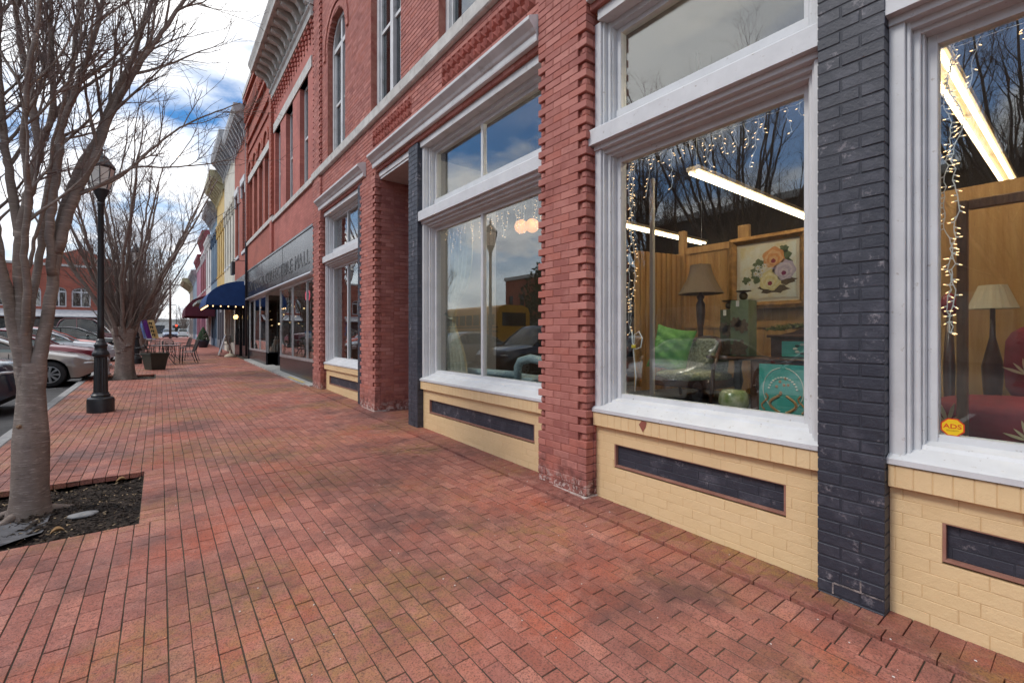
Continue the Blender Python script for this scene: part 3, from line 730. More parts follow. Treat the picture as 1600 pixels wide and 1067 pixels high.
# a flake of bare brick on the cap of the middle bay
s = MB(); s.prism([(2.30, .80), (2.27, .835), (2.225, .83), (2.235, .79), (2.262, .745)], 3.084, 3.0862, 'x'); s.build('bare_patch', mat('bare_brick', (0.28, 0.09, 0.06), .9), shop)
def wedge_y(mb, prof, y0, y1): mb.prism(prof, y0, y1, 'y')
def window_bay(y0, y1, mull=(), top=4.33, right_thin=False):
    wpart = empty('shop_window', (3.25, (y0+y1)/2, 0.84)); wpart.parent = shop
    o = ORG[shop.as_pointer()]; wpart.location = (3.25-o[0], (y0+y1)/2-o[1], 0.84-o[2])
    s = MB()
    wedge_y(s, [(3.345, 0.836), (3.10, 0.836), (3.075, 0.843), (3.075, 0.872), (3.10, 0.885), (3.20, 0.925), (3.21, 0.945), (3.27, 0.965), (3.275, 1.0), (3.345, 1.0)], y0-.0, y1)
    s.build('sill', WHITE, wpart)
    for sgn, ye in ((1, y0), (-1, y1)):
        s = MB(); c = 0.068 if sgn < 0 else 0.045
        def jb(a, b_, x): s.cbox(x, 3.345, min(ye+sgn*a, ye+sgn*b_), max(ye+sgn*a, ye+sgn*b_), 0.876, 3.22, 0.004); s.cbox(x, 3.345, min(ye+sgn*a, ye+sgn*b_), max(ye+sgn*a, ye+sgn*b_), 3.375, top, 0.004)
        jb(0.0, c, 3.115); jb(c, c+0.018, 3.14); jb(c+0.018, c+0.05, 3.185); jb(c+0.05, c+0.062, 3.21); jb(c+0.062, c+0.105, 3.262)
        s.build('jamb', WHITE, wpart)
        if sgn > 0: g0 = ye+c+0.105
        else: g1 = ye-c-0.105
    s = MB()
    wedge_y(s, [(3.34, 3.225), (3.05, 3.225), (3.05, 3.355), (3.06, 3.368), (3.34, 3.42)], y0-0.012, y1+0.022)
    s.build('transom_shelf', WHITE, wpart)
    s = MB()
    s.box(3.10, 3.34, y0+.003, y1-.003, 3.185, 3.2255); s.box(3.15, 3.34, y0+.004, y1-.004, 3.15, 3.185); s.box(3.19, 3.34, y0+.005, y1-.005, 3.125, 3.15); s.box(3.267, 3.337, y0+.06, y1-.06, 3.075, 3.127)
    s.build('head_moulding', WHITE, wpart)
    s = MB(); s.box(3.25, 3.336, y0+.06, y1-.06, 3.40, 3.545); s.box(3.267, 3.336, y0+.06, y1-.06, 4.235, top-.002); s.box(3.2, 3.3355, y0+.04, y1-.04, 4.28, top+.001); s.build('transom_rail', WHITE, wpart)
    ys = [g0] + list(mull) + [g1]
    for m_ in mull:
        s = MB(); s.cbox(3.268, 3.335, m_-0.024, m_+0.024, 0.99, 3.08, 0.006); s.build('mullion', WHITE, wpart)
        s = MB(); s.cbox(3.268, 3.335, m_-0.024, m_+0.024, 3.54, 4.24, 0.006); s.build('mullion', WHITE, wpart)
    for a, b_ in zip(ys[:-1], ys[1:]):
        s = MB(); s.box(3.297, 3.304, a-0.01, b_+0.01, 0.985, 3.085); s.build('pane', GLASS, wpart)
        s = MB(); s.box(3.297, 3.304, a-0.01, b_+0.01, 3.535, 4.245); s.build('pane', GLASS, wpart)
    return wpart
window_bay(-1.25, 0.70)
window_bay(1.012, 2.80)
window_bay(3.45, 6.24, (4.86,))
window_bay(8.86, 11.30, (10.15,))
def cornice(y0, y1):
    s = MB()
    wedge_y(s, [(3.34, 4.33), (3.085, 4.33), (3.085, 4.455), (3.06, 4.46), (3.06, 4.48), (3.34, 4.48)], y0+0.05, y1-0.05)
    l = s.build('lintel_board', WHITE2, shop)
    s = MB()
    wedge_y(s, [(3.34, 4.481), (2.99, 4.481), (2.985, 4.50), (2.985, 4.555), (2.965, 4.57), (2.945, 4.60), (2.90, 4.64), (2.885, 4.655), (2.885, 4.69), (2.90, 4.70), (2.99, 4.745), (3.34, 4.78)], y0, y1)
    s.build('cornice', WHITE2, shop)
cornice(-1.30, 2.79); cornice(3.46, 7.93); cornice(8.40, 11.42)
# brick band between cornices and the stone belt, with moulded terracotta tiles
band = empty('brick_band', (3.045, 5, 4.5)); band.parent = shop; o = ORG[shop.as_pointer()]; band.location = (3.045-o[0], 0, 4.5-o[2]); ORG[band.as_pointer()] = (3.045, 5.0, 4.5)
tiles = ((6.45, 8.05), (3.55, 5.50), (0.2, 2.2))
for a, b_ in ((-1.25, 2.80), (3.45, 11.30)):
    core = wall_x(SB, band, WX, a, b_, 4.42, 5.33, RED, REDJ, [(t0, t1, 4.915, 5.205) for t0, t1 in tiles])
    core.build('wall_core', REDJ, band)
TERRA = mat('terracotta', (0.44, 0.15, 0.115), 0.85, (0.36, 0.11, 0.085), 12, bump_s=.4, bscale=90, pieces=.12)
tm = {}
for t0, t1 in tiles:
    n = int(round((t1-t0)/0.133)); w = (t1-t0)/n; h = 0.145
    key = round(w, 4)
    if key not in tm:
        s = MB(); q = w/2-0.004; hh = h/2-0.004
        s.box(0.012, 0.1, -q, q, -hh, hh)
        for k in range(4):   # square-on-square pyramid
            pass
        ring = [(0.012, -q*.95, -hh*.95), (0.012, q*.95, -hh*.95), (0.012, q*.95, hh*.95), (0.012, -q*.95, hh*.95)]
        mid = [(-0.014, -q*.72, -hh*.72), (-0.014, q*.72, -hh*.72), (-0.014, q*.72, hh*.72), (-0.014, -q*.72, hh*.72)]
        inn = [(0.006, -q*.5, -hh*.5), (0.006, q*.5, -hh*.5), (0.006, q*.5, hh*.5), (0.006, -q*.5, hh*.5)]
        s.add(ring+mid+inn+[(-0.028, 0, 0)], [(i, (i+1) % 4, 4+(i+1) % 4, 4+i) for i in range(4)] + [(4+i, 4+(i+1) % 4, 8+(i+1) % 4, 8+i) for i in range(4)] + [(8+i, 8+(i+1) % 4, 12) for i in range(4)])
        tm[key] = s.mesh('terracotta_tile', TERRA)
    for i in range(n):
        for j in (0, 1):
            ob = bpy.data.objects.new('terracotta_tile', tm[key]); COL.objects.link(ob); ob.parent = band
            ob.location = (0.0, t0+(i+.5)*w-5.0, 4.915+(j+.5)*h-4.5)
# stone belt course in blocks
y = -1.9
while y < 12.0:
    e = min(y+1.35, 12.02); x0 = 2.985 if (y > 11.2 or e > 11.9) else 3.0
    s = MB(); s.prism([(3.25, 5.33), (2.99, 5.33), (2.975, 5.345), (2.97, 5.50), (3.0, 5.53), (3.25, 5.545)], y+.002, e-.002, 'y'); s.build('belt_stone', STONE, shop); y = e
UP = [(9.62, 10.86, 5.53, 8.0, 'arch'), (6.85, 8.15, 5.53, 8.5), (3.75, 5.6, 5.53, 8.5), (0.6, 2.2, 5.53, 8.5)]
up = empty('upper_wall', (3.045, 5, 5.53)); up.parent = shop; up.location = (3.045-o[0], 0, 5.53-o[2]); ORG[up.as_pointer()] = (3.045, 5.0, 5.53)
core = wall_x(SB, up, WX, -1.9, 11.30, 5.53, 10.4, RED, REDJ, UP, depth=0.24)
core.build('wall_core', REDJ, up)
# arch ring of brick headers standing proud, with label stops
yc, zs, r0 = 10.24, 8.0, 0.62
for ring, (ra, rb, xf) in enumerate(((r0+0.012, r0+0.125, 3.036), (r0+0.135, r0+0.245, 3.012))):
    n = 29 if ring == 0 else 33
    for k in range(n):
        a = pi*(k+.5)/n; 
        s = MB(); w = pi*(ra+rb)/2/n/2-0.003
        M = Matrix.Translation((0, yc, zs)) @ Matrix.Rotation(-(pi/2-a), 4, 'X') if False else Matrix.Translation((0, yc, zs)) @ Matrix.Rotation(a-pi/2, 4, 'X')
        s.cbox(xf, xf+0.1, -w, w, ra, rb, 0.004, M)
        s.build('arch_brick', RED, up)
for sg in (-1, 1):
    s = MB(); s.cbox(3.012, 3.1, yc+sg*(r0+.135)-(0.11 if sg < 0 else 0), yc+sg*(r0+.135)+(0.11 if sg > 0 else 0), zs-0.14, zs-0.004, .005); s.build('label_stop', RED, up)
BLIND = mat('pale_blind', (0.5, 0.49, 0.46), .8, (0.42, 0.41, 0.39), 6)
def upper_window(y0, y1, z0, z1, arch=False, x=3.16):
    w = empty('upper_window', (x, (y0+y1)/2, z0)); w.parent = shop; w.location = (x-o[0], (y0+y1)/2-o[1], z0-o[2])
    s = MB(); c = (y0+y1)/2
    zs_ = z1 - (y1-y0)/2 if arch else z1
    for a, b_ in ((y0, y0+.09), (y1-.09, y1)): s.box(x, x+.12, a, b_, z0, zs_)
    for a, b_ in ((y0+.09, y0+.13), (y1-.13, y1-.09)): s.box(x+.04, x+.12, a, b_, z0, zs_)
    s.box(x+.01, x+.119, c-.06, c+.06, z0, zs_)
    s.box(x+.02, x+.118, y0+.09, y1-.09, z0, z0+.10)
    if not arch: s.box(x, x+.121, y0, y1, z1-.1, z1)
    else: s.box(x+.015, x+.117, y0+.05, y1-.05, zs_-.05, zs_+.05)
    s.build('frame', WHITE2, w)
    if arch:
        s = MB(); rr = (y1-y0)/2; n = 16
        for k in range(n):
            a, b_ = pi*k/n, pi*(k+1)/n
            P = [(q*cos(t)+c, q*sin(t)+zs_) for q, t in ((rr, a), (rr, b_), (rr-.1, b_), (rr-.1, a))]
            s.prism(P, x, x+.12, 'x')
        s.box(x+.01, x+.119, c-.05, c+.05, zs_+.051, zs_+rr-.08)
        s.build('arch_frame', WHITE2, w)
    zm = z0 + (zs_-z0)*0.5
    for a, b_ in ((y0+.13, c-.06), (c+.06, y1-.13)):
        s = MB(); s.box(x+.05, x+.10, a, b_, zm-.03, zm+.03); s.build('meeting_rail', WHITE2, w)
        s = MB(); s.box(x+.075, x+.081, a-.01, b_+.01, z0+.09, zs_); s.build('pane', GLASSD, w)
    if arch:
        s = MB(); n = 16; rr = (y1-y0)/2-.08; s.prism([(c+rr*cos(pi*k/n), zs_+.02+rr*sin(pi*k/n)) for k in range(n+1)], x+.075, x+.081, 'x'); s.build('pane', GLASSD, w)
    s = MB(); s.box(x+.2, x+.21, y0, y1, z0+(z1-z0)*.45, z1); s.build('blind', BLIND, w)
    return w
upper_window(9.62, 10.86, 5.54, 8.62, True)
for a, b_ in ((6.85, 8.15), (3.75, 5.6), (0.6, 2.2)): upper_window(a, b_, 5.54, 8.5)
# shell: party walls, floors, ceiling, roof, back
s = MB()
s.box(3.5, 14, -1.9, -1.7, -0.3, 10.4); s.box(3.4, 14, 11.7, 11.9, -0.3, 10.4); s.box(13.8, 14, -1.7, 11.7, -0.3, 10.4); s.box(3.3, 14, -1.9, 11.9, 10.4, 10.5)
s.build('shell', REDJ, shop)
s = MB(); s.box(3.345, 13.8, -1.7, 11.7, 4.50, 5.2); s.build('ceiling', mat('shop_ceiling', (0.07, 0.062, 0.052), .9), shop)
s = MB(); s.box(3.345, 13.8, -1.7, 6.4, 0.2, 0.55); s.box(3.345, 13.8, 7.95, 11.7, 0.2, 0.6); s.box(4.6, 13.8, 6.4, 7.95, 0.2, 0.55); s.build('shop_floor', mat('dark_shop_floor', (0.05, 0.045, 0.042), .5, (0.09, 0.08, 0.07), 3), shop)
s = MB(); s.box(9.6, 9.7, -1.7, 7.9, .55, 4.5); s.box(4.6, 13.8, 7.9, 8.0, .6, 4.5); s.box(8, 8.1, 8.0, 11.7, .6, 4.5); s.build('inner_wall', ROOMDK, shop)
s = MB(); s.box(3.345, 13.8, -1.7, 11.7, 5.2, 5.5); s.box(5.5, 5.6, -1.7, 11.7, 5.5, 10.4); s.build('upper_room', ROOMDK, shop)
# entrance recess
s = MB(); s.box(3.10, 4.6, 6.56, 7.83, 4.29, 4.33); s.build('recess_soffit', WHITE2, shop)
s = MB(); s.box(3.36, 4.6, 6.40, 6.55, 0.1, 4.29); s.build('recess_wall', mat('recess_paint', (0.3, 0.3, 0.31), .6), shop)
dr = MB(); dr.box(4.55, 4.6, 6.56, 7.83, .14, 4.29); d = dr.build('entrance_door', mat('brown_door_paint', (0.10, 0.05, 0.035), .4), shop)
s = MB(); s.box(4.535, 4.55, 6.75, 7.65, 1.0, 2.2); s.build('pane', GLASSD, d)
s = MB(); s.tube([(4.5, 6.72, 1.0), (4.5, 6.72, 1.3)], .012); s.build('handle', ALU, d)
SB.finish('brick', 300); SBN.finish('painted_brick', 150); SBY.finish('cream_brick', 230)
# ------------------------------------------------------------------ the rest of the row
def walltex(name, c1, c2, mo):
    return far_paver_mat(name, c1, c2, mo, 0.215, 0.0695, swap=False)
REDW = walltex('salmon_red_brickwork', (0.50, 0.165, 0.125), (0.43, 0.13, 0.10), (0.30, 0.10, 0.08))
REDW2 = walltex('orange_red_brickwork', (0.42, 0.12, 0.075), (0.36, 0.10, 0.065), (0.24, 0.09, 0.07))
def part_of(p, mb, name, m, smooth=False): return mb.build(name, m, p, smooth)
def wall_rects(mb, X0, X1, y0, y1, z0, z1, ops):
    "solid wall with rectangular openings, cut into strips"
    zs = sorted(set([z0, z1] + [q for o_ in ops for q in o_[2:4] if z0 < q < z1]))
    for a, b_ in zip(zs[:-1], zs[1:]):
        zc = (a+b_)/2
        for p, q in intervals(y0, y1, [(o_[0], o_[1]) for o_ in ops if o_[2] <= zc <= o_[3]]): mb.box(X0, X1, p, q, a, b_)
def sash(parent, y0, y1, z0, z1, x, frame, glass=None, mull=False, arched=0.0):
    s = MB(); t = 0.075
    s.box(x, x+.1, y0, y0+t, z0, z1); s.box(x, x+.1, y1-t, y1, z0, z1); s.box(x+.002, x+.098, y0+t, y1-t, z0, z0+t); s.box(x+.002, x+.098, y0+t, y1-t, z1-t, z1); s.box(x+.01, x+.09, y0+t, y1-t, (z0+z1)/2-.03, (z0+z1)/2+.03)
    if mull: s.box(x+.008, x+.092, (y0+y1)/2-.03, (y0+y1)/2+.03, z0+t, z1-t)
    w = s.build('window', frame, parent)
    s = MB(); s.box(x+.05, x+.056, y0+t-.01, y1-t+.01, z0+t-.01, z1-t+.01); s.build('pane', glass or GLASSD, w)
    s = MB(); s.box(x+.2, x+.22, y0-.05, y1+.05, z0-.05, z1+.05); s.build('blind', BLIND if R.random() < .5 else ROOMDK, w)
    return w
# --- bracketed-cornice brick building above the black shop front
b2 = empty('corniced_brick_building', (3.3, 14.5, gz(14.5))); tag(b2, 'salmon brick upper storey with white bracketed cornice above the black sign', 'building')
ops = [(12.62, 13.5, 5.5, 8.3), (14.35, 15.25, 5.5, 8.3), (16.05, 16.9, 5.5, 8.3)]
s = MB(); wall_rects(s, 3.05, 3.3, 11.985, 17.1, 4.26, 9.6, ops); s.build('wall', REDW, b2)
for q in ops: sash(b2, *q, 3.17, WHITE2)
s = MB(); s.box(3.02, 3.2, 12.2, 17.05, 8.3, 8.6); s.build('lintel_band', STONE, b2)
s = MB(); s.prism([(3.2, 5.33), (2.99, 5.33), (2.985, 5.46), (3.01, 5.5), (3.2, 5.51)], 12.03, 17.12, 'y'); s.build('sill_band', STONE, b2)
cm = None
for k in range(17):
    y = 12.1+k*0.298
    if cm is None:
        s = MB()
        for j in range(4): s.cbox(-0.02-0.022*j, 0.1, -0.05, 0.05, 0.115*j, 0.115*j+.085, .006)
        s.box(-0.0, .1, -.035, .035, -.05, .5)
        cm = s.mesh('corbel', REDW)
    ob = bpy.data.objects.new('corbel', cm); COL.objects.link(ob); ob.parent = b2; ob.location = (3.05-3.3, y-14.5, 8.98-gz(14.5))
s = MB(); s.prism([(3.2, 9.46), (2.96, 9.46), (2.95, 9.62), (2.90, 9.66), (2.90, 9.72), (3.2, 9.72)], 11.99, 17.12, 'y'); s.build('frieze', STONE, b2)
s = MB(); s.prism([(3.3, 9.721), (2.93, 9.721), (2.93, 10.2), (2.42, 10.2), (2.40, 10.16), (2.36, 10.16), (2.34, 10.25), (2.28, 10.38), (2.28, 10.44), (3.3, 10.6)], 11.95, 17.16, 'y'); s.build('cornice', STONE, b2)
bm = None
for k in range(12):
    y = 12.1+k*0.445
    if bm is None:
        s = MB(); s.prism([(0, -.42), (-.05, -.44), (-.10, -.40), (-.12, -.30), (-.2, -.2), (-.36, -.14), (-.44, -.10), (-.47, -.04), (-.45, 0), (0, 0)], -.075, .075, 'y'); bm = s.mesh('bracket', STONE)
    ob = bpy.data.objects.new('bracket', bm); COL.objects.link(ob); ob.parent = b2; ob.location = (2.935-3.3, y-14.5, 10.198-gz(14.5))
s = MB(); s.box(3.3, 13, 12.0, 17.1, 4.3, 10.4); s.build('upper_rooms', ROOMDK, b2)
# --- arcaded brick building
b3 = empty('arcaded_brick_building', (3.3, 20, gz(20))); tag(b3, 'orange brick building with stepped corbelled parapet and arched window arcade', 'building')
ops = [(18.0+k*1.22, 18.8+k*1.22, 5.6, 8.05) for k in range(4)]
s = MB(); wall_rects(s, 3.05, 3.3, 17.1, 22.95, 4.26, 12.0, ops); s.build('wall', REDW2, b3)
for q in ops:
    sash(b3, *q, 3.17, WHITE2)
    yc_ = (q[0]+q[1])/2
    s = MB()
    for k in range(10):
        a, c_ = pi*k/10, pi*(k+1)/10
        s.prism([(r_*cos(t)+yc_, r_*sin(t)+8.42) for r_, t in ((.58, a), (.58, c_), (.42, c_), (.42, a))], 2.985, 3.06, 'x')
    s.build('arch', REDW2, b3)
s = MB(); s.box(3.01, 3.2, 17.5, 22.9, 8.06, 8.34); s.build('lintel_band', STONE, b3)
s = MB(); s.prism([(3.2, 5.4), (2.99, 5.4), (2.985, 5.53), (3.01, 5.58), (3.2, 5.58)], 17.12, 22.9, 'y'); s.build('sill_band', STONE, b3)
for y0_, y1_ in ((17.12, 17.55), (22.55, 22.95)):
    s = MB(); s.box(2.97, 3.1, y0_, y1_, 5.6, 12.0)
    for k in range(40): s.box(2.955, 2.97, y0_, y0_+.1, 5.65+k*.16, 5.73+k*.16)
    s.build('pilaster', REDW2, b3)
s = MB(); s.box(2.98, 3.12, 17.15, 17.5, 4.35, 5.4); s.prism([(3.1, 4.2), (3.0, 4.3), (2.98, 4.36), (3.1, 4.36)], 17.15, 17.5, 'y'); s.build('hanging_pilaster', REDW, b3)
for j, (z, x) in enumerate(((9.3, 3.0), (9.75, 2.97), (10.5, 2.94), (11.2, 2.90), (11.6, 2.86))):
    s = MB(); s.box(x, 3.06, 17.1, 22.97, z, z+.13); s.build('string_course', REDW2, b3)
for k in range(22):
    s = MB(); s.box(2.90, 3.06, 17.2+k*.265, 17.33+k*.265, 10.75, 11.2); s.build('dentil', REDW2, b3)
s = MB(); s.box(2.84, 3.4, 17.08, 22.98, 11.8, 12.02); s.build('coping', STONE, b3)
s = MB(); s.box(3.3, 13, 17.1, 22.95, 4.3, 11.9); s.build('upper_rooms', ROOMDK, b3)
# --- black panelled shop front under both
bs = empty('black_shop_front', (3.2, 17.4, gz(17.4))); tag(bs, 'black panelled antique shop front with faded lettering and recessed door', 'shop front')
NP = 6
for k in range(NP):
    y0 = 12.0+k*(10.9/NP); s = MB(); s.cbox(3.02+(k % 2)*.004, 3.1, y0+.006, y0+10.9/NP-.006, 3.12, 4.24, .006); s.build('sign_panel', mat('glossy_black_fascia', (0.02, 0.02, 0.024), .22, (0.05, 0.05, 0.056), 1.2, bump_s=.08, bscale=2.5, bdist=.03), bs)
s = MB(); s.box(3.0, 3.1, 11.99, 22.92, 4.242, 4.30); s.build('sign_trim', BLACKP, bs)
s = MB(); s.prism([(3.2, 3.0), (2.96, 3.03), (2.94, 3.07), (2.96, 3.11), (3.2, 3.115)], 11.99, 22.92, 'y'); s.build('awning_rail', ALU, bs)
# lettering faces the street: text runs from the far end to the near end
LETM = mat('faded_lettering', (0.115, 0.11, 0.105), .4, (0.04, 0.04, 0.042), 5)
yy_ = 22.5
for chx in 'ANTIQUE & COLLECTIBLE MALL':
    if chx == ' ': yy_ -= .28; continue
    Mx = Matrix(((0, 0, -1, 3.016), (-1, 0, 0, yy_), (0, 1, 0, 3.52), (0, 0, 0, 1)))
    lo_ = text_mesh(chx, 0.56, .003, 'letter', LETM, bs, Mx, align='LEFT', sx=1.15)
    ys_ = [v.co.y for v in lo_.data.vertices]; yy_ -= (max(ys_)-min(ys_)) + .085
def glazed(parent, y0, y1, x, z0, z1, mulls, xm=ALU, faces='x'):
    for a in mulls:
        s = MB(); s.box(x-.02, x+.03, a-.022, a+.022, z0, z1); s.build('mullion', xm, parent)
    s = MB(); s.box(x-.025, x+.035, y0, y1, z0-.04, z0+.03); s.build('sill_rail', xm, parent)
    s = MB(); s.box(x-.024, x+.034, y0, y1, z1-.04, z1+.02); s.build('head_rail', xm, parent)
    ys = list(mulls)
    for a, b_ in zip(ys[:-1], ys[1:]):
        s = MB(); s.box(x+.002, x+.008, a+.02, b_-.02, z0+.03, z1-.04); s.build('pane', GLASS, parent)
glazed(bs, 12.0, 16.4, 3.12, 0.86, 3.0, (12.02, 13.0, 14.7, 16.38))
glazed(bs, 18.9, 22.85, 3.12, 0.92, 3.0, (18.92, 20.3, 21.6, 22.83))
for y0, y1, zb in ((12.0, 16.4, .28), (18.9, 22.85, .38)):
    s = MB(); s.box(3.1, 3.5, y0, y1, gz(y0)-.1, .82 if y0 < 15 else .88); s.build('stall_riser', BLACKP, bs)
for yf, s_ in ((16.4, 1), (18.9, -1)):     # returns of the lobby
    s = MB(); s.box(3.16, 4.7, min(yf, yf-.08*s_), max(yf, yf-.08*s_), gz(17), .85); s.build('stall_riser', BLACKP, bs)
    s = MB(); s.box(3.2, 4.7, yf-.006*s_ if s_ > 0 else yf, yf if s_ > 0 else yf+.006, .85, 3.0); s.build('pane', GLASS, bs)
    for x in (3.17, 3.95, 4.68):
        s = MB(); s.box(x-.02, x+.02, yf-.03, yf+.03, .85, 3.0); s.build('mullion', ALU, bs)
s = MB(); s.box(4.7, 4.75, 17.1, 18.2, gz(17)+.06, 2.6); d = s.build('lobby_door', mat('dark_green_door', (.02, .045, .035), .35), bs)
s = MB(); s.box(4.692, 4.699, 17.25, 18.05, .9, 2.4); s.build('pane', GLASS, d)
s = MB(); s.box(3.12, 4.75, 16.3, 19.0, 3.0, 3.06); s.build('lobby_soffit', WHITE2, bs)
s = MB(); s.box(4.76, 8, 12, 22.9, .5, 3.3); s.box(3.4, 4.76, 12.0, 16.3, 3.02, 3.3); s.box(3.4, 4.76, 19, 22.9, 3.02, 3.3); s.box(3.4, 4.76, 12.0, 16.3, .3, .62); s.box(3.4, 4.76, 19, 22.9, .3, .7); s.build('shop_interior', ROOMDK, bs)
s = MB()
for k in range(240):   # crowded window display: boxes of bric-a-brac
    y = R.choice((R.uniform(12.2, 16.1), R.uniform(19.2, 22.6))); x = R.uniform(3.5, 4.6); h = R.uniform(.08, .5); w = R.uniform(.04, .16); s.cur = R.random()
    z = .63 if y < 17 else .71
    s.cbox(x-w, x+w, y-w, y+w, z, z+h*(1 if R.random() < .8 else 2.2), .02)
t = s.build('window_display', mat('bric_a_brac', (.26, .13, .08), .5, (.10, .12, .13), 2.2, pieces=.7), bs); t['kind'] = 'stuff'
for k in range(9):
    y = R.choice((R.uniform(12.4, 16), R.uniform(19.2, 22.4)))
    s = MB(); s.ball((4.2+R.uniform(-.5, .4), y, 2.4+R.uniform(-.5, .4)), .035, .035, .035, 8, 6); s.build('bulb', BULB, bs)
OPENM = mat('neon_open_sign', (0.9, 0.12, 0.2), .4, emit=.8)
s = MB(); s.tube([(3.25, 13.5+.22*cos(a*pi/8), 2.62+.15*sin(a*pi/8)) for a in range(17)], .014, 6); s.build('neon_ring', OPENM, bs)
# --- far row: name, Y range, height, wall colour, window trim, windows, cornice
def row_house(name, label, y0, y1, h, wallc, trim, nwin, corn, x=3.06, win=(5.4, 8.4), low=None, hood=None):
    e = empty(name, (x, (y0+y1)/2, gz((y0+y1)/2))); tag(e, label, 'building', 'houses of the far row')
    gy = gz((y0+y1)/2)
    w = (y1-y0)/nwin
    ops = [(y0+w*(k+.26), y0+w*(k+.74), win[0], win[1]) for k in range(nwin)]
    s = MB(); wall_rects(s, x, x+.25, y0, y1-.02, 4.3, h, ops); s.build('wall', wallc, e)
    for q in ops:
        sash(e, *q, x+.1, trim)
        if hood:
            s = MB(); s.cbox(x-.10, x+.1, q[0]-.1, q[1]+.1, q[3]+.002, q[3]+.34, .03); s.cbox(x-.07, x+.05, q[0]-.12, q[0]-.02, q[3]-.5, q[3], .02); s.cbox(x-.07, x+.05, q[1]+.02, q[1]+.12, q[3]-.5, q[3], .02); s.build('window_hood', hood, e)
        s = MB(); s.box(x-.05, x+.2, q[0]-.06, q[1]+.06, q[2]-.14, q[2]-.002); s.build('sill', trim, e)
    cm_, pj, ch_ = corn
    s = MB(); s.prism([(x+.3, h), (x-.06, h), (x-.08, h+ch_*.25), (x-pj*.85, h+ch_*.55), (x-pj, h+ch_*.75), (x-pj, h+ch_), (x+.3, h+ch_+.1)], y0, y1-.02, 'y'); s.build('cornice', cm_, e)
    n = max(3, int((y1-y0)/.55)); s = MB()
    s.prism([(-.05, -.35), (-.1, -.4), (-.14, -.1), (-pj*.8, ch_*.5), (-.05, ch_*.5)], -.07, .07, 'y'); bme = s.mesh('bracket', cm_)
    for k in range(n):
        ob = bpy.data.objects.new('bracket', bme); COL.objects.link(ob); ob.parent = e; ob.location = (0, y0+(k+.5)*(y1-y0)/n-(y0+y1)/2, h-gy)
    s = MB(); s.box(x+.25, x+9, y0, y1-.02, 4.3, h); s.build('upper_rooms', ROOMDK, e)
    lw = low or mat('shop_timber', (.09, .075, .06), .5)
    s = MB(); wall_rects(s, x, x+.3, y0, y1-.02, gy-.2, 4.3, [(y0+.35, (y0+y1)/2-.6, gy+.55, gy+2.7), ((y0+y1)/2+.6, y1-.37, gy+.55, gy+2.7), ((y0+y1)/2-.5, (y0+y1)/2+.5, gy-.2, gy+2.3)]); s.build('shop_wall', lw, e)
    for a, b_ in ((y0+.35, (y0+y1)/2-.6), ((y0+y1)/2+.6, y1-.37)):
        s = MB(); s.box(x+.12, x+.13, a, b_, gy+.55, gy+2.7); s.build('pane', GLASSD, e)
        s = MB(); s.box(x+.1, x+.15, (a+b_)/2-.03, (a+b_)/2+.03, gy+.55, gy+2.7); s.build('mullion', trim, e)
    s = MB(); s.box(x+.4, x+.46, (y0+y1)/2-.5, (y0+y1)/2+.5, gy, gy+2.3); d = s.build('door', mat('shop_door_brown', (.08, .04, .025), .4), e)
    s = MB(); s.box(x+.385, x+.399, (y0+y1)/2-.35, (y0+y1)/2+.35, gy+.9, gy+2.1); s.build('pane', GLASSD, d)
    s = MB(); s.box(x-.1, x+.1, y0, y1-.02, gy+3.25, gy+3.42); s.build('fascia_ledge', trim, e)
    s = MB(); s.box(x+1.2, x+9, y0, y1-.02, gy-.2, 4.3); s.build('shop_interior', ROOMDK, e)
    return e
P_CREAM = mat('cream_paint', (.62, .58, .48), .7, (.52, .49, .41), 2, dirt=(.3, .28, .24), dscale=1.2, dlo=.58, dhi=.8)
P_YEL = mat('ochre_paint', (.62, .43, .14), .7, (.52, .36, .13), 2, dirt=(.33, .24, .1), dscale=1.2, dlo=.6, dhi=.8)
P_BLUE = mat('slate_blue_paint', (.16, .24, .32), .65, (.12, .19, .26), 2)
P_NAVYW = mat('deep_blue_trim', (.02, .06, .12), .5)
P_MAR = mat('maroon_paint', (.28, .06, .075), .7, (.2, .045, .055), 2)
P_PINK = mat('pink_paint', (.55, .25, .33), .7, (.46, .2, .27), 2)
P_WHT = mat('chalk_white_paint', (.66, .65, .62), .7, (.55, .54, .52), 2, dirt=(.36, .35, .33), dscale=1.5)
P_LBL = mat('powder_blue_paint', (.36, .46, .56), .7, (.3, .39, .48), 2)
GREYM = mat('grey_metal_cornice', (.42, .42, .42), .6, (.28, .28, .29), 4, dirt=(.14, .13, .13), dscale=4)
TANM = mat('tan_metal_cornice', (.52, .47, .28), .6, (.4, .36, .22), 4)
row_house('hooded_brick_house', 'narrow red brick house with white window hoods left of the arcaded building', 22.98, 27.4, 10.7, REDW2, WHITE2, 2, (GREYM, .55, .9), hood=WHITE2, low=BLACKP)
row_house('cream_house', 'cream painted house with grey dentilled cornice beyond the red hooded house', 27.4, 32.2, 10.9, P_CREAM, WHITE2, 4, (GREYM, .7, 1.1), hood=P_CREAM, low=P_CREAM)
row_house('yellow_house', 'ochre yellow house with tan cornice and tall narrow windows', 32.2, 36.6, 10.3, P_YEL, P_YEL, 4, (TANM, .75, 1.0), hood=P_YEL, low=mat('grey_shop_paint', (.22, .23, .25), .6))
row_house('slate_blue_house', 'slate blue house with deep blue window trim beyond the yellow house', 36.6, 41.2, 9.6, P_BLUE, P_NAVYW, 3, (GREYM, .6, .9), hood=P_NAVYW, low=P_BLUE)
row_house('white_house', 'plain chalk white house between the slate blue and maroon houses', 41.2, 46.0, 8.7, P_WHT, WHITE2, 2, (P_WHT, .2, .4), low=P_WHT)
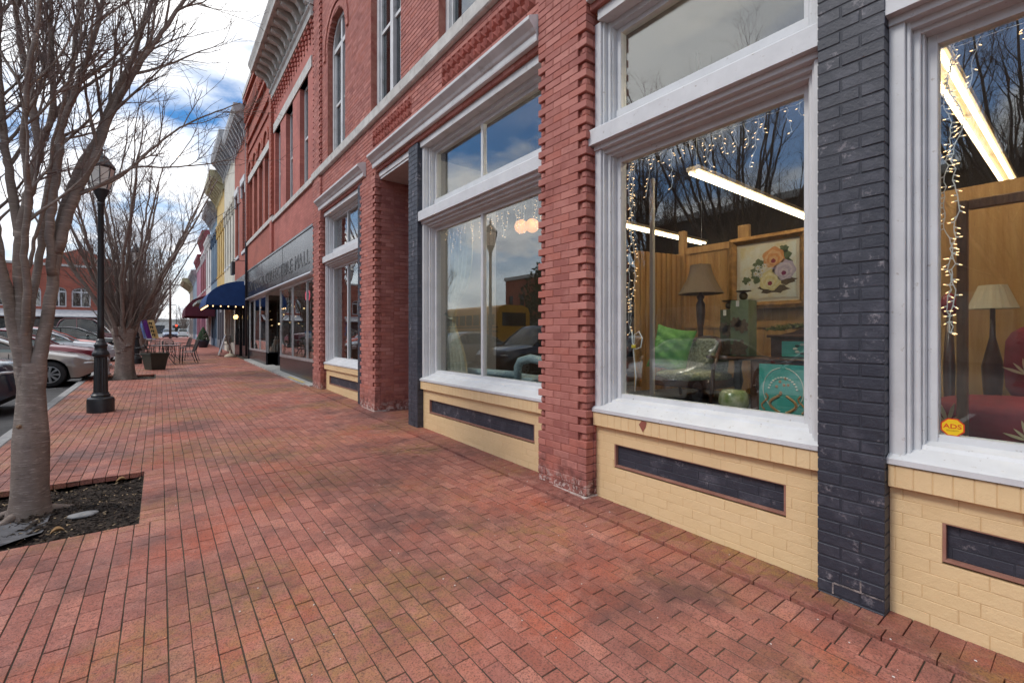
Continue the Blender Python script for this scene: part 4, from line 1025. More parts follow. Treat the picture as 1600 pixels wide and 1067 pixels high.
row_house('maroon_house', 'maroon house with white window surrounds beyond the plain white house', 46.0, 52.0, 9.6, P_MAR, WHITE2, 3, (P_MAR, .3, .7), hood=WHITE2, low=P_PINK)
row_house('pink_house', 'lower pink house far down the row beyond the maroon house', 52.0, 58.0, 8.6, P_PINK, WHITE2, 3, (P_MAR, .3, .5), hood=WHITE2, low=P_PINK)
row_house('powder_blue_house', 'powder blue house near the far end of the row', 58.0, 65.0, 7.6, P_LBL, WHITE2, 3, (GREYM, .5, .7), low=P_LBL)
row_house('end_house', 'grey end house with deep bracketed cornice at the far street corner', 65.0, 73.0, 7.2, P_CREAM, WHITE2, 3, (TANM, 1.0, .9), low=P_WHT)
# downspout and signboard box on the hooded house
s = MB(); s.tube([(3.0, 22.97, 10.5), (3.0, 22.97, .6)], .05, 8); tag(s.build('downspout', mat('black_downspout', (.02, .02, .025), .4), None, True, origin=(3.0, 22.97, .6)), 'tall black downspout between the black shop front and the hooded house', 'downspout')
s = MB(); s.box(2.5, 2.62, 23.3, 23.9, 4.2, 4.75); sb = s.build('hanging_sign', mat('dark_sign_board', (.02, .02, .02), .5), None, origin=(2.56, 23.6, 4.2))
tag(sb, 'dark boxed hanging sign above the blue awning', 'sign')
s = MB(); s.tube([(2.56, 23.6, 4.75), (2.56, 23.6, 4.85), (3.06, 23.6, 4.85)], .015, 6); s.build('bracket', BLACKI, sb)
# --- awnings
def barrel_awning(name, label, y0, y1, x0, z0, h, valance, m, gy, segs=9, lights=False, flat=False):
    e = empty(name, (3.05, (y0+y1)/2, z0)); tag(e, label, 'awning')
    d = 3.05-x0; prof = []
    for k in range(segs+1):
        t = k/segs
        if flat: prof.append((3.05-d*t, z0+h*(1-t)))
        else: a = pi/2*t; prof.append((3.05-d*sin(a), z0+h*cos(a)))
    n = 4; w = (y1-y0)/n
    for i in range(n):
        s = MB()
        for (xa, za), (xb, zb) in zip(prof[:-1], prof[1:]):
            ya, yb = y0+i*w, y0+(i+1)*w
            s.add([(xa, ya, za), (xa, yb, za), (xb, yb, zb), (xb, ya, zb), (xa, ya, za-.012), (xa, yb, za-.012), (xb, yb, zb-.012), (xb, ya, zb-.012)], [(0,1,2,3), (7,6,5,4), (0,3,7,4), (1,5,6,2)])
        xa, za = prof[-1]; ya, yb = y0+i*w, y0+(i+1)*w
        s.box(xa-.006, xa+.006, ya, yb, za-valance, za)
        s.build('canvas_panel', m, e)
    for yy in (y0, y1):
        s = MB(); s.prism(prof+[(x0, z0-valance), (3.05, z0-valance)], yy-.006, yy+.006, 'y'); s.build('end_panel', m, e)
    s = MB(); s.tube([(x0+.02, y0, z0-valance+.02), (x0+.02, y1, z0-valance+.02)], .02, 6); s.tube([(3.04, y0+.02, z0-valance+.02), (x0+.02, y0+.02, z0-valance+.02)], .02, 6); s.build('frame', BLACKI, e)
    if lights:
        for k in range(12):
            s = MB(); yy = y0+.1+k*(y1-y0-.2)/11; s.ball((x0+.06, yy, z0-valance-.04), .024, .024, .032, 8, 6); s.build('bulb', BULB, e)
        for k in range(5):
            s = MB(); s.ball((x0+.25+k*.28, y0+.06, z0-valance-.04), .024, .024, .032, 8, 6); s.build('bulb', BULB, e)
    return e
BLUEC = mat('royal_blue_canvas', (.008, .045, .17), .75, (.012, .06, .21), 4, bump_s=.2, bscale=300)
MARC = mat('maroon_canvas', (.09, .015, .03), .8, (.12, .02, .04), 4)
barrel_awning('blue_awning', 'royal blue barrel awning edged with lit bulbs beside the black shop front', 23.25, 27.3, 1.55, gz(25)+2.45, .98, .12, BLUEC, gz(25), lights=True)
barrel_awning('glass_awning', 'pale green glass canopy just beyond the blue awning', 28.2, 32.0, 1.5, gz(30)+2.7, .75, .12, mat('pale_green_glass', (.42, .5, .47), .15, (.35, .43, .4), 3), gz(30), flat=True)
barrel_awning('maroon_awning', 'maroon barrel awning further along the row', 38.0, 43.5, 1.35, gz(40)+2.35, 1.2, .3, MARC, gz(40))
# wall lanterns by the door under the blue awning
for k, y in enumerate((25.0, 25.5)):
    s = MB(); s.box(2.9, 3.05, y-.03, y+.03, gz(25)+2.0, gz(25)+2.05); l = s.build('wall_lantern', BLACKI, None, origin=(3.0, y, gz(25)+1.9)); tag(l, ('lit wall lantern nearer the black shop front under the blue awning', 'lit wall lantern farther from us under the blue awning')[k], 'lantern', 'lanterns under the blue awning')
    s = MB(); s.ball((2.86, y, gz(25)+1.9), .07, .07, .10, 10, 8); s.build('glass_shade', mat('lit_lantern_glass', (1.0, .6, .22), .4, emit=2.2), l, True)
# ------------------------------------------------------------------ bare street trees
def bark_mat(name, c1, c2, hi):
    m, nt, b = new_mat(name); v = obc(nt)
    st = nd(nt, 'ShaderNodeVectorMath', operation='MULTIPLY'); st.inputs[1].default_value = (1, 1, 7.0); nt.links.new(v, st.inputs[0])
    col = mixc(nt, noise(nt, v, 7, 5, .6), c1, c2)
    col = mixc(nt, mul(nt, noise(nt, st.outputs[0], 11, 6, .7, .54, .66), .8), col, hi)
    col = mixc(nt, mul(nt, noise(nt, st.outputs[0], 16, 5, .7, .56, .66), .7), col, (c1[0]*.4, c1[1]*.4, c1[2]*.42))
    col = mixc(nt, mul(nt, noise(nt, v, 2.2, 4, .6, .5, .7), .5), col, (c1[0]*.55, c1[1]*.62, c1[2]*.5))
    nt.links.new(col, b.inputs['Base Color']); b.inputs['Roughness'].default_value = .8
    n = nd(nt, 'ShaderNodeTexNoise'); n.inputs['Scale'].default_value = 30; n.inputs['Detail'].default_value = 5; nt.links.new(st.outputs[0], n.inputs['Vector'])
    bump(nt, b, n.outputs['Fac'], .45, .008)
    return m
BARK = bark_mat('zelkova_bark', (.17, .13, .11), (.24, .19, .16), (.42, .36, .32))
TWIG = mat('twig_bark', (.12, .085, .075), .85, (.19, .135, .115), 4, world=False)
def catmull(pts, n):
    out = []; P = [Vector(p) for p in pts]; P = [P[0]*2-P[1]] + P + [P[-1]*2-P[-2]]
    for i in range(1, len(P)-2):
        for k in range(n):
            t = k/n; a, b_, c, d = P[i-1], P[i], P[i+1], P[i+2]
            out.append(0.5*((2*b_)+(c-a)*t+(2*a-5*b_+4*c-d)*t*t+(3*b_-a-3*c+d)*t**3))
    out.append(P[-2]); return out
def shoot(p, d, L, nseg, rr, up=.25, wob=.12):
    pts = [p.copy()]; d = d.normalized()
    for k in range(nseg):
        d = (d + Vector((rr.uniform(-1, 1), rr.uniform(-1, 1), rr.uniform(-1, 1)))*wob + Vector((0, 0, up))*.35).normalized()
        p = p + d*(L/nseg); pts.append(p.copy())
    return pts
def side_dir(t, rr, ang):
    a = Vector((rr.uniform(-1, 1), rr.uniform(-1, 1), rr.uniform(-1, 1)))
    a = (a - t*a.dot(t)); a = a.normalized() if a.length > .01 else Vector((1, 0, 0))
    return t*cos(ang) + a*sin(ang)
def along(pts, f):
    x = f*(len(pts)-1); i = min(int(x), len(pts)-2); u = x-i
    return pts[i].lerp(pts[i+1], u), (pts[i+1]-pts[i]).normalized()
def twiggery(limb, r0, r1, br, tw, rr, n1, L1, n2, L2, n3, L3, f0=.25, up=.22):
    for k in range(n1):
        f = rr.uniform(f0, 1.0); p, t = along(limb, f); rl = (r0+(r1-r0)*f)
        L = L1*rr.uniform(.55, 1.25)*(1.1-.45*f)
        c = shoot(p, side_dir(t, rr, rr.uniform(.35, .8)), L, 7, rr, up)
        ra = min(rl*.62, .006+L*.0085); br.tube(c, [ra+(.0028-ra)*i/7 for i in range(8)], 5, False)
        for q in range(n2):
            f2 = rr.uniform(.15, 1); p2, t2 = along(c, f2); Lb = L2*rr.uniform(.5, 1.3)*(1.15-.5*f2)
            c2 = shoot(p2, side_dir(t2, rr, rr.uniform(.3, .85)), Lb, 4, rr, up*.8, .16)
            rb = min(.0052, (ra+(.0028-ra)*f2)*.8); tw.tube(c2, [rb+(.0017-rb)*i/4 for i in range(5)], 3, False)
            for w in range(n3):
                f3 = rr.uniform(.2, 1); p3, t3 = along(c2, f3)
                c3 = shoot(p3, side_dir(t3, rr, rr.uniform(.4, .9)), L3*rr.uniform(.5, 1.4), 2, rr, .1, .2)
                tw.tube(c3, [.0022, .0017, .0011], 3, False)
LIMBS1 = {
  'right': ([(-0.791, 5.34, 1.256), (-0.747, 5.349, 1.599), (-0.711, 5.357, 1.974), (-0.681, 5.36, 2.245)], 0.06, 0.034),
  'right_a': ([(-0.708, 5.34, 2.026), (-0.719, 5.308, 2.423), (-0.681, 5.275, 2.787), (-0.654, 5.242, 3.0), (-0.643, 5.21, 3.187), (-0.594, 5.178, 3.372), (-0.533, 5.145, 3.599), (-0.46, 5.112, 3.874), (-0.388, 5.09, 4.21), (-0.34, 5.09, 4.661), (-0.316, 5.09, 5.212)], 0.034, 0.012),
  'right_b': ([(-0.686, 5.34, 2.215), (-0.663, 5.372, 2.465), (-0.592, 5.405, 2.812), (-0.523, 5.438, 3.059), (-0.425, 5.47, 3.337), (-0.301, 5.502, 3.793), (-0.203, 5.535, 4.102), (-0.135, 5.567, 4.435), (-0.049, 5.59, 4.822), (0.025, 5.59, 5.355), (0.06, 5.59, 5.938)], 0.042, 0.012),
  'right_c': ([(-0.678, 5.34, 2.243), (-0.597, 5.34, 2.632), (-0.521, 5.34, 2.865), (-0.436, 5.34, 3.111), (-0.352, 5.34, 3.447), (-0.161, 5.34, 3.955), (-0.047, 5.34, 4.203), (0.12, 5.34, 4.57), (0.294, 5.34, 5.017), (0.398, 5.34, 5.57)], 0.042, 0.01),
  'right_d': ([(-0.569, 5.34, 2.691), (-0.509, 5.427, 2.79), (-0.293, 5.513, 2.977), (-0.073, 5.6, 3.306), (0.158, 5.687, 3.617), (0.427, 5.74, 3.86), (0.69, 5.74, 4.057)], 0.018, 0.005),
  'right_e': ([(-0.561, 5.34, 2.714), (-0.395, 5.288, 2.833), (-0.179, 5.236, 3.01), (0.046, 5.184, 3.046), (0.283, 5.14, 3.11), (0.564, 5.14, 3.224)], 0.013, 0.004),
  'mid': ([(-0.863, 5.34, 1.338), (-0.885, 5.318, 1.674), (-0.892, 5.297, 2.058), (-0.891, 5.29, 2.364)], 0.062, 0.028),
  'mid_a': ([(-0.899, 5.34, 2.321), (-0.932, 5.368, 2.579), (-0.962, 5.396, 2.839), (-0.992, 5.424, 3.048), (-1.018, 5.451, 3.362), (-1.037, 5.479, 3.783), (-1.032, 5.49, 4.26), (-1.014, 5.49, 4.739)], 0.036, 0.012),
  'mid_b': ([(-0.896, 5.34, 2.321), (-0.853, 5.321, 2.608), (-0.818, 5.301, 2.813), (-0.782, 5.281, 3.034), (-0.808, 5.262, 3.284), (-0.816, 5.242, 3.51), (-0.848, 5.223, 3.689), (-0.88, 5.204, 3.915), (-0.894, 5.19, 4.147), (-0.915, 5.19, 4.587), (-0.922, 5.19, 4.981)], 0.038, 0.012),
  'mid_c': ([(-0.82, 5.34, 2.854), (-0.79, 5.359, 3.067), (-0.721, 5.377, 3.342), (-0.708, 5.396, 3.693), (-0.726, 5.414, 4.024), (-0.728, 5.433, 4.363), (-0.714, 5.44, 4.809), (-0.691, 5.44, 5.312)], 0.028, 0.01),
  'mid_d': ([(-0.746, 5.34, 3.215), (-0.704, 5.397, 3.381), (-0.633, 5.454, 3.557), (-0.53, 5.511, 3.72), (-0.424, 5.567, 3.879), (-0.322, 5.624, 4.06), (-0.218, 5.681, 4.308), (-0.123, 5.69, 4.661), (-0.06, 5.69, 5.128)], 0.018, 0.006),
  'mid_e': ([(-0.878, 5.34, 1.96), (-0.825, 5.282, 2.114), (-0.795, 5.224, 2.289), (-0.743, 5.167, 2.49), (-0.699, 5.109, 2.765), (-0.663, 5.051, 3.06), (-0.598, 4.993, 3.41), (-0.526, 4.94, 3.713), (-0.482, 4.94, 4.086), (-0.452, 4.94, 4.609)], 0.015, 0.006),
  'left': ([(-0.92, 5.34, 1.545), (-0.959, 5.284, 1.899), (-1.01, 5.229, 2.163), (-1.07, 5.173, 2.511), (-1.153, 5.117, 2.907), (-1.23, 5.061, 3.373), (-1.282, 5.04, 3.885), (-1.325, 5.04, 4.402)], 0.055, 0.014),
  'left_b': ([(-0.934, 5.34, 1.648), (-0.993, 5.433, 1.961), (-1.046, 5.526, 2.28), (-1.085, 5.619, 2.609), (-1.125, 5.711, 3.054), (-1.179, 5.804, 3.56), (-1.209, 5.84, 4.166), (-1.245, 5.84, 4.802)], 0.04, 0.012),
  'left_c': ([(-0.955, 5.34, 1.75), (-1.082, 5.392, 2.001), (-1.226, 5.444, 2.295), (-1.398, 5.496, 2.625), (-1.592, 5.54, 2.982), (-1.736, 5.54, 3.412)], 0.03, 0.01),
  'back': ([(-0.863, 5.34, 1.442), (-0.846, 5.462, 1.813), (-0.819, 5.584, 2.207), (-0.805, 5.706, 2.678), (-0.761, 5.827, 3.179), (-0.691, 5.949, 3.717), (-0.647, 6.071, 4.399), (-0.604, 6.09, 5.114), (-0.581, 6.09, 5.753)], 0.04, 0.012),
  'front': ([(-0.878, 5.34, 1.416), (-0.835, 5.21, 1.799), (-0.828, 5.08, 2.137), (-0.787, 4.95, 2.559), (-0.792, 4.82, 2.948), (-0.746, 4.69, 3.374), (-0.687, 4.64, 3.829), (-0.668, 4.64, 4.388)], 0.036, 0.011),
}
rr = random.Random(11)
t1 = empty('street_tree', (-.85, 5.34, gz(5.34)-.06))
tag(t1, 'bare grey-barked tree nearest to us, its trunk forking low, at left', 'tree', 'bare street trees')
s = MB()
def trunk1(u, v):
    z = gz(5.34)-.10+v*1.30; a = 2*pi*u
    r = .104 + .055*math.exp(-v*13)*(1+.35*sin(3*a+.6)) + .0*v + .004*sin(5*a+v*6)
    cx = -.853+.012*sin(v*3)+.02*v; 
    if v > .5: r *= 1-(v-.5)*.95
    return (cx+r*1.05*cos(a)*(1+.3*max(0, v-.5)), 5.34+r*sin(a), z)
s.grid(trunk1, 28, 40, True); s.build('trunk', BARK, t1, True)
for k, a in enumerate((.3, 2.6, 4.1)):
    r_ = MB(); pts = [Vector((-.85+cos(a)*q, 5.34+sin(a)*q, gz(5.34)+.02-.11*(q-.05)*2.0)) for q in (.06, .14, .24, .36)]
    pts = [q-Vector((0, 0, .02)) for q in pts]; r_.tube(pts, [.05, .032, .018, .006], 8); r_.build('root', BARK, t1, True)
br = MB(); tw = MB()
LOW = {'right': ((-.82, 5.34, .5, .045), (-.815, 5.34, .85, .07)), 'mid': ((-.86, 5.34, .5, .045), (-.86, 5.34, .9, .07)), 'left': ((-.85, 5.35, .8, .035), (-.875, 5.34, 1.15, .055)), 'left_b': ((-.85, 5.36, .9, .03), (-.885, 5.37, 1.25, .045)), 'left_c': ((-.85, 5.36, .9, .03), (-.895, 5.37, 1.3, .038)), 'back': ((-.845, 5.35, .85, .03), (-.85, 5.37, 1.2, .048)), 'front': ((-.85, 5.37, .85, .03), (-.855, 5.335, 1.2, .042))}
for nm, (pts, r0, r1) in LIMBS1.items():
    if nm in LOW: pts = [q[:3] for q in LOW[nm]] + list(pts)
    c = catmull(pts, 5); n = len(c)
    for i in range(1, n): c[i] = c[i] + Vector((rr.uniform(-1, 1), rr.uniform(-1, 1), 0))*.006
    lm = MB(); rl0 = LOW[nm][0][3] if nm in LOW else r0; lm.tube(c, [((rl0+(LOW[nm][1][3]-rl0)*i/5 if i < 5 else LOW[nm][1][3]+(r0-LOW[nm][1][3])*min(1, (i-5)/8)) if nm in LOW else r0)+(r1-r0)*(i/(n-1))**.8 for i in range(n)], 12, True); lm.build('limb', BARK, t1, True)
    thin = r0 < .02
    if nm in ('right', 'mid'): continue
    twiggery(c, r0, r1, br, tw, rr, 11 if not thin else 6, 1.0 if not thin else .65, 7 if not thin else 4, .5 if not thin else .4, 5 if not thin else 3, .2, .5 if nm in LOW or nm == 'mid_e' else .3)
br.build('branches', BARK, t1, True, kind='stuff'); tw.build('crown_twigs', TWIG, t1, kind='stuff')
# knot and stub on the trunk
s = MB(); s.tube([(-.885, 5.25, .80), (-.89, 5.225, .805)], [.018, .010], 8); s.build('branch_stub', mat('cut_wood', (.26, .17, .10), .85), t1)

def vase_tree(name, seed, nl, trunk_h, r, height, spread, n1, n2, n3, Ls, forked=True):
    rr = random.Random(seed); e = empty(name, (0, 0, 0))
    s = MB()
    def tr(u, v):
        a = 2*pi*u; z = -.1+v*(trunk_h+.35)
        q = r*(1+.55*math.exp(-v*9)*(1+.3*sin(4*a)))*(1+.07*sin(3*a+v*4)+.05*sin(7*a))
        if v > .6: q *= 1+(v-.6)*1.1
        if v > .94: q *= 1-(v-.94)*9
        return (q*cos(a), q*sin(a), z)
    s.grid(tr, 22, 22, True); s.build('trunk', BARK, e, True)
    br = MB(); tw = MB()
    for k in range(nl):
        a = 2*pi*k/nl+rr.uniform(-.3, .3); sp = spread*rr.uniform(.25, 1.0); h = height*rr.uniform(.8, 1.0)
        b0 = Vector((cos(a)*r*.75, sin(a)*r*.75, trunk_h*rr.uniform(.8, 1.1)))
        mid1 = Vector((cos(a)*sp*.32, sin(a)*sp*.32, trunk_h+(h-trunk_h)*.28)); mid2 = Vector((cos(a+.15)*sp*.66, sin(a+.15)*sp*.66, trunk_h+(h-trunk_h)*.62)); top = Vector((cos(a+.2)*sp, sin(a+.2)*sp, h))
        c = catmull([b0-Vector((0, 0, .3)), b0, mid1, mid2, top], 6); n = len(c)
        for i in range(3, n): c[i] = c[i]+Vector((rr.uniform(-1, 1), rr.uniform(-1, 1), 0))*.025
        r0 = r*rr.uniform(.36, .5)
        lm = MB(); lm.tube(c, [r0+(.012-r0)*(i/(n-1))**.75 for i in range(n)], 8, True); lm.build('limb', BARK, e, True)
        twiggery(c, r0, .012, br, tw, rr, n1, Ls[0], n2, Ls[1], n3, Ls[2], .2, .3)
    br.build('branches', BARK, e, True, kind='stuff'); tw.build('crown_twigs', TWIG, e, kind='stuff')
    return e
t2 = vase_tree('street_tree', 5, 17, 1.25, .205, 6.6, 2.7, 11, 7, 4, (1.5, .7, .3))
t2.location = (-.80, 16.84, gz(16.84)-.04); tag(t2, 'second bare vase-shaped tree with a stout trunk, between lamp post and planter', 'tree', 'bare street trees')
for k, (x, y, a, sc_, lb) in enumerate(((-.8, 28.3, 1.3, 1.0, 'third bare tree, standing behind the cafe tables'), (-.85, 39.8, 2.9, 1.02, 'fourth bare tree along the kerb, beyond the cafe tables'), (-.8, 51.3, 4.4, .96, 'fifth bare tree along the kerb, far down the pavement'), (-.8, 63, 5.3, 1.0, 'farthest bare tree of the kerb row'))):
    c = copy_tree(t2); c.location = (x, y, gz(y)-.05); c.rotation_euler = (0, 0, a); c.scale = (sc_, sc_, sc_); c['label'] = lb
# across the street: trees seen above the cars and in the window reflections
for k, (x, y, a, sc_, lb) in enumerate(((-15, 1.2, .7, 1.9, 'large bare tree across the street mirrored in the rightmost window'), (-12, 9.0, 2.0, 1.75, 'large bare tree across the street mirrored in the middle window'), (-17, 46, 3.3, 1.25, 'bare tree beyond the parked pickup in front of the far brick hall'), (-.85, -6.2, 4.0, 1.0, 'bare kerb tree behind the viewer mirrored in the shop glass'))):
    c = copy_tree(t2); c.location = (x, y, gz(y)-.15); c.rotation_euler = (0, 0, a); c.scale = (sc_,)*3; c['label'] = lb; c['group'] = 'trees across the street'
# an evergreen across the street (dark mass in the middle window's reflection)
rr = random.Random(3); ev = empty('evergreen_tree', (-20, 28.5, gz(28)-.15)); tag(ev, 'dark broadleaf evergreen across the street mirrored in the paired window', 'tree')
s = MB(); s.tube([(-20, 28.5, gz(28)-.2), (-20.1, 28.6, 3), (-20, 28.4, 7)], [.28, .2, .05], 10); s.build('trunk', BARK, ev, True)
s = MB(); EVG = mat('evergreen_leaf', (.022, .045, .02), .5, (.04, .075, .03), 3, pieces=.5)
for k in range(2600):
    a = rr.uniform(0, 2*pi); h = rr.random(); q = (1-h**2.2)**.5*2.9*(.5+.5*rr.random()**.5)*(1+.2*sin(5*a+7*h)); z = 1.6+h*6.6
    p = Vector((-20+cos(a)*q, 28.5+sin(a)*q, z)); s.cur = rr.random(); n_ = Vector((rr.uniform(-1, 1), rr.uniform(-1, 1), rr.uniform(-.4, 1))).normalized(); u = n_.orthogonal().normalized()*.17; w = n_.cross(u).normalized()*.10
    s.add([tuple(p-u), tuple(p+w), tuple(p+u), tuple(p-w), tuple(p+n_*.05)], [(0,1,4), (1,2,4), (2,3,4), (3,0,4)])
s.build('crown', EVG, ev, kind='stuff')
# ------------------------------------------------------------------ lamp posts
LENS = mat('frosted_lamp_glass', (.72, .70, .64), .35, (.62, .6, .55), 8)
def lamp_post(name, loc, label):
    e = empty(name, (0, 0, 0)); tag(e, label, 'lamp post', 'black street lamp posts')
    s = MB(); s.lathe([(.185, -.15), (.185, .20), (.178, .235), (.16, .25), (.13, .26), (.125, .275), (.135, .29), (.11, .315), (.105, .34)], n=20); shade_auto(s.build('foot', BLACKI, e), 35)
    s = MB(); s.lathe([(.098, .34), (.098, .36), (.086, .92), (.088, .95)], n=32, flute=1, fd=.10); s.build('fluted_shaft', BLACKI, e)
    s = MB(); s.lathe([(.09, .945), (.115, .965), (.118, 1.0), (.108, 1.03), (.085, 1.06), (.082, 1.12), (.092, 1.135), (.092, 1.16), (.075, 1.18), (.058, 1.22), (.05, 1.26)], n=20); s.build('collar', BLACKI, e, True)
    s = MB(); s.lathe([(.048, 1.25), (.047, 1.5), (.040, 3.55), (.05, 3.57), (.05, 3.6), (.042, 3.62)], n=16); s.build('pole', BLACKI, e, True)
    s = MB(); s.lathe([(.042, 3.6), (.05, 3.66), (.085, 3.74), (.10, 3.78), (.10, 3.80), (.12, 3.82), (.12, 3.84)], n=16); s.build('fitter', BLACKI, e, True)
    s = MB(); s.lathe([(.11, 3.84), (.13, 3.9), (.185, 4.20), (.18, 4.23), (.10, 4.24)], n=8); l = s.build('lantern_glass', LENS, e)
    s = MB()
    for k in range(8):
        a = 2*pi*k/8; s.tube([(.115*cos(a), .115*sin(a), 3.85), (.135*cos(a), .135*sin(a), 3.9), (.19*cos(a), .19*sin(a), 4.2)], .008, 5)
    s.lathe([(.19, 4.2), (.2, 4.215), (.2, 4.24), (.175, 4.28), (.12, 4.36), (.10, 4.40), (.06, 4.44), (.03, 4.46), (.028, 4.5), (.04, 4.52), (.03, 4.55), (.012, 4.58), (.005, 4.66)], n=8); s.build('lantern_cap', BLACKI, e)
    e.location = loc
    return e
lp = lamp_post('street_lamp', (-.81, 10.58, gz(10.58)), 'black fluted lamp post nearest to us on the brick pavement')
l2 = copy_tree(lp); l2.location = (-.72, 22.4, gz(22.4)); l2['label'] = 'black lamp post behind the second tree, carrying coloured banners'
l3 = copy_tree(lp); l3.location = (-.8, 34, gz(34)); l3['label'] = 'black lamp post beyond the third tree'
l4 = copy_tree(lp); l4.location = (-.81, -.6, gz(-.6)); l4['label'] = 'black lamp post behind the viewer, mirrored in the shop glass'
# banners on the second post: three cloth strips on one slanted arm
ban = empty('banner_set', (-.66, 22.4, gz(22.4)+1.2)); tag(ban, 'slanted purple, blue and yellow cloth banners on the second lamp post', 'banner')
gb = gz(22.4)
def bstrip(x0, x1, m, nm):
    s = MB()
    def fn(u, v):
        x = x0+(x1-x0)*u + .16*v; z = gb+1.66-.70*v + .03*(x0+.6); y = 22.33+.025*sin(u*5+v*4)
        return (x, y, z)
    s.grid(fn, 6, 10); b0 = len(s.v); s.grid(lambda u, v: tuple(Vector(fn(u, v))+Vector((0, .006, 0))), 6, 10); return s.build(nm, m, ban, True)
bstrip(-.645, -.56, mat('blue_banner', (.12, .2, .5), .8, (.3, .42, .68), 9), 'blue_strip')
bstrip(-.555, -.40, mat('purple_banner', (.10, .012, .16), .8, (.13, .02, .2), 5), 'purple_strip')
yb = bstrip(-.395, -.19, mat('yellow_banner', (.66, .44, .16), .8, (.7, .5, .22), 5), 'yellow_strip')
s = MB(); s.tube([(-.70, 22.36, gb+1.66), (-.17, 22.36, gb+1.68)], .012, 6); s.build('arm', BLACKI, ban)
LT = mat('banner_lettering', (.10, .08, .04), .8)
for k in range(4):     # blurred dark print running down the strip
    v_ = .14+k*.21; xq, zq = -.32+.16*v_, gb+1.66-.70*v_
    for dx, dz, w_, h_ in ((.0, .0, .045, .022), (.035, -.03, .02, .05), (-.03, -.02, .018, .04)):
        s = MB(); s.cbox(xq+dx-w_, xq+dx+w_, 22.296, 22.30, zq+dz-h_, zq+dz+h_, .0015); s.build('print', LT, yb)
# ------------------------------------------------------------------ planter
GREENM = mat('dark_green_planter', (.032, .038, .028), .5, (.045, .05, .038), 5)
pl = empty('planter', (-.13, 19.3, gz(19.3))); tag(pl, 'square dark green planter tapering to its foot, with bare stems', 'planter')
s = MB(); zz = gz(19.3); A = radians(28)
def ring(hw, z): return [(-.13+hw*1.414*cos(A+pi/4+k*pi/2), 19.35+hw*1.414*sin(A+pi/4+k*pi/2), z) for k in range(4)]
r1_, r2_, r3_, r4_, r5_ = ring(.20, zz), ring(.27, zz+.50), ring(.29, zz+.50), ring(.29, zz+.56), ring(.24, zz+.56)
r6_ = ring(.23, zz+.46)
s.add(r1_+r2_+r3_+r4_+r5_+r6_, [tuple(i*4+q for q in (k, (k+1) % 4)) + tuple((i+1)*4+q for q in ((k+1) % 4, k)) for i in range(5) for k in range(4)] + [(3, 2, 1, 0)])
s.build('tub', GREENM, pl)
s = MB(); s.add(ring(.235, zz+.5), [(0, 1, 2, 3)]); s.build('soil', MULCH, pl)
s = MB(); rr = random.Random(5)
for k in range(60):
    a = rr.uniform(0, 6.28); q = rr.uniform(0, .2); p = Vector((-.13+q*cos(a), 19.35+q*sin(a), zz+.5)); c = shoot(p, Vector((cos(a)*.8, sin(a)*.8, 1)), rr.uniform(.1, .3), 3, rr, -.1, .3); s.tube(c, [.006, .004, .003, .002], 3, False)
s.build('dead_stems', mat('dead_stem', (.16, .09, .06), .9, (.28, .18, .13), 12), pl, kind='stuff')
# small newspaper-style hydrant box glimpsed behind the trunk
s = MB(); hz = gz(18)-.0
s.lathe([(.1, 0), (.1, .04), (.07, .06), (.065, .38), (.085, .4), (.085, .43), (.07, .47), (.03, .52), (.02, .54)], (-1.25, 18.0, hz), 12); hy = s.build('fire_hydrant', mat('silver_paint', (.55, .56, .58), .4, (.4, .41, .42), 9), None, True, origin=(-1.25, 18.0, hz)); tag(hy, 'small silver fire hydrant at the kerb between lamp post and second tree', 'hydrant')
for a in (0, pi):
    s = MB(); s.tube([(-1.25+cos(a)*.05, 18.0+sin(a)*.05, hz+.3), (-1.25+cos(a)*.12, 18.0+sin(a)*.12, hz+.3)], .035, 8); s.build('nozzle', MATS['silver_paint'], hy)
# ------------------------------------------------------------------ cafe tables and chairs
MESHM = mat('dark_wire_mesh', (.06, .045, .04), .5, (.09, .07, .06), 20, metal=.3)
TOPM = mat('table_top_mesh', (.20, .19, .19), .35, (.14, .13, .13), 12, metal=.3)
def cafe_table():
    e = empty('cafe_table', (0, 0, 0))
    s = MB(); s.lathe([(.0, .70), (.42, .70), (.44, .705), (.44, .725), (.42, .73), (.0, .732)], n=28); s.build('table_top', TOPM, e)
    for k in range(4):
        a = pi/4+k*pi/2; s = MB(); s.tube([(.12*cos(a), .12*sin(a), .70), (.09*cos(a), .09*sin(a), .45), (.14*cos(a), .14*sin(a), .25), (.36*cos(a), .36*sin(a), .02), (.40*cos(a), .40*sin(a), 0.012)], .013, 6); s.build('leg', BLACKI, e, True)
    s = MB(); s.tube([(.115*cos(t), .115*sin(t), .36) for t in [2*pi*i/16 for i in range(17)]], .008, 5); s.build('ring_brace', BLACKI, e)
    return e
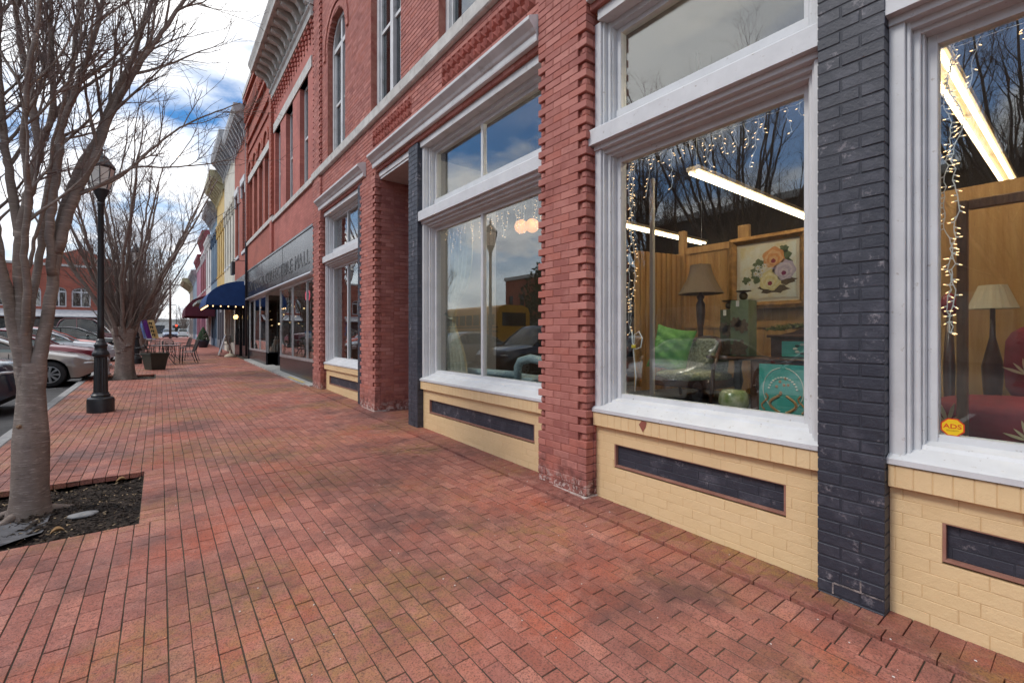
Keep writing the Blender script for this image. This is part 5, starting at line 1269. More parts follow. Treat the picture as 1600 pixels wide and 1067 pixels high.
def cafe_chair():
    e = empty('cafe_chair', (0, 0, 0))
    for sx in (-1, 1):
        s = MB(); s.tube([(sx*.22, -.22, 0), (sx*.21, -.2, .25), (sx*.21, -.20, .42), (sx*.215, -.18, .62), (sx*.22, -.05, .66), (sx*.22, .16, .64)], .012, 6); s.build('front_leg', BLACKI, e, True)
        s = MB(); s.tube([(sx*.21, .30, 0), (sx*.2, .22, .25), (sx*.2, .19, .43), (sx*.2, .25, .66), (sx*.17, .31, .86)], .012, 6); s.build('rear_leg', BLACKI, e, True)
    s = MB()
    s.grid(lambda u, v: (-.2+.4*u, -.21+.42*v, .43-.02*sin(pi*u)*sin(pi*v)), 8, 8); s.grid(lambda u, v: (-.2+.4*u, -.21+.42*v, .42-.02*sin(pi*u)*sin(pi*v)), 8, 8); s.build('seat', TOPM, e, True)
    s = MB()   # slatted wire back
    for k in range(11):
        x = -.17+.34*k/10; zt = .84+.05*sin(pi*k/10); s.tube([(x*1.1, .2, .45), (x, .25, .65), (x*.96, .30, zt)], .006, 4)
    for z, yy in ((.52, .217), (.60, .237), (.68, .256), (.76, .277)): s.tube([(-.19, yy, z), (.19, yy, z)], .005, 4)
    s.tube([(-.17, .31, .86), (-.1, .315, .895), (0, .32, .91), (.1, .315, .895), (.17, .31, .86)], .012, 6)
    b_ = s.build('backrest', MESHM, e)
    return e
ct = cafe_table(); cc = cafe_chair()
tabs = ((.18, 21.6, 'nearest round cafe table, beside the planter'), (.32, 24.1, 'second round cafe table behind the nearest one'), (.1, 26.6, 'third round cafe table farthest from us'))
for k, (x, y, lb) in enumerate(tabs):
    t = ct if k == 0 else copy_tree(ct); t.location = (x, y, gz(y)); t.rotation_euler = (0, 0, .3*k); tag(t, lb, 'table', 'cafe tables')
chs = ((.86, 21.9, radians(80), 'mesh-back cafe chair right of the nearest table, seen side on'), (.98, 23.3, radians(105), 'cafe chair right of the second table, just behind the first chair'), (.35, 22.9, radians(200), 'cafe chair between the nearest and second tables'), (-.42, 23.2, radians(-80), 'cafe chair on the kerb side of the second table'), (-.3, 25.4, radians(30), 'cafe chair between the second and third tables'), (.85, 26.2, radians(70), 'cafe chair right of the farthest table'), (-.55, 21.4, radians(-95), 'cafe chair behind the planter at the nearest table'))
for k, (x, y, a, lb) in enumerate(chs):
    c = cc if k == 0 else copy_tree(cc); c.location = (x, y, gz(y)); c.rotation_euler = (0, 0, -a); tag(c, lb, 'chair', 'cafe chairs')
# blue and white notice board on a post by the tables
nb = empty('notice_board', (-.35, 27.2, gz(27))); tag(nb, 'small blue and white notice board behind the cafe tables', 'sign')
g_ = gz(27); s = MB(); s.cbox(-.5, -.16, 27.18, 27.22, g_+.78, g_+1.22, .01); s.build('panel', mat('white_notice', (.62, .66, .7), .5, (.5, .55, .6), 12), nb)
s = MB(); s.box(-.5, -.16, 27.172, 27.179, g_+1.12, g_+1.22); s.build('header', mat('blue_notice', (.02, .09, .3), .5), nb)
s = MB(); s.box(-.47, -.19, 27.172, 27.179, g_+.92, g_+.955); s.build('stripe', mat('blue_stripe', (.12, .25, .45), .5), nb)
for x in (-.48, -.18):
    s = MB(); s.tube([(x, 27.23, g_), (x, 27.23, g_+1.2)], .014, 6); s.build('leg', BLACKI, nb)
# A-frame sign, parasol base, topiary pots, bench under the awning
af = empty('sandwich_board', (2.5, 26.3, gz(26.3))); tag(af, 'white sandwich board standing under the blue awning', 'sign')
g_ = gz(26.4)
for sy, nm in ((-1, 'front_leaf'), (1, 'rear_leaf')):
    s = MB(); M = Matrix.Translation((2.52, 26.3, g_+1.0)) @ Matrix.Rotation(radians(90-78), 4, 'X') if False else Matrix.Translation((2.55, 26.3, g_+1.05)) @ Matrix.Rotation(radians(15)*-sy if False else radians(16)*sy, 4, 'Y')
    s.cbox(-.012, .012, -.3, .3, -1.06, 0, .004, M); lf_ = s.build(nm, mat('bleached_frame_wood', (.42, .36, .3), .7), af)
    s = MB(); s.cbox(-.017 if sy > 0 else .0125, -.0125 if sy > 0 else .017, -.26, .26, -.95, -.05, .002, M); s.build('poster', mat('printed_poster', (.55, .55, .56), .6, (.25, .27, .32), 14), lf_)
s = MB(); s.lathe([(.24, 0), (.24, .03), (.22, .09), (.12, .15), (.04, .17), (.035, .32), (.03, .33)], (2.62, 25.1, gz(25.1)), 20); tag(s.build('parasol_base', mat('beige_cast_base', (.5, .42, .3), .7), None, True, origin=(2.62, 25.1, gz(25.1))), 'domed beige parasol base at the foot of the sandwich board', 'parasol base')
POTM = mat('dark_blue_pot', (.015, .02, .035), .35)
SHRUB = mat('boxwood_leaf', (.02, .05, .018), .55, (.04, .085, .03), 20, pieces=.5)
for k, (x, y, sc_, lb) in enumerate(((2.25, 36.2, 1.0, 'conical clipped shrub in a dark pot, the nearer of two'), (2.3, 39.5, .75, 'smaller clipped shrub in a dark pot, behind the taller one'))):
    e = empty('potted_shrub', (x, y, gz(y))); tag(e, lb, 'plant', 'potted shrubs')
    s = MB(); s.lathe([(.22*sc_, 0), (.27*sc_, .1), (.36*sc_, .42*sc_), (.37*sc_, .5*sc_), (.33*sc_, .5*sc_), (.3*sc_, .44*sc_)], (x, y, gz(y)), 18); s.build('pot', POTM, e, True)
    s = MB(); rr = random.Random(k)
    for q in range(700):
        h = rr.random()**1.3; a = rr.uniform(0, 6.28); rad = (.36*(1-h)**.8+.02)*sc_*(.7+.35*rr.random()); p = Vector((x+rad*cos(a), y+rad*sin(a), gz(y)+(.48+h*.85)*sc_)); s.cur = rr.random()
        n_ = Vector((cos(a), sin(a), .5)).normalized(); u = n_.orthogonal().normalized(); ang = rr.uniform(0, 6.28); w = n_.cross(u); u2 = (u*cos(ang)+w*sin(ang))*.05; w2 = (w*cos(ang)-u*sin(ang))*.028
        s.add([tuple(p-u2), tuple(p+w2), tuple(p+u2), tuple(p-w2), tuple(p+n_*.02)], [(0,1,4), (1,2,4), (2,3,4), (3,0,4)])
    s.build('foliage', SHRUB, e, kind='stuff')
be = empty('iron_bench', (2.75, 29.5, gz(29.5))); tag(be, 'ornate dark iron bench against the shop beyond the sandwich board', 'bench')
g_ = gz(29.5)
for k in range(6):
    s = MB(); s.box(2.62+k*.065, 2.67+k*.065, 28.9, 30.1, g_+.43, g_+.455); s.build('seat_slat', MESHM, be)
for k in range(5):
    s = MB(); s.box(3.0, 3.02, 28.9, 30.1, g_+.5+k*.08, g_+.55+k*.08); s.build('back_slat', MESHM, be)
for y in (28.95, 30.05):
    s = MB(); s.tube([(2.62, y, g_), (2.64, y, g_+.44), (2.66, y, g_+.64), (2.95, y, g_+.66)], .018, 6); s.tube([(3.0, y, g_), (2.98, y, g_+.44), (3.02, y, g_+.92)], .018, 6); s.build('end_frame', BLACKI, be)
# ------------------------------------------------------------------ cars
def lerp_tab(tab, x):
    if x <= tab[0][0]: return tab[0][1]
    for (a, va), (b_, vb) in zip(tab[:-1], tab[1:]):
        if x <= b_:
            t = (x-a)/(b_-a); t = t*t*(3-2*t)*.5+t*.5; return va+(vb-va)*t
    return tab[-1][1]
def paint(name, c, c2=None, rough=.28): return mat('car_paint_'+name, c, rough, c2 or tuple(q*1.12 for q in c), 3, coat=.8, metal=.25, world=False)
TYRE = mat('tyre_rubber', (.012, .012, .013), .75, bump_s=.2, bscale=90, world=False)
RIM = mat('alloy_rim', (.5, .5, .5), .3, (.4, .4, .4), 9, metal=.85, world=False)
UNDER = mat('under_body', (.008, .008, .009), .9)
CABIN = mat('car_cabin', (.05, .05, .05), .8)
LAMPG = mat('headlight_lens', (.6, .62, .62), .08, (.45, .47, .47), 30, coat=1.0)
AMBER = mat('amber_lens', (.75, .22, .01), .15, coat=1.0)
REDL = mat('red_lens', (.35, .01, .01), .15, coat=1.0)
CHROME = mat('chrome', (.75, .75, .75), .12, metal=1.0)
SEAM = mat('door_gap', (.01, .01, .01), .7)
def wheel_mb(R_, w, spokes=9):
    t = MB(); n = 28; prof = [(R_*.66, -w/2), (R_*.9, -w/2), (R_*.98, -w*.38), (R_, -w*.2), (R_, w*.2), (R_*.98, w*.38), (R_*.9, w/2), (R_*.66, w/2)]
    t.grid(lambda u, v: (lambda k, a: (lambda p, q, f: ((p[0]+(q[0]-p[0])*f)*cos(a), p[1]+(q[1]-p[1])*f, (p[0]+(q[0]-p[0])*f)*sin(a)))(prof[min(int(k), 6)], prof[min(int(k), 6)+1], k-min(int(k), 6)))(v*7, 2*pi*u), n, 7, True)
    r = MB(); f = -w*.42
    for k in range(spokes):
        a = 2*pi*k/spokes; a2 = .16
        P = [(R_*.14*cos(a+s_*a2*2), R_*.14*sin(a+s_*a2*2)) for s_ in (-1, 1)]; Q = [(R_*.63*cos(a+s_*a2*.9), R_*.63*sin(a+s_*a2*.9)) for s_ in (1, -1)]
        poly = P+Q; r.add([(x, f-.012, z) for x, z in poly]+[(x, f+.03, z) for x, z in poly], [(0,1,2,3), (7,6,5,4), (0,4,5,1), (1,5,6,2), (2,6,7,3), (3,7,4,0)])
    m = 24
    for ra, rb, y0, y1 in ((.60, .69, f-.014, w*.4), (.0001, .17, f-.022, f+.03)):
        r.grid(lambda u, v: [((R_*ra)*cos(2*pi*u), y1, R_*ra*sin(2*pi*u)), (R_*ra*cos(2*pi*u), y0, R_*ra*sin(2*pi*u)), (R_*rb*cos(2*pi*u), y0, R_*rb*sin(2*pi*u)), (R_*rb*cos(2*pi*u), y1, R_*rb*sin(2*pi*u))][int(round(v*3))], m, 3, True)
    d = MB(); d.lathe([(.001, 0), (R_*.62, 0), (R_*.62, .02), (.001, .02)], n=20)
    d.v = [(x, z+f+.05, y) for x, y, z in d.v]
    return t, r, d
def make_car(name, L, W, top, green, wheels, Rw, belt, roofh, colour, kind='sedan', gc=.16):
    """top: body top line [(x,z)], green: roof line [(x,z)], x measured from the middle, nose at +x"""
    e = empty(name, (0, 0, 0)); hw = W/2
    xs = []; x = -L/2
    while x < L/2+1e-6: xs.append(x); x += .055
    xs[-1] = L/2
    def arch(x):
        z = 0
        for xw in wheels:
            d = abs(x-xw); ra = Rw+.055
            if d < ra: z = max(z, Rw+sqrt(ra*ra-d*d))
        return z
    def wid(x):
        t = abs(x)/(L/2); return hw*(1-.16*max(0, (t-.72)/.28)**2.2-.03*t*t)
    def ring(x):
        zt = lerp_tab(top, x); t = abs(x)/(L/2); zb = gc+.06+.16*max(0, (t-.86)/.14); za = max(zb, arch(x)); w = wid(x)
        za = min(za, zt-.10)
        if x == xs[0] or x == xs[-1]: w *= .97
        zmid = max(za+.02, .5*zt+.08)
        h = [(0, zb if za == zb else za), (w*.80, za), (w*.975, za+.004), (w*1.0, zmid), (w*.985, max(zmid+.01, zt-.14)), (w*.94, max(zmid+.02, zt-.045)), (w*.84, zt-.008), (w*.5, zt+.012), (0, zt+.018)]
        full = [(-y, z) for y, z in h[::-1]] + [(y, z) for y, z in h[1:]]
        return [(x, y, z) for y, z in full[:-1]]
    s = MB(); rows = [ring(x) for x in xs]; n = len(rows[0]); b0 = 0
    for r_ in rows: s.v.extend(r_)
    for i in range(len(rows)-1):
        for k in range(n):
            k2 = (k+1) % n; s.face((i*n+k, (i+1)*n+k, (i+1)*n+k2, i*n+k2))
    s.face(tuple(range(n))); s.face(tuple((len(rows)-1)*n+k for k in range(n))[::-1])
    bd = s.build('body', colour, e); shade_auto(bd, 38)
    # greenhouse
    g0, g1 = green[0][0], green[-1][0]; gx = [g0+(g1-g0)*k/26 for k in range(27)]
    gl = MB(); rf = MB(); rows = []
    zr_max = max(z for _, z in green)
    for x in gx:
        zr = lerp_tab(green, x); zb = lerp_tab(top, x)-.03; f = max(0, min(1, (zr-zb)/(zr_max-belt)))
        wb = wid(x)*.95; wr = wb-.20*f
        zr = max(zr, zb+.012)
        rows.append([(x, -wb, zb), (x, -(wb*.4+wr*.6), zb+(zr-zb)*.62), (x, -wr, zr-.035*f), (x, -wr+.10, zr), (x, 0, zr+.015), (x, wr-.10, zr), (x, wr, zr-.035*f), (x, (wb*.4+wr*.6), zb+(zr-zb)*.62), (x, wb, zb)])
    n = 9
    for m_ in (gl, rf):
        for r_ in rows: m_.v.extend(r_)
    for i in range(26):
        hi = min(lerp_tab(green, gx[i]), lerp_tab(green, gx[i+1])) > zr_max-.085
        for k in range(n-1):
            q = (i*n+k, (i+1)*n+k, (i+1)*n+k+1, i*n+k+1)
            (rf if (hi and 2 <= k <= 5) else gl).face(q)
    gl.build('glazing', CARGLASS, e, True); rf.build('roof', colour, e, True)
    if kind == 'van': pass
    for sy in (-1, 1):     # pillars and window line
        def edge(x): 
            zr = lerp_tab(green, x); zb = lerp_tab(top, x)-.03; f = max(0, min(1, (zr-zb)/(zr_max-belt))); wb = wid(x)*.95; return Vector((x, sy*(wb-.20*f+.004), max(zr, zb+.012)-.03*f))
        p = MB(); p.tube([edge(x) for x in gx], .03, 6); p.build('roof_rail', colour, e, True)
        xi = [q for q, z in green if z > zr_max-.09]; xa, xb = min(xi), max(xi)
        nb = (xa+(xb-xa)*.42,) if kind != 'van' else (xa+(xb-xa)*.3, xa+(xb-xa)*.62)
        for xm in nb:
            p = MB(); t_ = edge(xm); zb = lerp_tab(top, xm); p.tube([Vector((xm+.03, sy*wid(xm)*.955, zb-.03)), Vector((xm+.015, sy*((wid(xm)*.95)*.4+t_.y*sy*.6+.006), (zb+t_.z)/2+.08)), t_], .028, 5); p.build('pillar', SEAM if kind != 'pickup' else colour, e)
        p = MB(); xmir = xb+(g1-xb)*.45; zb = lerp_tab(top, xmir); p.ball((xmir, sy*(wid(xmir)+.08), zb+.06), .065, .085, .06, 12, 8); p.build('mirror', colour, e, True)
        for xm in (nb[0]+.02, xb+(g1-xb)*.72, xa-.12):
            p = MB(); pts = []
            for k in range(6):
                z = gc+.2+(lerp_tab(top, xm)-.08-gc-.2)*k/5; pts.append((xm, sy*(wid(xm)*1.0+.001), z))
            p.tube(pts, .005, 4); p.build('door_gap', SEAM, e)
        for xm in (nb[0]+.14, xa+.02):
            p = MB(); p.cbox(xm, xm+.16, sy*wid(xm)*.985-.012, sy*wid(xm)*.985+.012, lerp_tab(top, xm)-.20, lerp_tab(top, xm)-.17, .006); p.build('door_handle', colour, e)
        xf = L/2-.13; zt = lerp_tab(top, L/2-.1)
        p = MB(); p.ball((xf-.10, sy*hw*.70, zt-.075), .19, .20, .05, 16, 10); p.build('headlight', LAMPG, e, True)
        p = MB(); p.ball((xf-.24, sy*hw*.83, zt-.085), .11, .085, .042, 12, 8); p.build('turn_lamp', AMBER, e, True)
        p = MB(); p.ball((-L/2+.06, sy*hw*.72, lerp_tab(top, -L/2+.1)-.13), .07, .2, .075, 12, 8); p.build('tail_lamp', REDL, e, True)
    p = MB(); p.cbox(L/2-.03, L/2+.012, -.42, .42, .42, .56, .01); p.build('grille', SEAM, e)
    p = MB(); p.cbox(L/2-.02, L/2+.02, -.15, .15, .33, .42, .004); p.build('licence_plate', mat('plate_white', (.6, .6, .6), .5), e)
    p = MB(); p.box(g0+.5, g1-.7, -hw+.14, hw-.14, .3, belt-.12)
    for xq in (g0+(g1-g0)*.38, g0+(g1-g0)*.62):
        for yq in (-.36, .36): p.cbox(xq-.07, xq+.07, yq-.24, yq+.24, belt-.4, belt+.18, .05); p.cbox(xq-.04, xq+.04, yq-.12, yq+.12, belt+.18, belt+.36, .04)
    p.build('cabin', CABIN, e)
    p = MB(); p.box(-L/2+.25, L/2-.25, -hw*.72, hw*.72, gc+.02, gc+.5); p.build('underbody', UNDER, e)
    tm_, rm_, dm_ = wheel_mb(Rw, .2); tme, rme, dme = tm_.mesh('tyre', TYRE, smooth=True), rm_.mesh('rim', RIM), dm_.mesh('brake_disc', UNDER)
    for xw in wheels:
        for sy in (-1, 1):
            w_ = empty('wheel', (0, 0, 0)); w_.parent = e; w_.location = (xw, sy*(hw-.115), Rw)
            if sy > 0: w_.rotation_euler = (0, 0, pi)
            for nm, me in (('tyre', tme), ('rim', rme), ('brake_disc', dme)):
                ob = bpy.data.objects.new(nm, me); COL.objects.link(ob); ob.parent = w_
    return e
SEDAN_TOP = [(-2.45, .80), (-2.35, .93), (-2.0, 1.0), (-1.4, 1.0), (0, .96), (.95, .95), (1.4, .90), (2.0, .80), (2.3, .70), (2.45, .60)]
SEDAN_GR = [(-1.75, .98), (-1.2, 1.28), (-.8, 1.42), (-.2, 1.45), (.2, 1.41), (.7, 1.18), (1.12, .93)]
SUV_TOP = [(-2.3, .95), (-2.2, 1.05), (0, 1.08), (.9, 1.07), (1.6, 1.0), (2.1, .92), (2.3, .75)]
SUV_GR = [(-2.2, 1.1), (-2.0, 1.6), (-1.8, 1.74), (-.3, 1.78), (.2, 1.72), (.65, 1.4), (1.0, 1.08)]
PICK_TOP = [(-2.8, 1.12), (-2.6, 1.15), (0, 1.15), (1.2, 1.14), (1.8, 1.10), (2.6, 1.02), (2.8, .85)]
PICK_GR = [(-.75, 1.17), (-.6, 1.75), (-.4, 1.9), (.3, 1.93), (.75, 1.86), (1.2, 1.45), (1.45, 1.14)]
def park(e, nose_x, L, yc, label, grp='cars parked along the kerb', rot=0.0):
    e.location = (nose_x-L/2, yc, gz(yc)+ROAD_DZ); e.rotation_euler = (0, 0, rot); tag(e, label, 'car', grp)
def recolour(e, m):
    for ch in e.children:
        if ch.type == 'MESH' and ch.name.split('.')[0] in ('body', 'roof', 'roof_rail', 'mirror', 'door_handle'):
            ch.material_slots[0].link = 'OBJECT'; ch.material_slots[0].material = m
tan = make_car('parked_car', 4.9, 1.86, SEDAN_TOP, SEDAN_GR, (-1.35, 1.55), .325, .96, .5, paint('beige', (.21, .175, .15)))
suv = make_car('parked_car', 4.6, 1.86, SUV_TOP, SUV_GR, (-1.3, 1.46), .36, 1.08, .5, paint('dark_blue', (.012, .016, .03)), 'van')
park(tan, -1.32, 4.9, 17.13, 'beige sedan parked nose to the kerb behind the nearest tree')
park(suv, -1.98, 4.6, 12.45, 'dark blue car at the left edge, only its front corner in frame')
def more(src, L, colour, nose, yc, label, grp='cars parked along the kerb', rot=0.0):
    c = copy_tree(src); recolour(c, colour); park(c, nose, L, yc, label, grp, rot); return c
more(tan, 4.9, paint('dark_red', (.16, .008, .02)), -1.42, 21.1, 'dark red sedan parked just beyond the beige one')
more(tan, 4.9, paint('silver', (.42, .43, .46)), -1.30, 24.9, 'silver sedan parked beyond the dark red one')
more(tan, 4.9, paint('orange_red', (.55, .055, .018)), -1.75, 28.4, 'bright orange-red car parked beyond the silver sedan')
more(tan, 4.9, paint('black', (.01, .01, .012)), -1.0, 31.6, 'black car between the orange-red car and the pickup')
pk = make_car('pickup_truck', 5.6, 1.95, PICK_TOP, PICK_GR, (-1.7, 1.75), .40, 1.15, .5, paint('maroon', (.10, .012, .02)), 'pickup')
park(pk, -1.0, 5.6, 36.0, 'maroon pickup truck, the tallest vehicle in the parked row')
more(suv, 4.6, paint('bright_red', (.5, .02, .03)), -6.4, 37.5, 'bright red vehicle at far left behind the nearest trunk', 'cars seen across the car park')
more(suv, 4.6, paint('white', (.6, .6, .6)), -9.5, 44.0, 'white vehicle far left beyond the red one', 'cars seen across the car park')
more(tan, 4.9, paint('champagne', (.42, .38, .33)), -1.6, 6.2, 'champagne sedan at the kerb mirrored in the middle window', 'cars mirrored in the shop windows')
more(tan, 4.9, paint('grey', (.2, .2, .21)), -1.6, 2.9, 'grey sedan at the kerb mirrored in the middle window', 'cars mirrored in the shop windows')
more(suv, 4.6, paint('light_silver', (.4, .41, .43)), -1.6, -.4, 'silver sport utility vehicle mirrored in the rightmost window', 'cars mirrored in the shop windows')
more(tan, 4.9, paint('green', (.03, .045, .04)), -2.3, 8.9, 'dark green sedan mirrored in the paired window', 'cars mirrored in the shop windows')
c = more(suv, 4.6, paint('pearl', (.62, .62, .62)), 0, 0, 'white sport utility vehicle far down the street', 'cars far down the street'); c.location = (3.7, 116, gz(116)-.1); c.rotation_euler = (0, 0, pi/2)
c = more(tan, 4.9, paint('mid_blue', (.1, .14, .22)), 0, 0, 'blue car far down the street beside the end house', 'cars far down the street'); c.location = (1.2, 84, gz(84)-.1); c.rotation_euler = (0, 0, -pi/2)
# ------------------------------------------------------------------ yellow school bus across the street (seen in the paired window)
BUSY = mat('school_bus_yellow', (.62, .29, .012), .4, (.55, .25, .012), 2, world=False)
bus = empty('school_bus', (-10.2, 25.5, gz(25.5)+ROAD_DZ)); tag(bus, 'yellow school bus across the street, mirrored in the paired window', 'bus')
g_ = gz(25.5)+ROAD_DZ; X0, X1, Y0, Y1 = -11.4, -9.0, 21.5, 29.5
s = MB(); pr = [(X0, g_+.55), (X1, g_+.55), (X1, g_+2.5), (X1-.12, g_+2.8), (X1-.5, g_+2.95), (X0+.5, g_+2.95), (X0+.12, g_+2.8), (X0, g_+2.5)]; s.prism(pr, Y0, Y1, 'y'); s.build('body', BUSY, bus)
s = MB(); s.cbox(X0+.25, X1-.25, Y1, Y1+1.5, g_+.55, g_+1.55, .12); s.build('bonnet', BUSY, bus)
for k in range(9):
    for xx, sg in ((X1, 1), (X0, -1)):
        s = MB(); s.cbox(min(xx-.02*sg, xx+.012*sg), max(xx-.02*sg, xx+.012*sg), Y0+.35+k*.82, Y0+1.0+k*.82, g_+1.75, g_+2.4, .006); s.build('window', mat('bus_glass', (.02, .025, .03), .08), bus)
for z in (.95, 1.35, 1.6):
    s = MB(); s.box(X1, X1+.015, Y0, Y1, g_+z, g_+z+.06); s.build('rub_rail', SEAM, bus)
s = MB(); s.cbox(X0+.3, X1-.3, Y0-.012, Y0+.01, g_+1.7, g_+2.5, .006); s.build('rear_window', MATS['bus_glass'], bus)
for yy in (Y0+1.6, Y1+.5):
    for xx in (X0+.15, X1-.15):
        s = MB(); s.lathe([(.2, -.13), (.48, -.13), (.5, 0), (.48, .13), (.2, .13)], n=18); s.v = [(z+xx, x+yy, y+g_+.5) for x, y, z in s.v]; s.build('wheel', TYRE, bus)
# ------------------------------------------------------------------ things inside the shop windows
PZ = 0.76
s = MB(); s.box(3.35, 6.1, -1.65, 6.35, .551, PZ); s.build('display_platform', mat('grey_carpet', (.10, .10, .105), .95, (.16, .16, .165), 60, bump_s=.5, bscale=400), shop)
PINE = mat('varnished_pine', (.50, .30, .115), .4, (.38, .20, .065), 1.0, bump_s=.1, bscale=30, stretch=(14, 14, 1.2), pieces=.12, dirt=(.22, .11, .04), dscale=4.5, dlo=.62, dhi=.75)
WAL = mat('walnut', (.085, .034, .02), .3, (.05, .02, .012), 8, coat=.3)
OAK = mat('oak_post', (.22, .105, .05), .45, (.15, .07, .035), 6, stretch=(8, 8, 1))
GOLD = mat('gilt_frame', (.42, .23, .07), .35, (.25, .13, .04), 14, metal=.45, bump_s=.6, bscale=60, bdist=.008)
# pine partition: single vertical boards
part = empty('pine_partition', (5.95, 2.9, PZ)); tag(part, 'pine board partition behind the painting in the middle window', 'partition')
y = 1.2
while y < 3.6:
    s = MB(); s.cbox(5.90, 5.93, y, y+.088, PZ+.02, 2.66, .004); s.build('board', PINE, part); y += .09
for z in (2.66, 1.62):
    s = MB(); s.box(5.885, 5.95, 1.2, 3.62, z, z+.09); s.build('rail', PINE, part)
s = MB(); s.cbox(5.86, 5.95, 3.60, 3.69, PZ, 3.0, .006); s.build('post', PINE, part)
k = 0     # side leaf running towards the window
while k < 9:
    x = 5.84-k*.09; s = MB(); s.cbox(x-.088, x, 3.64+.02*k+.22*0, 3.67+.02*k, PZ+.02, 2.66, .004); s.build('board', PINE, part); k += 1
s = MB(); s.cbox(5.89, 5.95, 2.72, 2.86, 2.751, 2.93, .004); s.build('block', PINE, part)
s = MB(); s.box(5.93, 5.96, -.2, 1.25, PZ, 2.9); s.build('side_board', PINE, part)
# framed flower painting
pa = empty('framed_painting', (5.84, 2.47, 1.85)); tag(pa, 'gilt framed painting of roses and daisies on the pine partition', 'painting')
y0, y1, z0, z1 = 2.035, 2.925, 1.85, 2.75
prof = [(0, 0), (.0, .035), (.03, .06), (.045, .05), (.06, .03), (.09, .025), (.09, 0)]
for a, b_, c_, d_, ax in ((y0, y1, z0, z1, 0),):
    for e_ in ('b', 't', 'l', 'r'):
        s = MB(); ww = .085
        if e_ in 'bt':
            z = z0 if e_ == 'b' else z1; sg = 1 if e_ == 'b' else -1
            s.add([(5.87, y0, z), (5.80, y0, z), (5.79, y0+ww*.5, z+sg*ww*.5), (5.83, y0+ww, z+sg*ww), (5.87, y1, z), (5.80, y1, z), (5.79, y1-ww*.5, z+sg*ww*.5), (5.83, y1-ww, z+sg*ww)], [(0,1,5,4), (1,2,6,5), (2,3,7,6), (3,0,4,7)])
        else:
            y = y0 if e_ == 'l' else y1; sg = 1 if e_ == 'l' else -1
            s.add([(5.87, y, z0), (5.80, y, z0), (5.79, y+sg*ww*.5, z0+ww*.5), (5.83, y+sg*ww, z0+ww), (5.87, y, z1), (5.80, y, z1), (5.79, y+sg*ww*.5, z1-ww*.5), (5.83, y+sg*ww, z1-ww)], [(0,1,5,4), (1,2,6,5), (2,3,7,6), (3,0,4,7)])
        s.build('frame_rail', GOLD, pa)
s = MB(); s.box(5.845, 5.868, y0+.02, y1-.02, z0+.02, z1-.02); s.build('liner', mat('linen_liner', (.58, .52, .42), .8), pa)
CY0, CY1, CZ0, CZ1 = y0+.125, y1-.125, z0+.125, z1-.125
s = MB(); s.box(5.838, 5.8445, CY0, CY1, CZ0, CZ1); s.build('canvas', mat('painted_canvas', (.60, .64, .62), .6, (.56, .46, .24), 4.2), pa)
def disc(mb, u, v, r, x, n=18, wob=.0, ph=0, sq=1.0):
    cyv = CY1-(CY1-CY0)*u; cz = CZ0+(CZ1-CZ0)*v
    P = [(cyv+r*(1+wob*sin(6*t+ph))*cos(t), cz+sq*r*(1+wob*sin(5*t+ph))*sin(t)) for t in [2*pi*k/n for k in range(n)]]
    mb.prism(P, x, x+.0015, 'x')
def flat(c, nm): return mat('oil_'+nm, c, .6, tuple(q*.8 for q in c), 40)
layers = [('shadow', (.10, .07, .04), [(.62, .17, .16), (.82, .3, .12), (.45, .2, .07)], 5.8368, .3), ('leaf', (.09, .13, .06), [(.30, .52, .06), (.36, .64, .07), (.78, .75, .09), (.85, .62, .06), (.35, .4, .08), (.12, .36, .05), (.8, .88, .05)], 5.8355, .25)]
for nm, c_, L_, x, sq in layers:
    for q in L_:
        s = MB(); disc(s, q[0], q[1], q[2], x, wob=.25, ph=q[0]*20, sq=.35 if nm == 'shadow' else .9); s.build('brush_'+nm, flat(c_, nm), pa)
for nm, u, v, c1, c2, c3 in (('orange_rose', .62, .74, (.58, .27, .10), (.66, .40, .2), (.25, .02, .05)), ('lilac_rose', .80, .5, (.44, .38, .50), (.55, .5, .6), (.2, .01, .08)), ('cream_rose', .56, .33, (.62, .54, .27), (.68, .62, .4), (.25, .02, .05))):
    for j, (r, cc, x) in enumerate(((.125, c1, 5.834), (.098, c2, 5.8325), (.074, c1, 5.831), (.05, c2, 5.8295), (.026, c3, 5.828))):
        s = MB(); disc(s, u, v-.015*j, r, x, 26, .10, j*1.7+u*9); s.build(nm+'_petal', flat(cc, nm+str(j)), pa)
for k, (u, v) in enumerate(((.34, .58), (.42, .52), (.38, .44), (.30, .47), (.18, .28), (.46, .6))):
    for j in range(9):
        a = 2*pi*j/9; s = MB(); cyv = CY1-(CY1-CY0)*u; cz = CZ0+(CZ1-CZ0)*v
        s.prism([(cyv+.008*cos(a-.5), cz+.008*sin(a-.5)), (cyv+.036*cos(a-.16), cz+.036*sin(a-.16)), (cyv+.036*cos(a+.16), cz+.036*sin(a+.16)), (cyv+.008*cos(a+.5), cz+.008*sin(a+.5))], 5.8325, 5.834, 'x'); s.build('daisy_petal', flat((.72, .72, .70), 'daisy'), pa)
    s = MB(); disc(s, u, v, .009, 5.831); s.build('daisy_eye', flat((.5, .35, .05), 'eye'), pa)
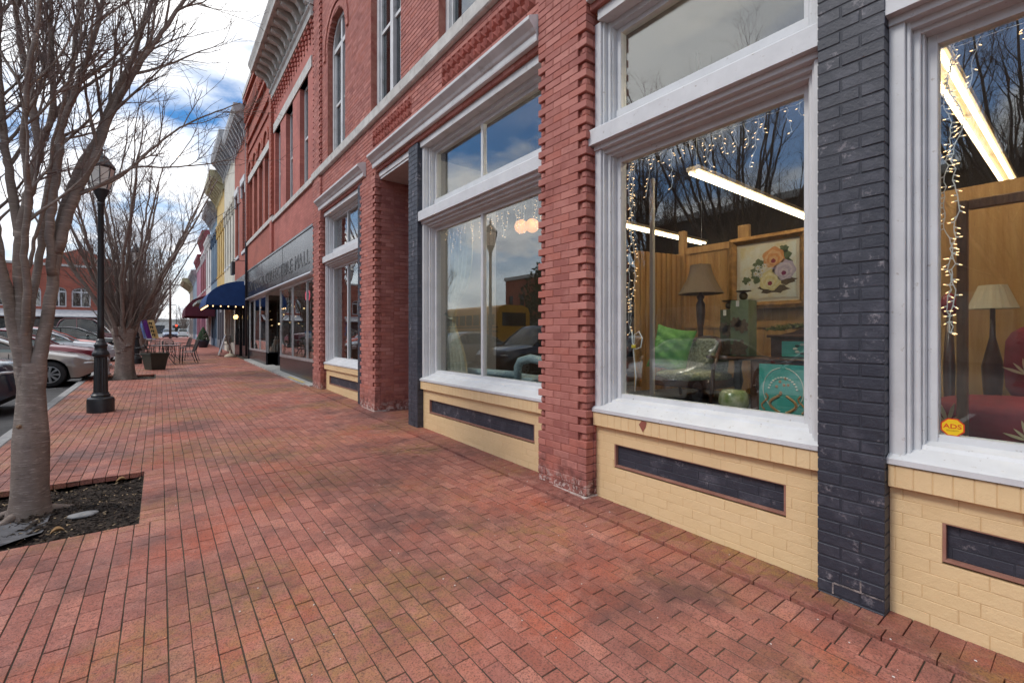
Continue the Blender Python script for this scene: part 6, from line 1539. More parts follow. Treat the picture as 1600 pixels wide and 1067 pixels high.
# table lamp on a tall turned stem
la = empty('tall_lamp', (5.35, 3.06, PZ)); tag(la, 'tall dark lamp with flared brown bell shade in the middle window', 'lamp')
s = MB(); n = 4
def shade(u, v):
    a = 2*pi*u; r = (.115+.145*v**1.6)*(1+.06*abs(cos(2*a))); return (5.35+r*cos(a), 3.06+r*sin(a), 2.40-.36*v)
s.grid(shade, 24, 8, True); s.build('shade', mat('brown_silk', (.20, .14, .085), .6, (.15, .1, .06), 20, stretch=(6, 6, 1)), la, True)
s = MB(); s.lathe([(.16, 0), (.16, .03), (.05, .06), (.035, .3), (.045, .5), (.03, .8), (.05, 1.0), (.055, 1.15), (.03, 1.2), (.05, 1.24), (.02, 1.28), (.012, 1.6), (.012, 1.66)], (5.35, 3.06, PZ), 14); s.build('stem', WAL, la, True)
# armchair with a green pillow
FLO = mat('sage_floral_cloth', (.40, .43, .28), .85, (.17, .18, .10), 38)
ar = empty('armchair', (4.95, 2.95, PZ)); tag(ar, 'curved walnut armchair with sage floral seat in the middle window', 'chair')
cy_, cx_ = 2.93, 4.98
s = MB(); s.ball((cx_-.02, cy_, PZ+.30), .31, .37, .075, 22, 10, lambda x, y, z: (max(-1, min(1, x*1.25)), max(-1, min(1, y*1.2)), z)); s.build('seat', FLO, ar, True)
s = MB(); s.cbox(cx_-.30, cx_+.28, cy_-.36, cy_+.36, PZ+.17, PZ+.28, .02); s.build('apron', WAL, ar)
s = MB(); s.grid(lambda u, v: (cx_+.24+.10*v-.09*sin(pi*u), cy_-.26+.52*u, PZ+.32+.38*v+.03*sin(pi*u)*v), 10, 8); s.grid(lambda u, v: (cx_+.27+.10*v-.09*sin(pi*u), cy_-.26+.52*u, PZ+.32+.38*v+.03*sin(pi*u)*v), 10, 8); s.build('backrest', FLO, ar, True)
s = MB(); pts = []
for k in range(25):
    t = -1+2*k/24; a = t*pi*.5
    pts.append((cx_+.33-.62*abs(sin(a))**2.4+.0, cy_+.41*sin(a)*(1.0 if abs(t) < .9 else .97), PZ+.74-.34*abs(t)**1.8))
s.tube(pts, .024, 8); s.build('bow_arm', WAL, ar, True)
for sx, sy in ((-1, -1), (-1, 1), (1, -1), (1, 1)):
    s = MB(); top = .42 if sx < 0 else .3; s.tube([(cx_+sx*.27, cy_+sy*.38, PZ+top), (cx_+sx*.27, cy_+sy*.37, PZ+.2), (cx_+sx*.30, cy_+sy*.36, PZ+.001)], [.02, .026, .018], 8); s.build('leg', WAL, ar, True)
s = MB()
for sd in (-1, 1):
    def pil(u, v):
        a_, b_ = 2*u-1, 2*v-1; th_ = max(0, (1-a_*a_)*(1-b_*b_))**.42
        e_ = 1-.10*(1-abs(b_)**2)*abs(a_)**3; f_ = 1-.10*(1-abs(a_)**2)*abs(b_)**3
        cr = .012*sin(9*a_+4*b_)*th_ + .010*sin(13*b_-5*a_)*th_
        return (sd*(.105*th_)+cr, .235*a_*e_, .28*b_*f_)
    s.grid(pil, 26, 26)
M = Matrix.Translation((cx_-.08, cy_+.25, PZ+.60)) @ Matrix.Rotation(.40, 4, 'Z') @ Matrix.Rotation(.30, 4, 'Y') @ Matrix.Rotation(.20, 4, 'X'); s.v = [tuple(M @ Vector(p)) for p in s.v]
tag(s.build('green_pillow', mat('lime_satin', (.14, .40, .07), .5, (.09, .30, .05), 5, bump_s=.7, bscale=14, bdist=.03), None, True, origin=(cx_-.06, cy_+.27, PZ+.3)), 'bright green satin pillow leaning on the armchair', 'pillow')
# small pedestal table with two candle pillars
pt = empty('pedestal_table', (5.2, 2.52, PZ)); tag(pt, 'round dark pedestal table between armchair and turquoise cabinet', 'table')
s = MB(); s.lathe([(.0, .49), (.28, .49), (.33, .5), (.34, .515), (.32, .53), (.0, .532)], (5.2, 2.52, PZ), 26); s.build('table_top', WAL, pt)
s = MB(); s.lathe([(.16, 0), (.15, .03), (.04, .06), (.035, .15), (.055, .25), (.035, .4), (.05, .49)], (5.2, 2.52, PZ), 14); s.build('pedestal', BLACKI, pt, True)
SAGE = mat('sage_painted_wood', (.19, .25, .15), .6, (.15, .2, .12), 6)
SAGED = mat('olive_painted_wood', (.10, .12, .055), .6, (.08, .1, .045), 6)
CARV = mat('carved_appliqué'.replace('é', 'e'), (.17, .12, .08), .8, (.1, .07, .05), 30)
for nm, lb, yy, w, h, m, xx in (('candle_stand', 'taller pale sage candle stand on the pedestal table', 2.45, .10, .62, SAGE, 5.18), ('candle_stand', 'shorter olive candle stand behind the sage one', 2.66, .075, .53, SAGED, 5.28)):
    e = empty(nm, (xx, yy, PZ+.532)); tag(e, lb, 'candle stand', 'carved candle stands'); zb = PZ+.533
    s = MB(); s.cbox(xx-w, xx+w, yy-w, yy+w, zb, zb+h, .005); s.build('block', m, e)
    s = MB(); s.ball((xx, yy, zb+h+.05), .045, .045, .045, 14, 10); s.build('knob', mat('bronze_ball', (.12, .09, .05), .3, metal=.8), e, True)
    s = MB(); s.lathe([(.02, .09), (.075, .1), (.08, .11), (.02, .112)], (xx, yy, zb+h), 16); s.build('drip_plate', MATS['bronze_ball'], e)
    for q, (du, dv, r) in enumerate(((-.6, .55, .07), (.1, .05, .09), (.7, .62, .06))):
        s = MB(); P = [(yy+w*du*.5+r*(1+.22*sin(7*t))*cos(t), zb+h*(.1+dv*.8)+r*(1+.22*sin(7*t))*sin(t)) for t in [2*pi*k/30 for k in range(30)]]; s.prism([(max(yy-w, min(yy+w, a)), max(zb, min(zb+h, b_))) for a, b_ in P], xx-w-.008, xx-w-.0005, 'x'); s.build('carving', CARV, e)
    s = MB(); s.box(xx-w-.012, xx-w-.009, yy-.005, yy+.03, zb+h-.07, zb+h-.005); s.build('price_tag', mat('paper_tag', (.7, .7, .68), .8), e)
# turquoise cabinet with scroll ornament, small chest on top
TURQ = mat('turquoise_paint', (.05, .30, .25), .45, (.07, .38, .32), 3)
ORN = mat('ochre_scroll', (.36, .20, .08), .6)
ORNW = mat('cream_scroll', (.55, .58, .5), .6)
cb = empty('painted_cabinet', (4.85, 1.85, PZ)); tag(cb, 'walnut cabinet with turquoise scroll-painted door in the middle window', 'cabinet')
s = MB(); s.cbox(4.62, 5.05, 1.45, 2.12, PZ, PZ+.52, .006); s.cbox(4.6, 5.06, 1.43, 2.14, PZ+.521, PZ+.545, .006); s.build('carcass', WAL, cb)
s = MB(); s.cbox(4.604, 4.619, 1.60, 2.03, PZ+.02, PZ+.49, .004); d = s.build('door', TURQ, cb)
def scroll(mb, cy0, cz0, pts, r): mb.tube([(4.602, cy0+a, cz0+b_) for a, b_ in pts], r, 5)
cy0, cz0 = 1.815, PZ+.25
for sg in (-1, 1):
    s = MB(); scroll(s, cy0, cz0, [(sg*(.03+.085*sin(t*pi)), -.21+.16*t) for t in [k/10 for k in range(11)]], .013); s.build('scroll', ORN, d)
    s = MB(); scroll(s, cy0, cz0, [(sg*.175*sin(t*pi*.92+.12), .005-.205*cos(t*pi*.92+.12)) for t in [k/16 for k in range(17)]], .0045); s.build('garland', ORNW, d)
    s = MB(); scroll(s, cy0, cz0, [(sg*.16+sg*.03*sin(t*6), -.2+.16*t) for t in [k/6 for k in range(7)]], .009); s.build('scroll', ORN, d)
for k in range(14):
    a = pi*(.08+.84*k/13); s = MB(); s.ball((4.6, cy0+.125*cos(a), cz0-.02+.14*sin(a)), .004, .012, .008, 8, 6); s.build('painted_petal', ORNW, d)
for k in range(7):
    s = MB(); s.ball((4.6, cy0+R.uniform(-.07, .07), cz0+R.uniform(-.1, .12)), .004, .014, .014, 8, 6); s.build('painted_flower', ORN, d)
s = MB(); s.ball((4.6, 2.065, PZ+.27), .018, .016, .016, 10, 8); s.build('knob', WAL, cb, True)
ch = empty('painted_chest', (5.05, 1.85, PZ+.55)); tag(ch, 'small walnut chest with turquoise panel standing behind the cabinet top', 'chest')
s = MB(); s.cbox(4.98, 5.3, 1.5, 2.08, PZ+.2, PZ+.74, .006); s.cbox(4.95, 5.32, 1.47, 2.11, PZ+.741, PZ+.77, .006); s.prism([(1.62, PZ+.771), (1.98, PZ+.771), (1.86, PZ+.80), (1.8, PZ+.83), (1.74, PZ+.80)], 4.97, 4.99, 'x'); s.build('box', WAL, ch)
s = MB(); s.cbox(4.968, 4.979, 1.56, 1.97, PZ+.55, PZ+.705, .003); p_ = s.build('panel', TURQ, ch)
for k in range(9):
    a = 2*pi*k/9; s = MB(); s.ball((4.966, 1.77+.075*cos(a), PZ+.63+.045*sin(a)), .003, .022, .013, 8, 6); s.build('painted_leaf', mat('dark_teal_scroll', (.03, .06, .05), .6) if k % 2 else ORNW, p_)
wr = MB(); rr = random.Random(2)
for k in range(420):
    a = rr.uniform(0, 2*pi); q = .17+rr.uniform(-.06, .06); p = Vector((5.12+.05*rr.uniform(-1, 1), 1.84+q*1.5*cos(a), PZ+.80+abs(.25*q*sin(a))+.02)); wr.cur = rr.random()
    u = Vector((rr.uniform(-1, 1), rr.uniform(-1, 1), rr.uniform(-1, 1))).normalized()*.03; w = u.orthogonal().normalized()*.01
    wr.add([tuple(p-u), tuple(p+w), tuple(p+u), tuple(p-w)], [(0,1,2,3)])
tag(wr.build('leaf_garland', mat('olive_garland', (.10, .10, .02), .7, (.06, .07, .015), 10, pieces=.5), None, origin=(5.12, 1.84, PZ+.77), kind='thing'), 'olive leaf garland lying on the small painted chest', 'garland')
s = MB(); s.lathe([(.10, 0), (.12, .02), (.145, .1), (.13, .19), (.10, .22), (.0, .225)], (4.55, 2.25, PZ), 20); tag(s.build('garden_stool', mat('green_glazed_ceramic', (.16, .22, .06), .2, (.45, .45, .3), 9, coat=.6), None, True, origin=(4.55, 2.25, PZ)), 'mottled green ceramic pot on the floor beside the turquoise cabinet', 'pot')
s = MB(); s.cbox(4.16, 4.20, 2.92, 2.965, PZ, 3.2, .004); tag(s.build('wall_strip', mat('pale_wood_strip', (.42, .40, .36), .6), None, origin=(4.18, 2.94, PZ)), 'tall pale upright board at the left of the middle window', 'board')
# red floral sofa, timber post, lamp shades in the right window
SOFA = mat('crimson_sofa_cloth', (.24, .018, .03), .75, (.17, .012, .022), 9, bump_s=.3, bscale=200)
sf = empty('floral_sofa', (4.6, .1, PZ)); tag(sf, 'crimson sofa with cream leaf print in the right window', 'sofa')
def cushion(x0, x1, y0, y1, z0, z1, nm):
    s = MB(); s.ball(((x0+x1)/2, (y0+y1)/2, (z0+z1)/2), (x1-x0)/2, (y1-y0)/2, (z1-z0)/2, 26, 14, lambda x, y, z: tuple(max(-1, min(1, q*1.35)) if False else (abs(q)**.45)*(1 if q > 0 else -1) for q in (x, y, z))); return s.build(nm, SOFA, sf, True)
cushion(4.0, 4.75, -1.0, .76, PZ+.05, PZ+.36, 'seat'); cushion(4.6, 4.95, -1.1, .42, PZ+.25, PZ+.88, 'backrest'); cushion(4.05, 4.8, -1.25, -.95, PZ+.1, PZ+.6, 'arm')
PRN = mat('cream_leaf_print', (.55, .42, .24), .8)
def leaf_on(x, y, z, a, L, nx):
    s = MB(); P = []
    for k in range(9):
        t = k/8; P.append((t*L, .075*L*sin(pi*t)**.8))
    P = P+[(u, -v) for u, v in P[::-1][1:-1]]
    Q = [(y+u*cos(a)-v*sin(a), z+u*sin(a)+v*cos(a)) for u, v in P]
    s.prism(Q, x, x+.004, 'x'); s.build('leaf_print', PRN, sf)
for (y, z) in ((.60, PZ+.2), (.25, PZ+.15), (-.1, PZ+.25)):
    for k in range(6): leaf_on(3.990+.002*k, y, z, .3+k*.5, R.uniform(.08, .14), 0)
for (y, z) in ((.30, PZ+.5), (.15, PZ+.72), (-.1, PZ+.5)):
    for k in range(6): leaf_on(4.588+.002*k, y, z, .4+k*.5, R.uniform(.07, .13), 0)
fp = empty('timber_frame', (4.32, .55, PZ)); tag(fp, 'plain oak upright with crossbar standing before the crimson sofa', 'post')
s = MB(); s.cbox(3.93, 3.98, .50, .55, PZ, 2.36, .005); s.build('upright', OAK, fp)
s = MB(); s.cbox(3.935, 3.975, -.8, .499, 2.30, 2.36, .005); s.build('crossbar', OAK, fp)
lb_ = empty('shaded_lamp', (5.6, .56, PZ)); tag(lb_, 'table lamp with cream pleated shade in the right window', 'lamp')
s = MB(); s.grid(lambda u, v: (5.6+(.085+.07*v)*(1+.03*sin(36*pi*u))*cos(2*pi*u), .56+(.085+.07*v)*(1+.03*sin(36*pi*u))*sin(2*pi*u), 1.95-.2*v), 72, 3, True); s.build('shade', mat('cream_pleats', (.48, .42, .3), .7), lb_)
s = MB(); s.lathe([(.09, 0), (.03, .05), (.06, .3), (.07, .5), (.02, .75), (.015, 1.05)], (5.6, .56, PZ), 14); s.build('base', WAL, lb_, True)
s = MB(); s.ball((5.2, .77, 1.78), .06, .06, .1, 14, 10); rl = s.build('ruby_lamp', mat('ruby_glass', (.22, .01, .02), .15, coat=.8), None, True, origin=(5.2, .77, PZ)); tag(rl, 'ruby glass oil lamp at the left edge of the right window', 'lamp')
s = MB(); s.lathe([(.08, 0), (.03, .06), (.04, .5), (.02, .93)], (5.2, .77, PZ), 12); s.build('base', WAL, rl, True)
# alarm sticker on the right pane
st = empty('alarm_sticker', (3.294, .475, .995)); tag(st, 'yellow octagonal alarm company sticker in the corner of the right pane', 'sticker')
def octo(r, x0, x1, nm, m):
    s = MB(); s.prism([(.475+r*cos(pi/8+k*pi/4), 1.044+r*sin(pi/8+k*pi/4)) for k in range(8)], x0, x1, 'x'); s.build(nm, m, st)
octo(.050, 3.2945, 3.2962, 'border', mat('sticker_red', (.6, .05, .01), .5)); octo(.0435, 3.2935, 3.2944, 'face', mat('sticker_yellow', (.78, .50, .01), .5))
def sticker_text(t, size, z, m, bold): text_mesh(t, size, .0002, 'print', m, st, Matrix(((0, 0, -1, 3.2931), (-1, 0, 0, .475), (0, 1, 0, z), (0, 0, 0, 1))), bold=bold, sx=1.15)
sticker_text('ADS', .033, 1.048, MATS['sticker_red'], .0006); sticker_text('SECURITY', .0095, 1.026, mat('sticker_brown', (.2, .1, .0), .5), 0)
# curtains and wicker bench in the paired window
CURT = mat('ivory_lace', (.50, .47, .36), .8, (.38, .36, .27), 12, bump_s=.3, bscale=80)
s = MB()
def cur(u, v):
    z = 3.35-2.42*v; tie = math.exp(-((z-1.78)/.42)**2); w = .62*(1-.62*tie)*(1-.25*max(0, v-.7)); edge = 6.16
    y = edge-w*u; return (3.52+.035*sin(u*34+v*1.5)*(1-.3*tie)+.03*sin(v*6), y, z)
s.grid(cur, 70, 40); c_ = s.build('lace_curtain', CURT, None, True, origin=(3.52, 5.9, .93)); tag(c_, 'ivory lace curtain tied back at the left of the paired window', 'curtain')
s = MB(); s.tube([(3.48, 6.18, 1.85), (3.47, 6.05, 1.78), (3.47, 5.92, 1.76)], .02, 8); s.build('tie_back', CURT, c_)
WICK = mat('pale_blue_wicker', (.40, .50, .52), .7, (.24, .32, .34), 60, bump_s=1.0, bscale=130, bdist=.008)
wk = empty('wicker_bench', (3.8, 5.0, PZ)); tag(wk, 'pale blue wicker bench along the foot of the paired window', 'bench')
s = MB(); s.tube([(3.72, 6.0, PZ+.0), (3.72, 6.0, PZ+.16), (3.72, 5.93, PZ+.22), (3.72, 4.75, PZ+.24)], .05, 10); s.build('front_roll', WICK, wk, True)
s = MB(); s.cbox(3.72, 4.1, 4.4, 5.98, PZ+.16, PZ+.22, .02); s.build('seat', WICK, wk)
s = MB(); s.tube([(3.70, 4.66, PZ), (3.70, 4.66, PZ+.35), (3.70, 4.60, PZ+.43), (3.70, 4.40, PZ+.47), (3.70, 4.18, PZ+.45), (3.70, 4.08, PZ+.38), (3.70, 4.08, PZ)], .055, 10); s.build('arm', WICK, wk, True)
# globe lamps and hanging fluorescent battens (lit)
for k, (x, y, z) in enumerate(((5.0, 7.3-1.1, 3.42), (5.0, 5.9, 3.38))):
    s = MB(); s.ball((x, y, z), .12, .12, .12, 18, 12); g = s.build('globe_lamp', GLOBE, None, True, origin=(x, y, z-.12)); tag(g, ('glowing amber globe lamp left of the mullion in the paired window', 'glowing amber globe lamp right of the mullion in the paired window')[k], 'lamp', 'hanging globe lamps')
    s = MB(); s.tube([(x, y, z+.12), (x, y, 4.5)], .008, 6); s.build('cord', BLACKI, g)
HOUS = mat('batten_housing', (.42, .34, .22), .6)
def batten(x0, x1, y, z, label, two=True):
    e = empty('fluorescent_light', ((x0+x1)/2, y, z)); tag(e, label, 'light', 'shop ceiling lights')
    s = MB(); s.cbox(x0, x1, y-.09, y+.09, z+.04, z+.09, .006); s.build('housing', HOUS, e)
    for d_ in ((-.05, .05) if two else (0,)):
        n = max(1, int((x1-x0)/1.25)); L = (x1-x0)/n
        for k in range(n):
            s = MB(); s.tube([(x0+k*L+.03, y+d_, z+.015), (x0+(k+1)*L-.03, y+d_, z+.015)], .019, 8); s.build('tube', TUBE, e)
    for xx in (x0+.1, x1-.1):
        s = MB(); s.tube([(xx, y, z+.09), (xx, y, 4.5)], .006, 5); s.build('hanger', ALU, e)
batten(5.4, 9.4, 3.2, 3.6, 'lit fluorescent strip above the pine partition in the middle window')
batten(4.6, 9.4, .78, 3.62, 'lit twin fluorescent fitting in the right window')
batten(6.5, 9.4, 5.3, 3.5, 'lit fluorescent strip deep inside the paired window')
batten(6.8, 9.4, -.6, 3.3, 'lit fluorescent strip low in the right window background')
batten(4.8, 7.8, 9.8, 3.6, 'lit fluorescent strip inside the farthest bay window')
def fill_batten(x, y0, y1, z, label):  # added fill lights, hidden behind the transom shelf, to brighten the window displays
    e = empty('fluorescent_light', (x, (y0+y1)/2, z)); tag(e, label, 'light', 'shop ceiling lights')
    s = MB(); s.cbox(x-.09, x+.09, y0, y1, z+.04, z+.09, .006); s.build('housing', HOUS, e)
    for d_ in (-.05, .05):
        s = MB(); s.tube([(x+d_, y0+.03, z+.015), (x+d_, y1-.03, z+.015)], .019, 8); s.build('tube', FILL_TUBE, e)
    for yy in (y0+.1, y1-.1):
        s = MB(); s.tube([(x, yy, z+.09), (x, yy, 4.5)], .006, 5); s.build('hanger', ALU, e)
fill_batten(4.5, 1.3, 2.7, 4.15, 'added unseen fill light over the display behind the middle window')
fill_batten(4.5, -.9, .5, 4.15, 'added unseen fill light over the crimson sofa behind the right window')
fill_batten(4.5, 3.9, 5.3, 4.15, 'added unseen fill light over the wicker bench behind the paired window')
# hutch shelves deep in the shop
sh = empty('display_shelves', (9.4, 2, .56)); tag(sh, 'dark shelves with wares along the back of the shop', 'shelves')
for z in (.6, 1.1, 1.6, 2.1, 2.6):
    s = MB(); s.box(9.1, 9.59, -1.5, 7.5, z, z+.04); s.build('shelf', WAL, sh)
s = MB(); rr = random.Random(4)
for k in range(170):
    y = rr.uniform(-1.4, 7.4); z = rr.choice((.64, 1.14, 1.64, 2.14)); h = rr.uniform(.08, .38); w = rr.uniform(.04, .12); s.cur = rr.random(); s.cbox(9.2, 9.45, y-w, y+w, z, z+h, .02)
s.build('wares', MATS['bric_a_brac'], sh, kind='stuff')
# icicle light strings just behind the glass
def icicles(name, label, ya, yb, zt, side=None, dens=.085, x=3.36, seed=1):
    rr = random.Random(seed); e = empty(name, (x, (ya+yb)/2, zt)); tag(e, label, 'string lights', 'icicle light strings')
    w = MB(); bl = MB(); sh_ = MB()
    n = int((yb-ya)/dens)
    w.tube([(x+.004*sin(k*2.1), ya+(yb-ya)*k/(n*2), zt-.012-.012*abs(sin(k*1.3))) for k in range(n*2+1)], .0022, 4)
    def drop(p, L, side_=0):
        pts = [Vector(p)]; k = int(L/.03)+1
        for q in range(k): pts.append(pts[-1]+Vector((rr.uniform(-.006, .006), rr.uniform(-.018, .018), -.03)))
        w.tube(pts, .0024, 4)
        for q in pts[1::1]:
            if rr.random() < .75:
                d = Vector((rr.uniform(-.3, .3), rr.choice((-1, 1)), rr.uniform(-.9, .2))).normalized()
                sh_.tube([q, q+d*.016], .0035, 5); bl.tube([q+d*.016, q+d*.028], [.0032, .0016], 5)
    for k in range(n):
        drop((x, ya+(k+.5)*dens+rr.uniform(-.03, .03), zt-.015), rr.choice((.06, .1, .16, .22, .3)))
    if side:
        for q in range(2):
            p = Vector((x, side+rr.uniform(-.02, .02), zt)); pts = [p]
            while p.z > 1.55: p = p+Vector((0, rr.uniform(-.016, .016), -.028)); p.y = max(side-.045, min(side+.03, p.y)); pts.append(p)
            w.tube(pts, .0024, 4)
            for z_ in pts[1:]:
                if rr.random() < .8:
                    d = Vector((rr.uniform(-.3, .3), rr.choice((-1, 1)), rr.uniform(-.8, .4))).normalized(); sh_.tube([z_, z_+d*.016], .0035, 5); bl.tube([z_+d*.016, z_+d*.028], [.0032, .0016], 5)
    w.build('wire', WIREW, e, kind='stuff'); sh_.build('sockets', WIREW, e, kind='stuff'); bl.build('bulbs', BULB, e, kind='stuff')
    return e
icicles('icicle_lights', 'white icicle light string along the top and left of the middle window', 1.2, 2.62, 3.085, side=2.585, seed=1)
icicles('icicle_lights', 'white icicle light string along the top of the right window', -1.0, .50, 3.085, side=.49, seed=2, dens=.13)
icicles('icicle_lights', 'white icicle light string at the top of the paired window', 3.7, 6.05, 3.08, seed=3, dens=.11)
# looped white cord with yellow plug at the left of the middle window
cd = empty('power_cord', (3.37, 2.56, 1.1)); tag(cd, 'looped white power cord with yellow plug left of the green pillow', 'cord')
s = MB(); s.tube([(3.37, 2.585, 1.56), (3.36, 2.575, 1.46), (3.37, 2.55, 1.40), (3.37, 2.49, 1.42), (3.37, 2.475, 1.50), (3.37, 2.51, 1.56), (3.37, 2.56, 1.53), (3.37, 2.57, 1.38), (3.38, 2.55, 1.15), (3.39, 2.57, 1.02)], .005, 6); s.build('cable', WIREW, cd, True)
s = MB(); s.cbox(3.355, 3.375, 2.545, 2.585, 1.41, 1.44, .004); s.build('plug', mat('yellow_plug', (.7, .5, .01), .5), cd)
# ------------------------------------------------------------------ brick hall across the car park
hall = empty('brick_hall', (-12, 62.3, gz(62))); tag(hall, 'red brick hall with arched white windows and gabled parapet, far left', 'building')
HW = walltex('hall_brickwork', (.40, .12, .075), (.33, .095, .06), (.25, .1, .08))
def hall_mat():
    return far_paver_mat('hall_front_brick', (.42, .12, .075), (.34, .095, .06), (.25, .1, .08), .215, .07, swap=False)
g_ = gz(62); YF = 62.0
wins = [(-10.0, -9.0), (-8.35, -7.35+.1), (-7.25+.35, -5.5), (-12.6, -11.2), (-15.5, -14.0), (-18.5, -17.0), (-21.5, -20)]
s = MB(); ops_ = []
xs_ = sorted(wins); z0, zs_, z1 = g_+2.6, g_+4.6, g_+7.0
def wall_front(mb, x0, x1, za, zb, ops):
    zz_ = sorted(set([za, zb]+[q for o_ in ops for q in o_[2:4]]))
    for a, b_ in zip(zz_[:-1], zz_[1:]):
        for p, q in intervals(x0, x1, [(o_[0], o_[1]) for o_ in ops if o_[2] <= (a+b_)/2 <= o_[3]]): mb.box(p, q, YF, YF+.3, a, b_)
WZ0, WZS = 4.25, 5.75
ops_ = [(a, b_, WZ0, WZS+.45) for a, b_ in wins]
wall_front(s, -26, -3.2, g_-.3, 8.2, ops_); s.build('wall', HW, hall)
for a, b_ in wins:
    c_ = (a+b_)/2; r_ = (b_-a)/2
    s = MB(); n = 12     # spandrel infill above the segmental head
    pts = [(c_+r_*cos(pi*k/n), WZS+.43*sin(pi*k/n)) for k in range(n+1)]
    s.prism([(b_, WZS+.455), (a, WZS+.455)]+[(x, z) for x, z in pts[::-1]], YF+.01, YF+.3, 'y'); s.build('spandrel', HW, hall)
    s = MB()
    for (xa, za), (xb, zb) in zip(pts[:-1], pts[1:]): s.prism([(xa, za), (xb, zb), (xb, zb+.22), (xa, za+.22)], YF-.06, YF+.02, 'y')
    s.build('arch_ring', HW, hall)
    s = MB(); t = .1
    s.box(a, a+t, YF+.1, YF+.2, WZ0, WZS); s.box(b_-t, b_, YF+.1, YF+.2, WZ0, WZS); s.box(a, b_, YF+.098, YF+.202, WZ0, WZ0+t); s.box(a, b_, YF+.097, YF+.203, WZS-.08, WZS+.06); s.box(c_-.05, c_+.05, YF+.099, YF+.201, WZ0, WZS+.4)
    for (xa, za), (xb, zb) in zip(pts[:-1], pts[1:]): s.prism([(xa, za), (xb, zb), (xb*.92+c_*.08, zb-.1), (xa*.92+c_*.08, za-.1)], YF+.1, YF+.2, 'y')
    w_ = s.build('window', WHITE2, hall)
    s = MB(); s.box(a, b_, YF+.15, YF+.16, WZ0, WZS+.45); s.build('pane', GLASSD, w_)
    s = MB(); s.box(a, b_, YF+.5, YF+.52, WZ0+.1, WZS+.1); s.build('blind', BLIND, w_)
s = MB(); s.prism([(-9.2, 8.2), (-3.2, 8.2), (-3.2, 8.9), (-4.6, 9.4), (-6.2, 10.1), (-7.8, 9.4), (-9.2, 8.6)], YF-.02, YF+.3, 'y'); s.build('gable', HW, hall)
s = MB(); s.box(-26, -3.1, YF-.12, YF+.32, 8.2, 8.42); s.build('coping', STONE, hall)
for k in range(40):
    s = MB(); s.box(-25.5+k*.55, -25.3+k*.55, YF-.09, YF, 7.35, 7.6); s.build('dentil', HW, hall)
s = MB(); s.box(-26, -3.2, YF+.3, YF+14, g_-.3, 8.1); s.build('body', HW, hall)
s = MB(); s.prism([(YF-2.2, 3.2), (YF, 3.9), (YF, 3.98), (YF-2.2, 3.28)], -26, -3.4, 'x'); s.build('canopy', mat('pale_canopy', (.5, .5, .5), .6, (.35, .36, .38), 3), hall)
s = MB(); s.box(-26, -3.4, YF-.02, YF, g_, 3.1); s.build('shop_glass', mat('dim_shop_glass', (.05, .06, .07), .15, (.2, .2, .2), 2.5), hall)
# hedge of bare shrubs before the hall
rr = random.Random(9); s = MB()
for k in range(700):
    p = Vector((rr.uniform(-9.5, -3.6), rr.uniform(57.5, 59.5), g_)); c = shoot(p, Vector((rr.uniform(-.6, .6), rr.uniform(-.6, .6), 1)), rr.uniform(1.0, 2.0), 4, rr, .1, .3); s.tube(c, [.02, .015, .012, .01, .006], 3, False)
tag(s.build('bare_hedge', TWIG, None, origin=(-6.5, 58.5, g_), kind='stuff'), 'tangle of leafless shrubs in front of the brick hall', 'hedge')
# buildings opposite, seen only as reflections in the shop glass
def opposite(name, label, x, y0, y1, h, m):
    e = empty(name, (x, (y0+y1)/2, gz(max(0, (y0+y1)/2)))); tag(e, label, 'building', 'buildings across the street')
    n = max(2, int((y1-y0)/2.6)); w = (y1-y0)/n
    s = MB(); ops = [(y0+(k+.3)*w, y0+(k+.7)*w, 5.2, 7.6) for k in range(n)]
    s.box(x-9, x-.31, y0, y1, -.4, h)
    wall_rects(s, x-.3, x, y0, y1, 4.0, h, ops); s.build('wall', m, e)
    for q in ops:
        s = MB(); s.box(x-.2, x-.15, *q); s.build('window', mat('opposite_glass', (.05, .06, .07), .1), e)
    s = MB(); s.box(x-.3, x+.35, y0, y1, h, h+.5); s.build('cornice', STONE, e)
    s = MB(); s.box(x-.3, x-.02, y0, y1, -.4, 4.0); s.build('shop_front', mat('opposite_front', (.14, .12, .1), .6, (.3, .28, .25), .8), e)
opposite('opposite_building', 'low brown building across the street mirrored in the middle window', -30, -6, 9, 11.0, mat('opposite_brown', (.12, .085, .07), .8, (.15, .11, .09), 2))
opposite('opposite_building', 'grey building across the street mirrored beyond the evergreen', -30, 9.5, 26, 11.5, mat('opposite_grey', (.10, .09, .085), .8, (.08, .075, .07), 2))
opposite('opposite_building', 'tan building across the street mirrored in the paired window', -38, 26.5, 44, 9.0, mat('opposite_tan', (.34, .28, .2), .8, (.28, .23, .17), 2))
opposite('opposite_building', 'red brick building across the street mirrored in the far shop window', -37, 44.5, 58, 10, HW)
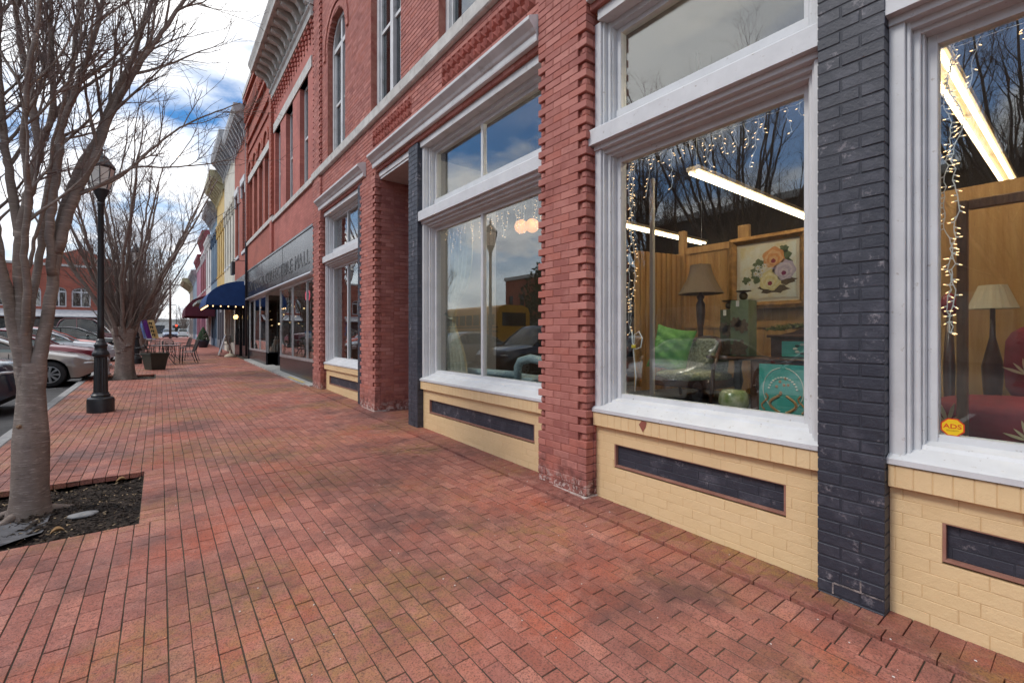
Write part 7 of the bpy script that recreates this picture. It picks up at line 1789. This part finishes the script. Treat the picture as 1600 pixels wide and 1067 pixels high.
# far end of the street
rr = random.Random(21)
fb = empty('far_building', (9, 150, gz(150))); tag(fb, 'pale low building closing the view at the end of the street', 'building')
g_ = gz(150); s = MB(); s.box(-2, 30, 150, 165, g_-.3, 5.2); s.build('wall', P_WHT, fb)
for k in range(8):
    s = MB(); s.box(-1+k*3.6, 1+k*3.6, 149.95, 150.0, 1.8, 4.0); s.build('window', mat('opposite_glass', (.05, .06, .07), .1), fb)
s = MB(); s.box(-2.2, 30.2, 149.7, 165.2, 5.2, 5.7); s.build('parapet', STONE, fb)
up_ = empty('utility_pole', (1.0, 70, gz(70))); tag(up_, 'tall brown utility pole far down the street with a crossarm', 'utility pole')
s = MB(); s.tube([(1.0, 70, gz(70)-.2), (1.0, 70, 8.2)], [.14, .10], 8); s.build('post', mat('creosoted_wood', (.11, .07, .06), .9), up_)
s = MB(); s.box(.0, 2.0, 69.95, 70.05, 7.6, 7.72); s.build('crossarm', MATS['creosoted_wood'], up_)
s = MB()
for k, x in enumerate((.1, 1.9)):
    s = MB(); s.tube([(x, 70, 7.74)]+[(x+(2.4-x)*t, 70-55*t, 7.74-.9*sin(pi*t)-.3*t) for t in (.2, .4, .6, .8)]+[(2.8, 22.97, 7.3)], .012, 4); s.build('wire', BLACKI, up_)
ts = empty('traffic_signal', (1.75, 78, gz(78))); tag(ts, 'hanging traffic signal showing red at the far crossing', 'traffic signal')
s = MB(); s.cbox(1.62, 1.95, 77.9, 78.1, 2.0, 3.0, .03); s.build('housing', mat('signal_housing', (.03, .03, .03), .6), ts)
s = MB(); s.ball((1.78, 77.88, 2.8), .12, .05, .12, 12, 8); s.build('red_lens', mat('lit_red_signal', (1.0, .06, .03), .4, emit=2.5), ts)
s = MB(); s.ball((1.78, 77.89, 2.5), .12, .04, .12, 12, 8); s.build('amber_lens', mat('unlit_amber', (.12, .07, .01), .4), ts)
s = MB(); s.tube([(1.78, 78, 3.0), (1.78, 78, 5.6), (-6, 78, 5.9)], .05, 6); s.tube([(-6, 78, 0), (-6, 78, 6.2)], .11, 8); s.build('mast', BLACKI, ts)
for k, (x, y, sc_) in enumerate(((7.5, 130, 1.1), (4.8, 142, 1.2), (-3.5, 96, 1.0), (-9, 110, 1.2))):
    c = copy_tree(t2); c.location = (x, y, gz(y)-.1); c.rotation_euler = (0, 0, k*1.7); c.scale = (sc_,)*3; c['group'] = 'distant bare trees'
    c['label'] = ('hazy bare tree right of the far white vehicle', 'bare tree before the pale building at the street end', 'distant bare tree left of the utility pole', 'distant bare tree beyond the crossing at left')[k]
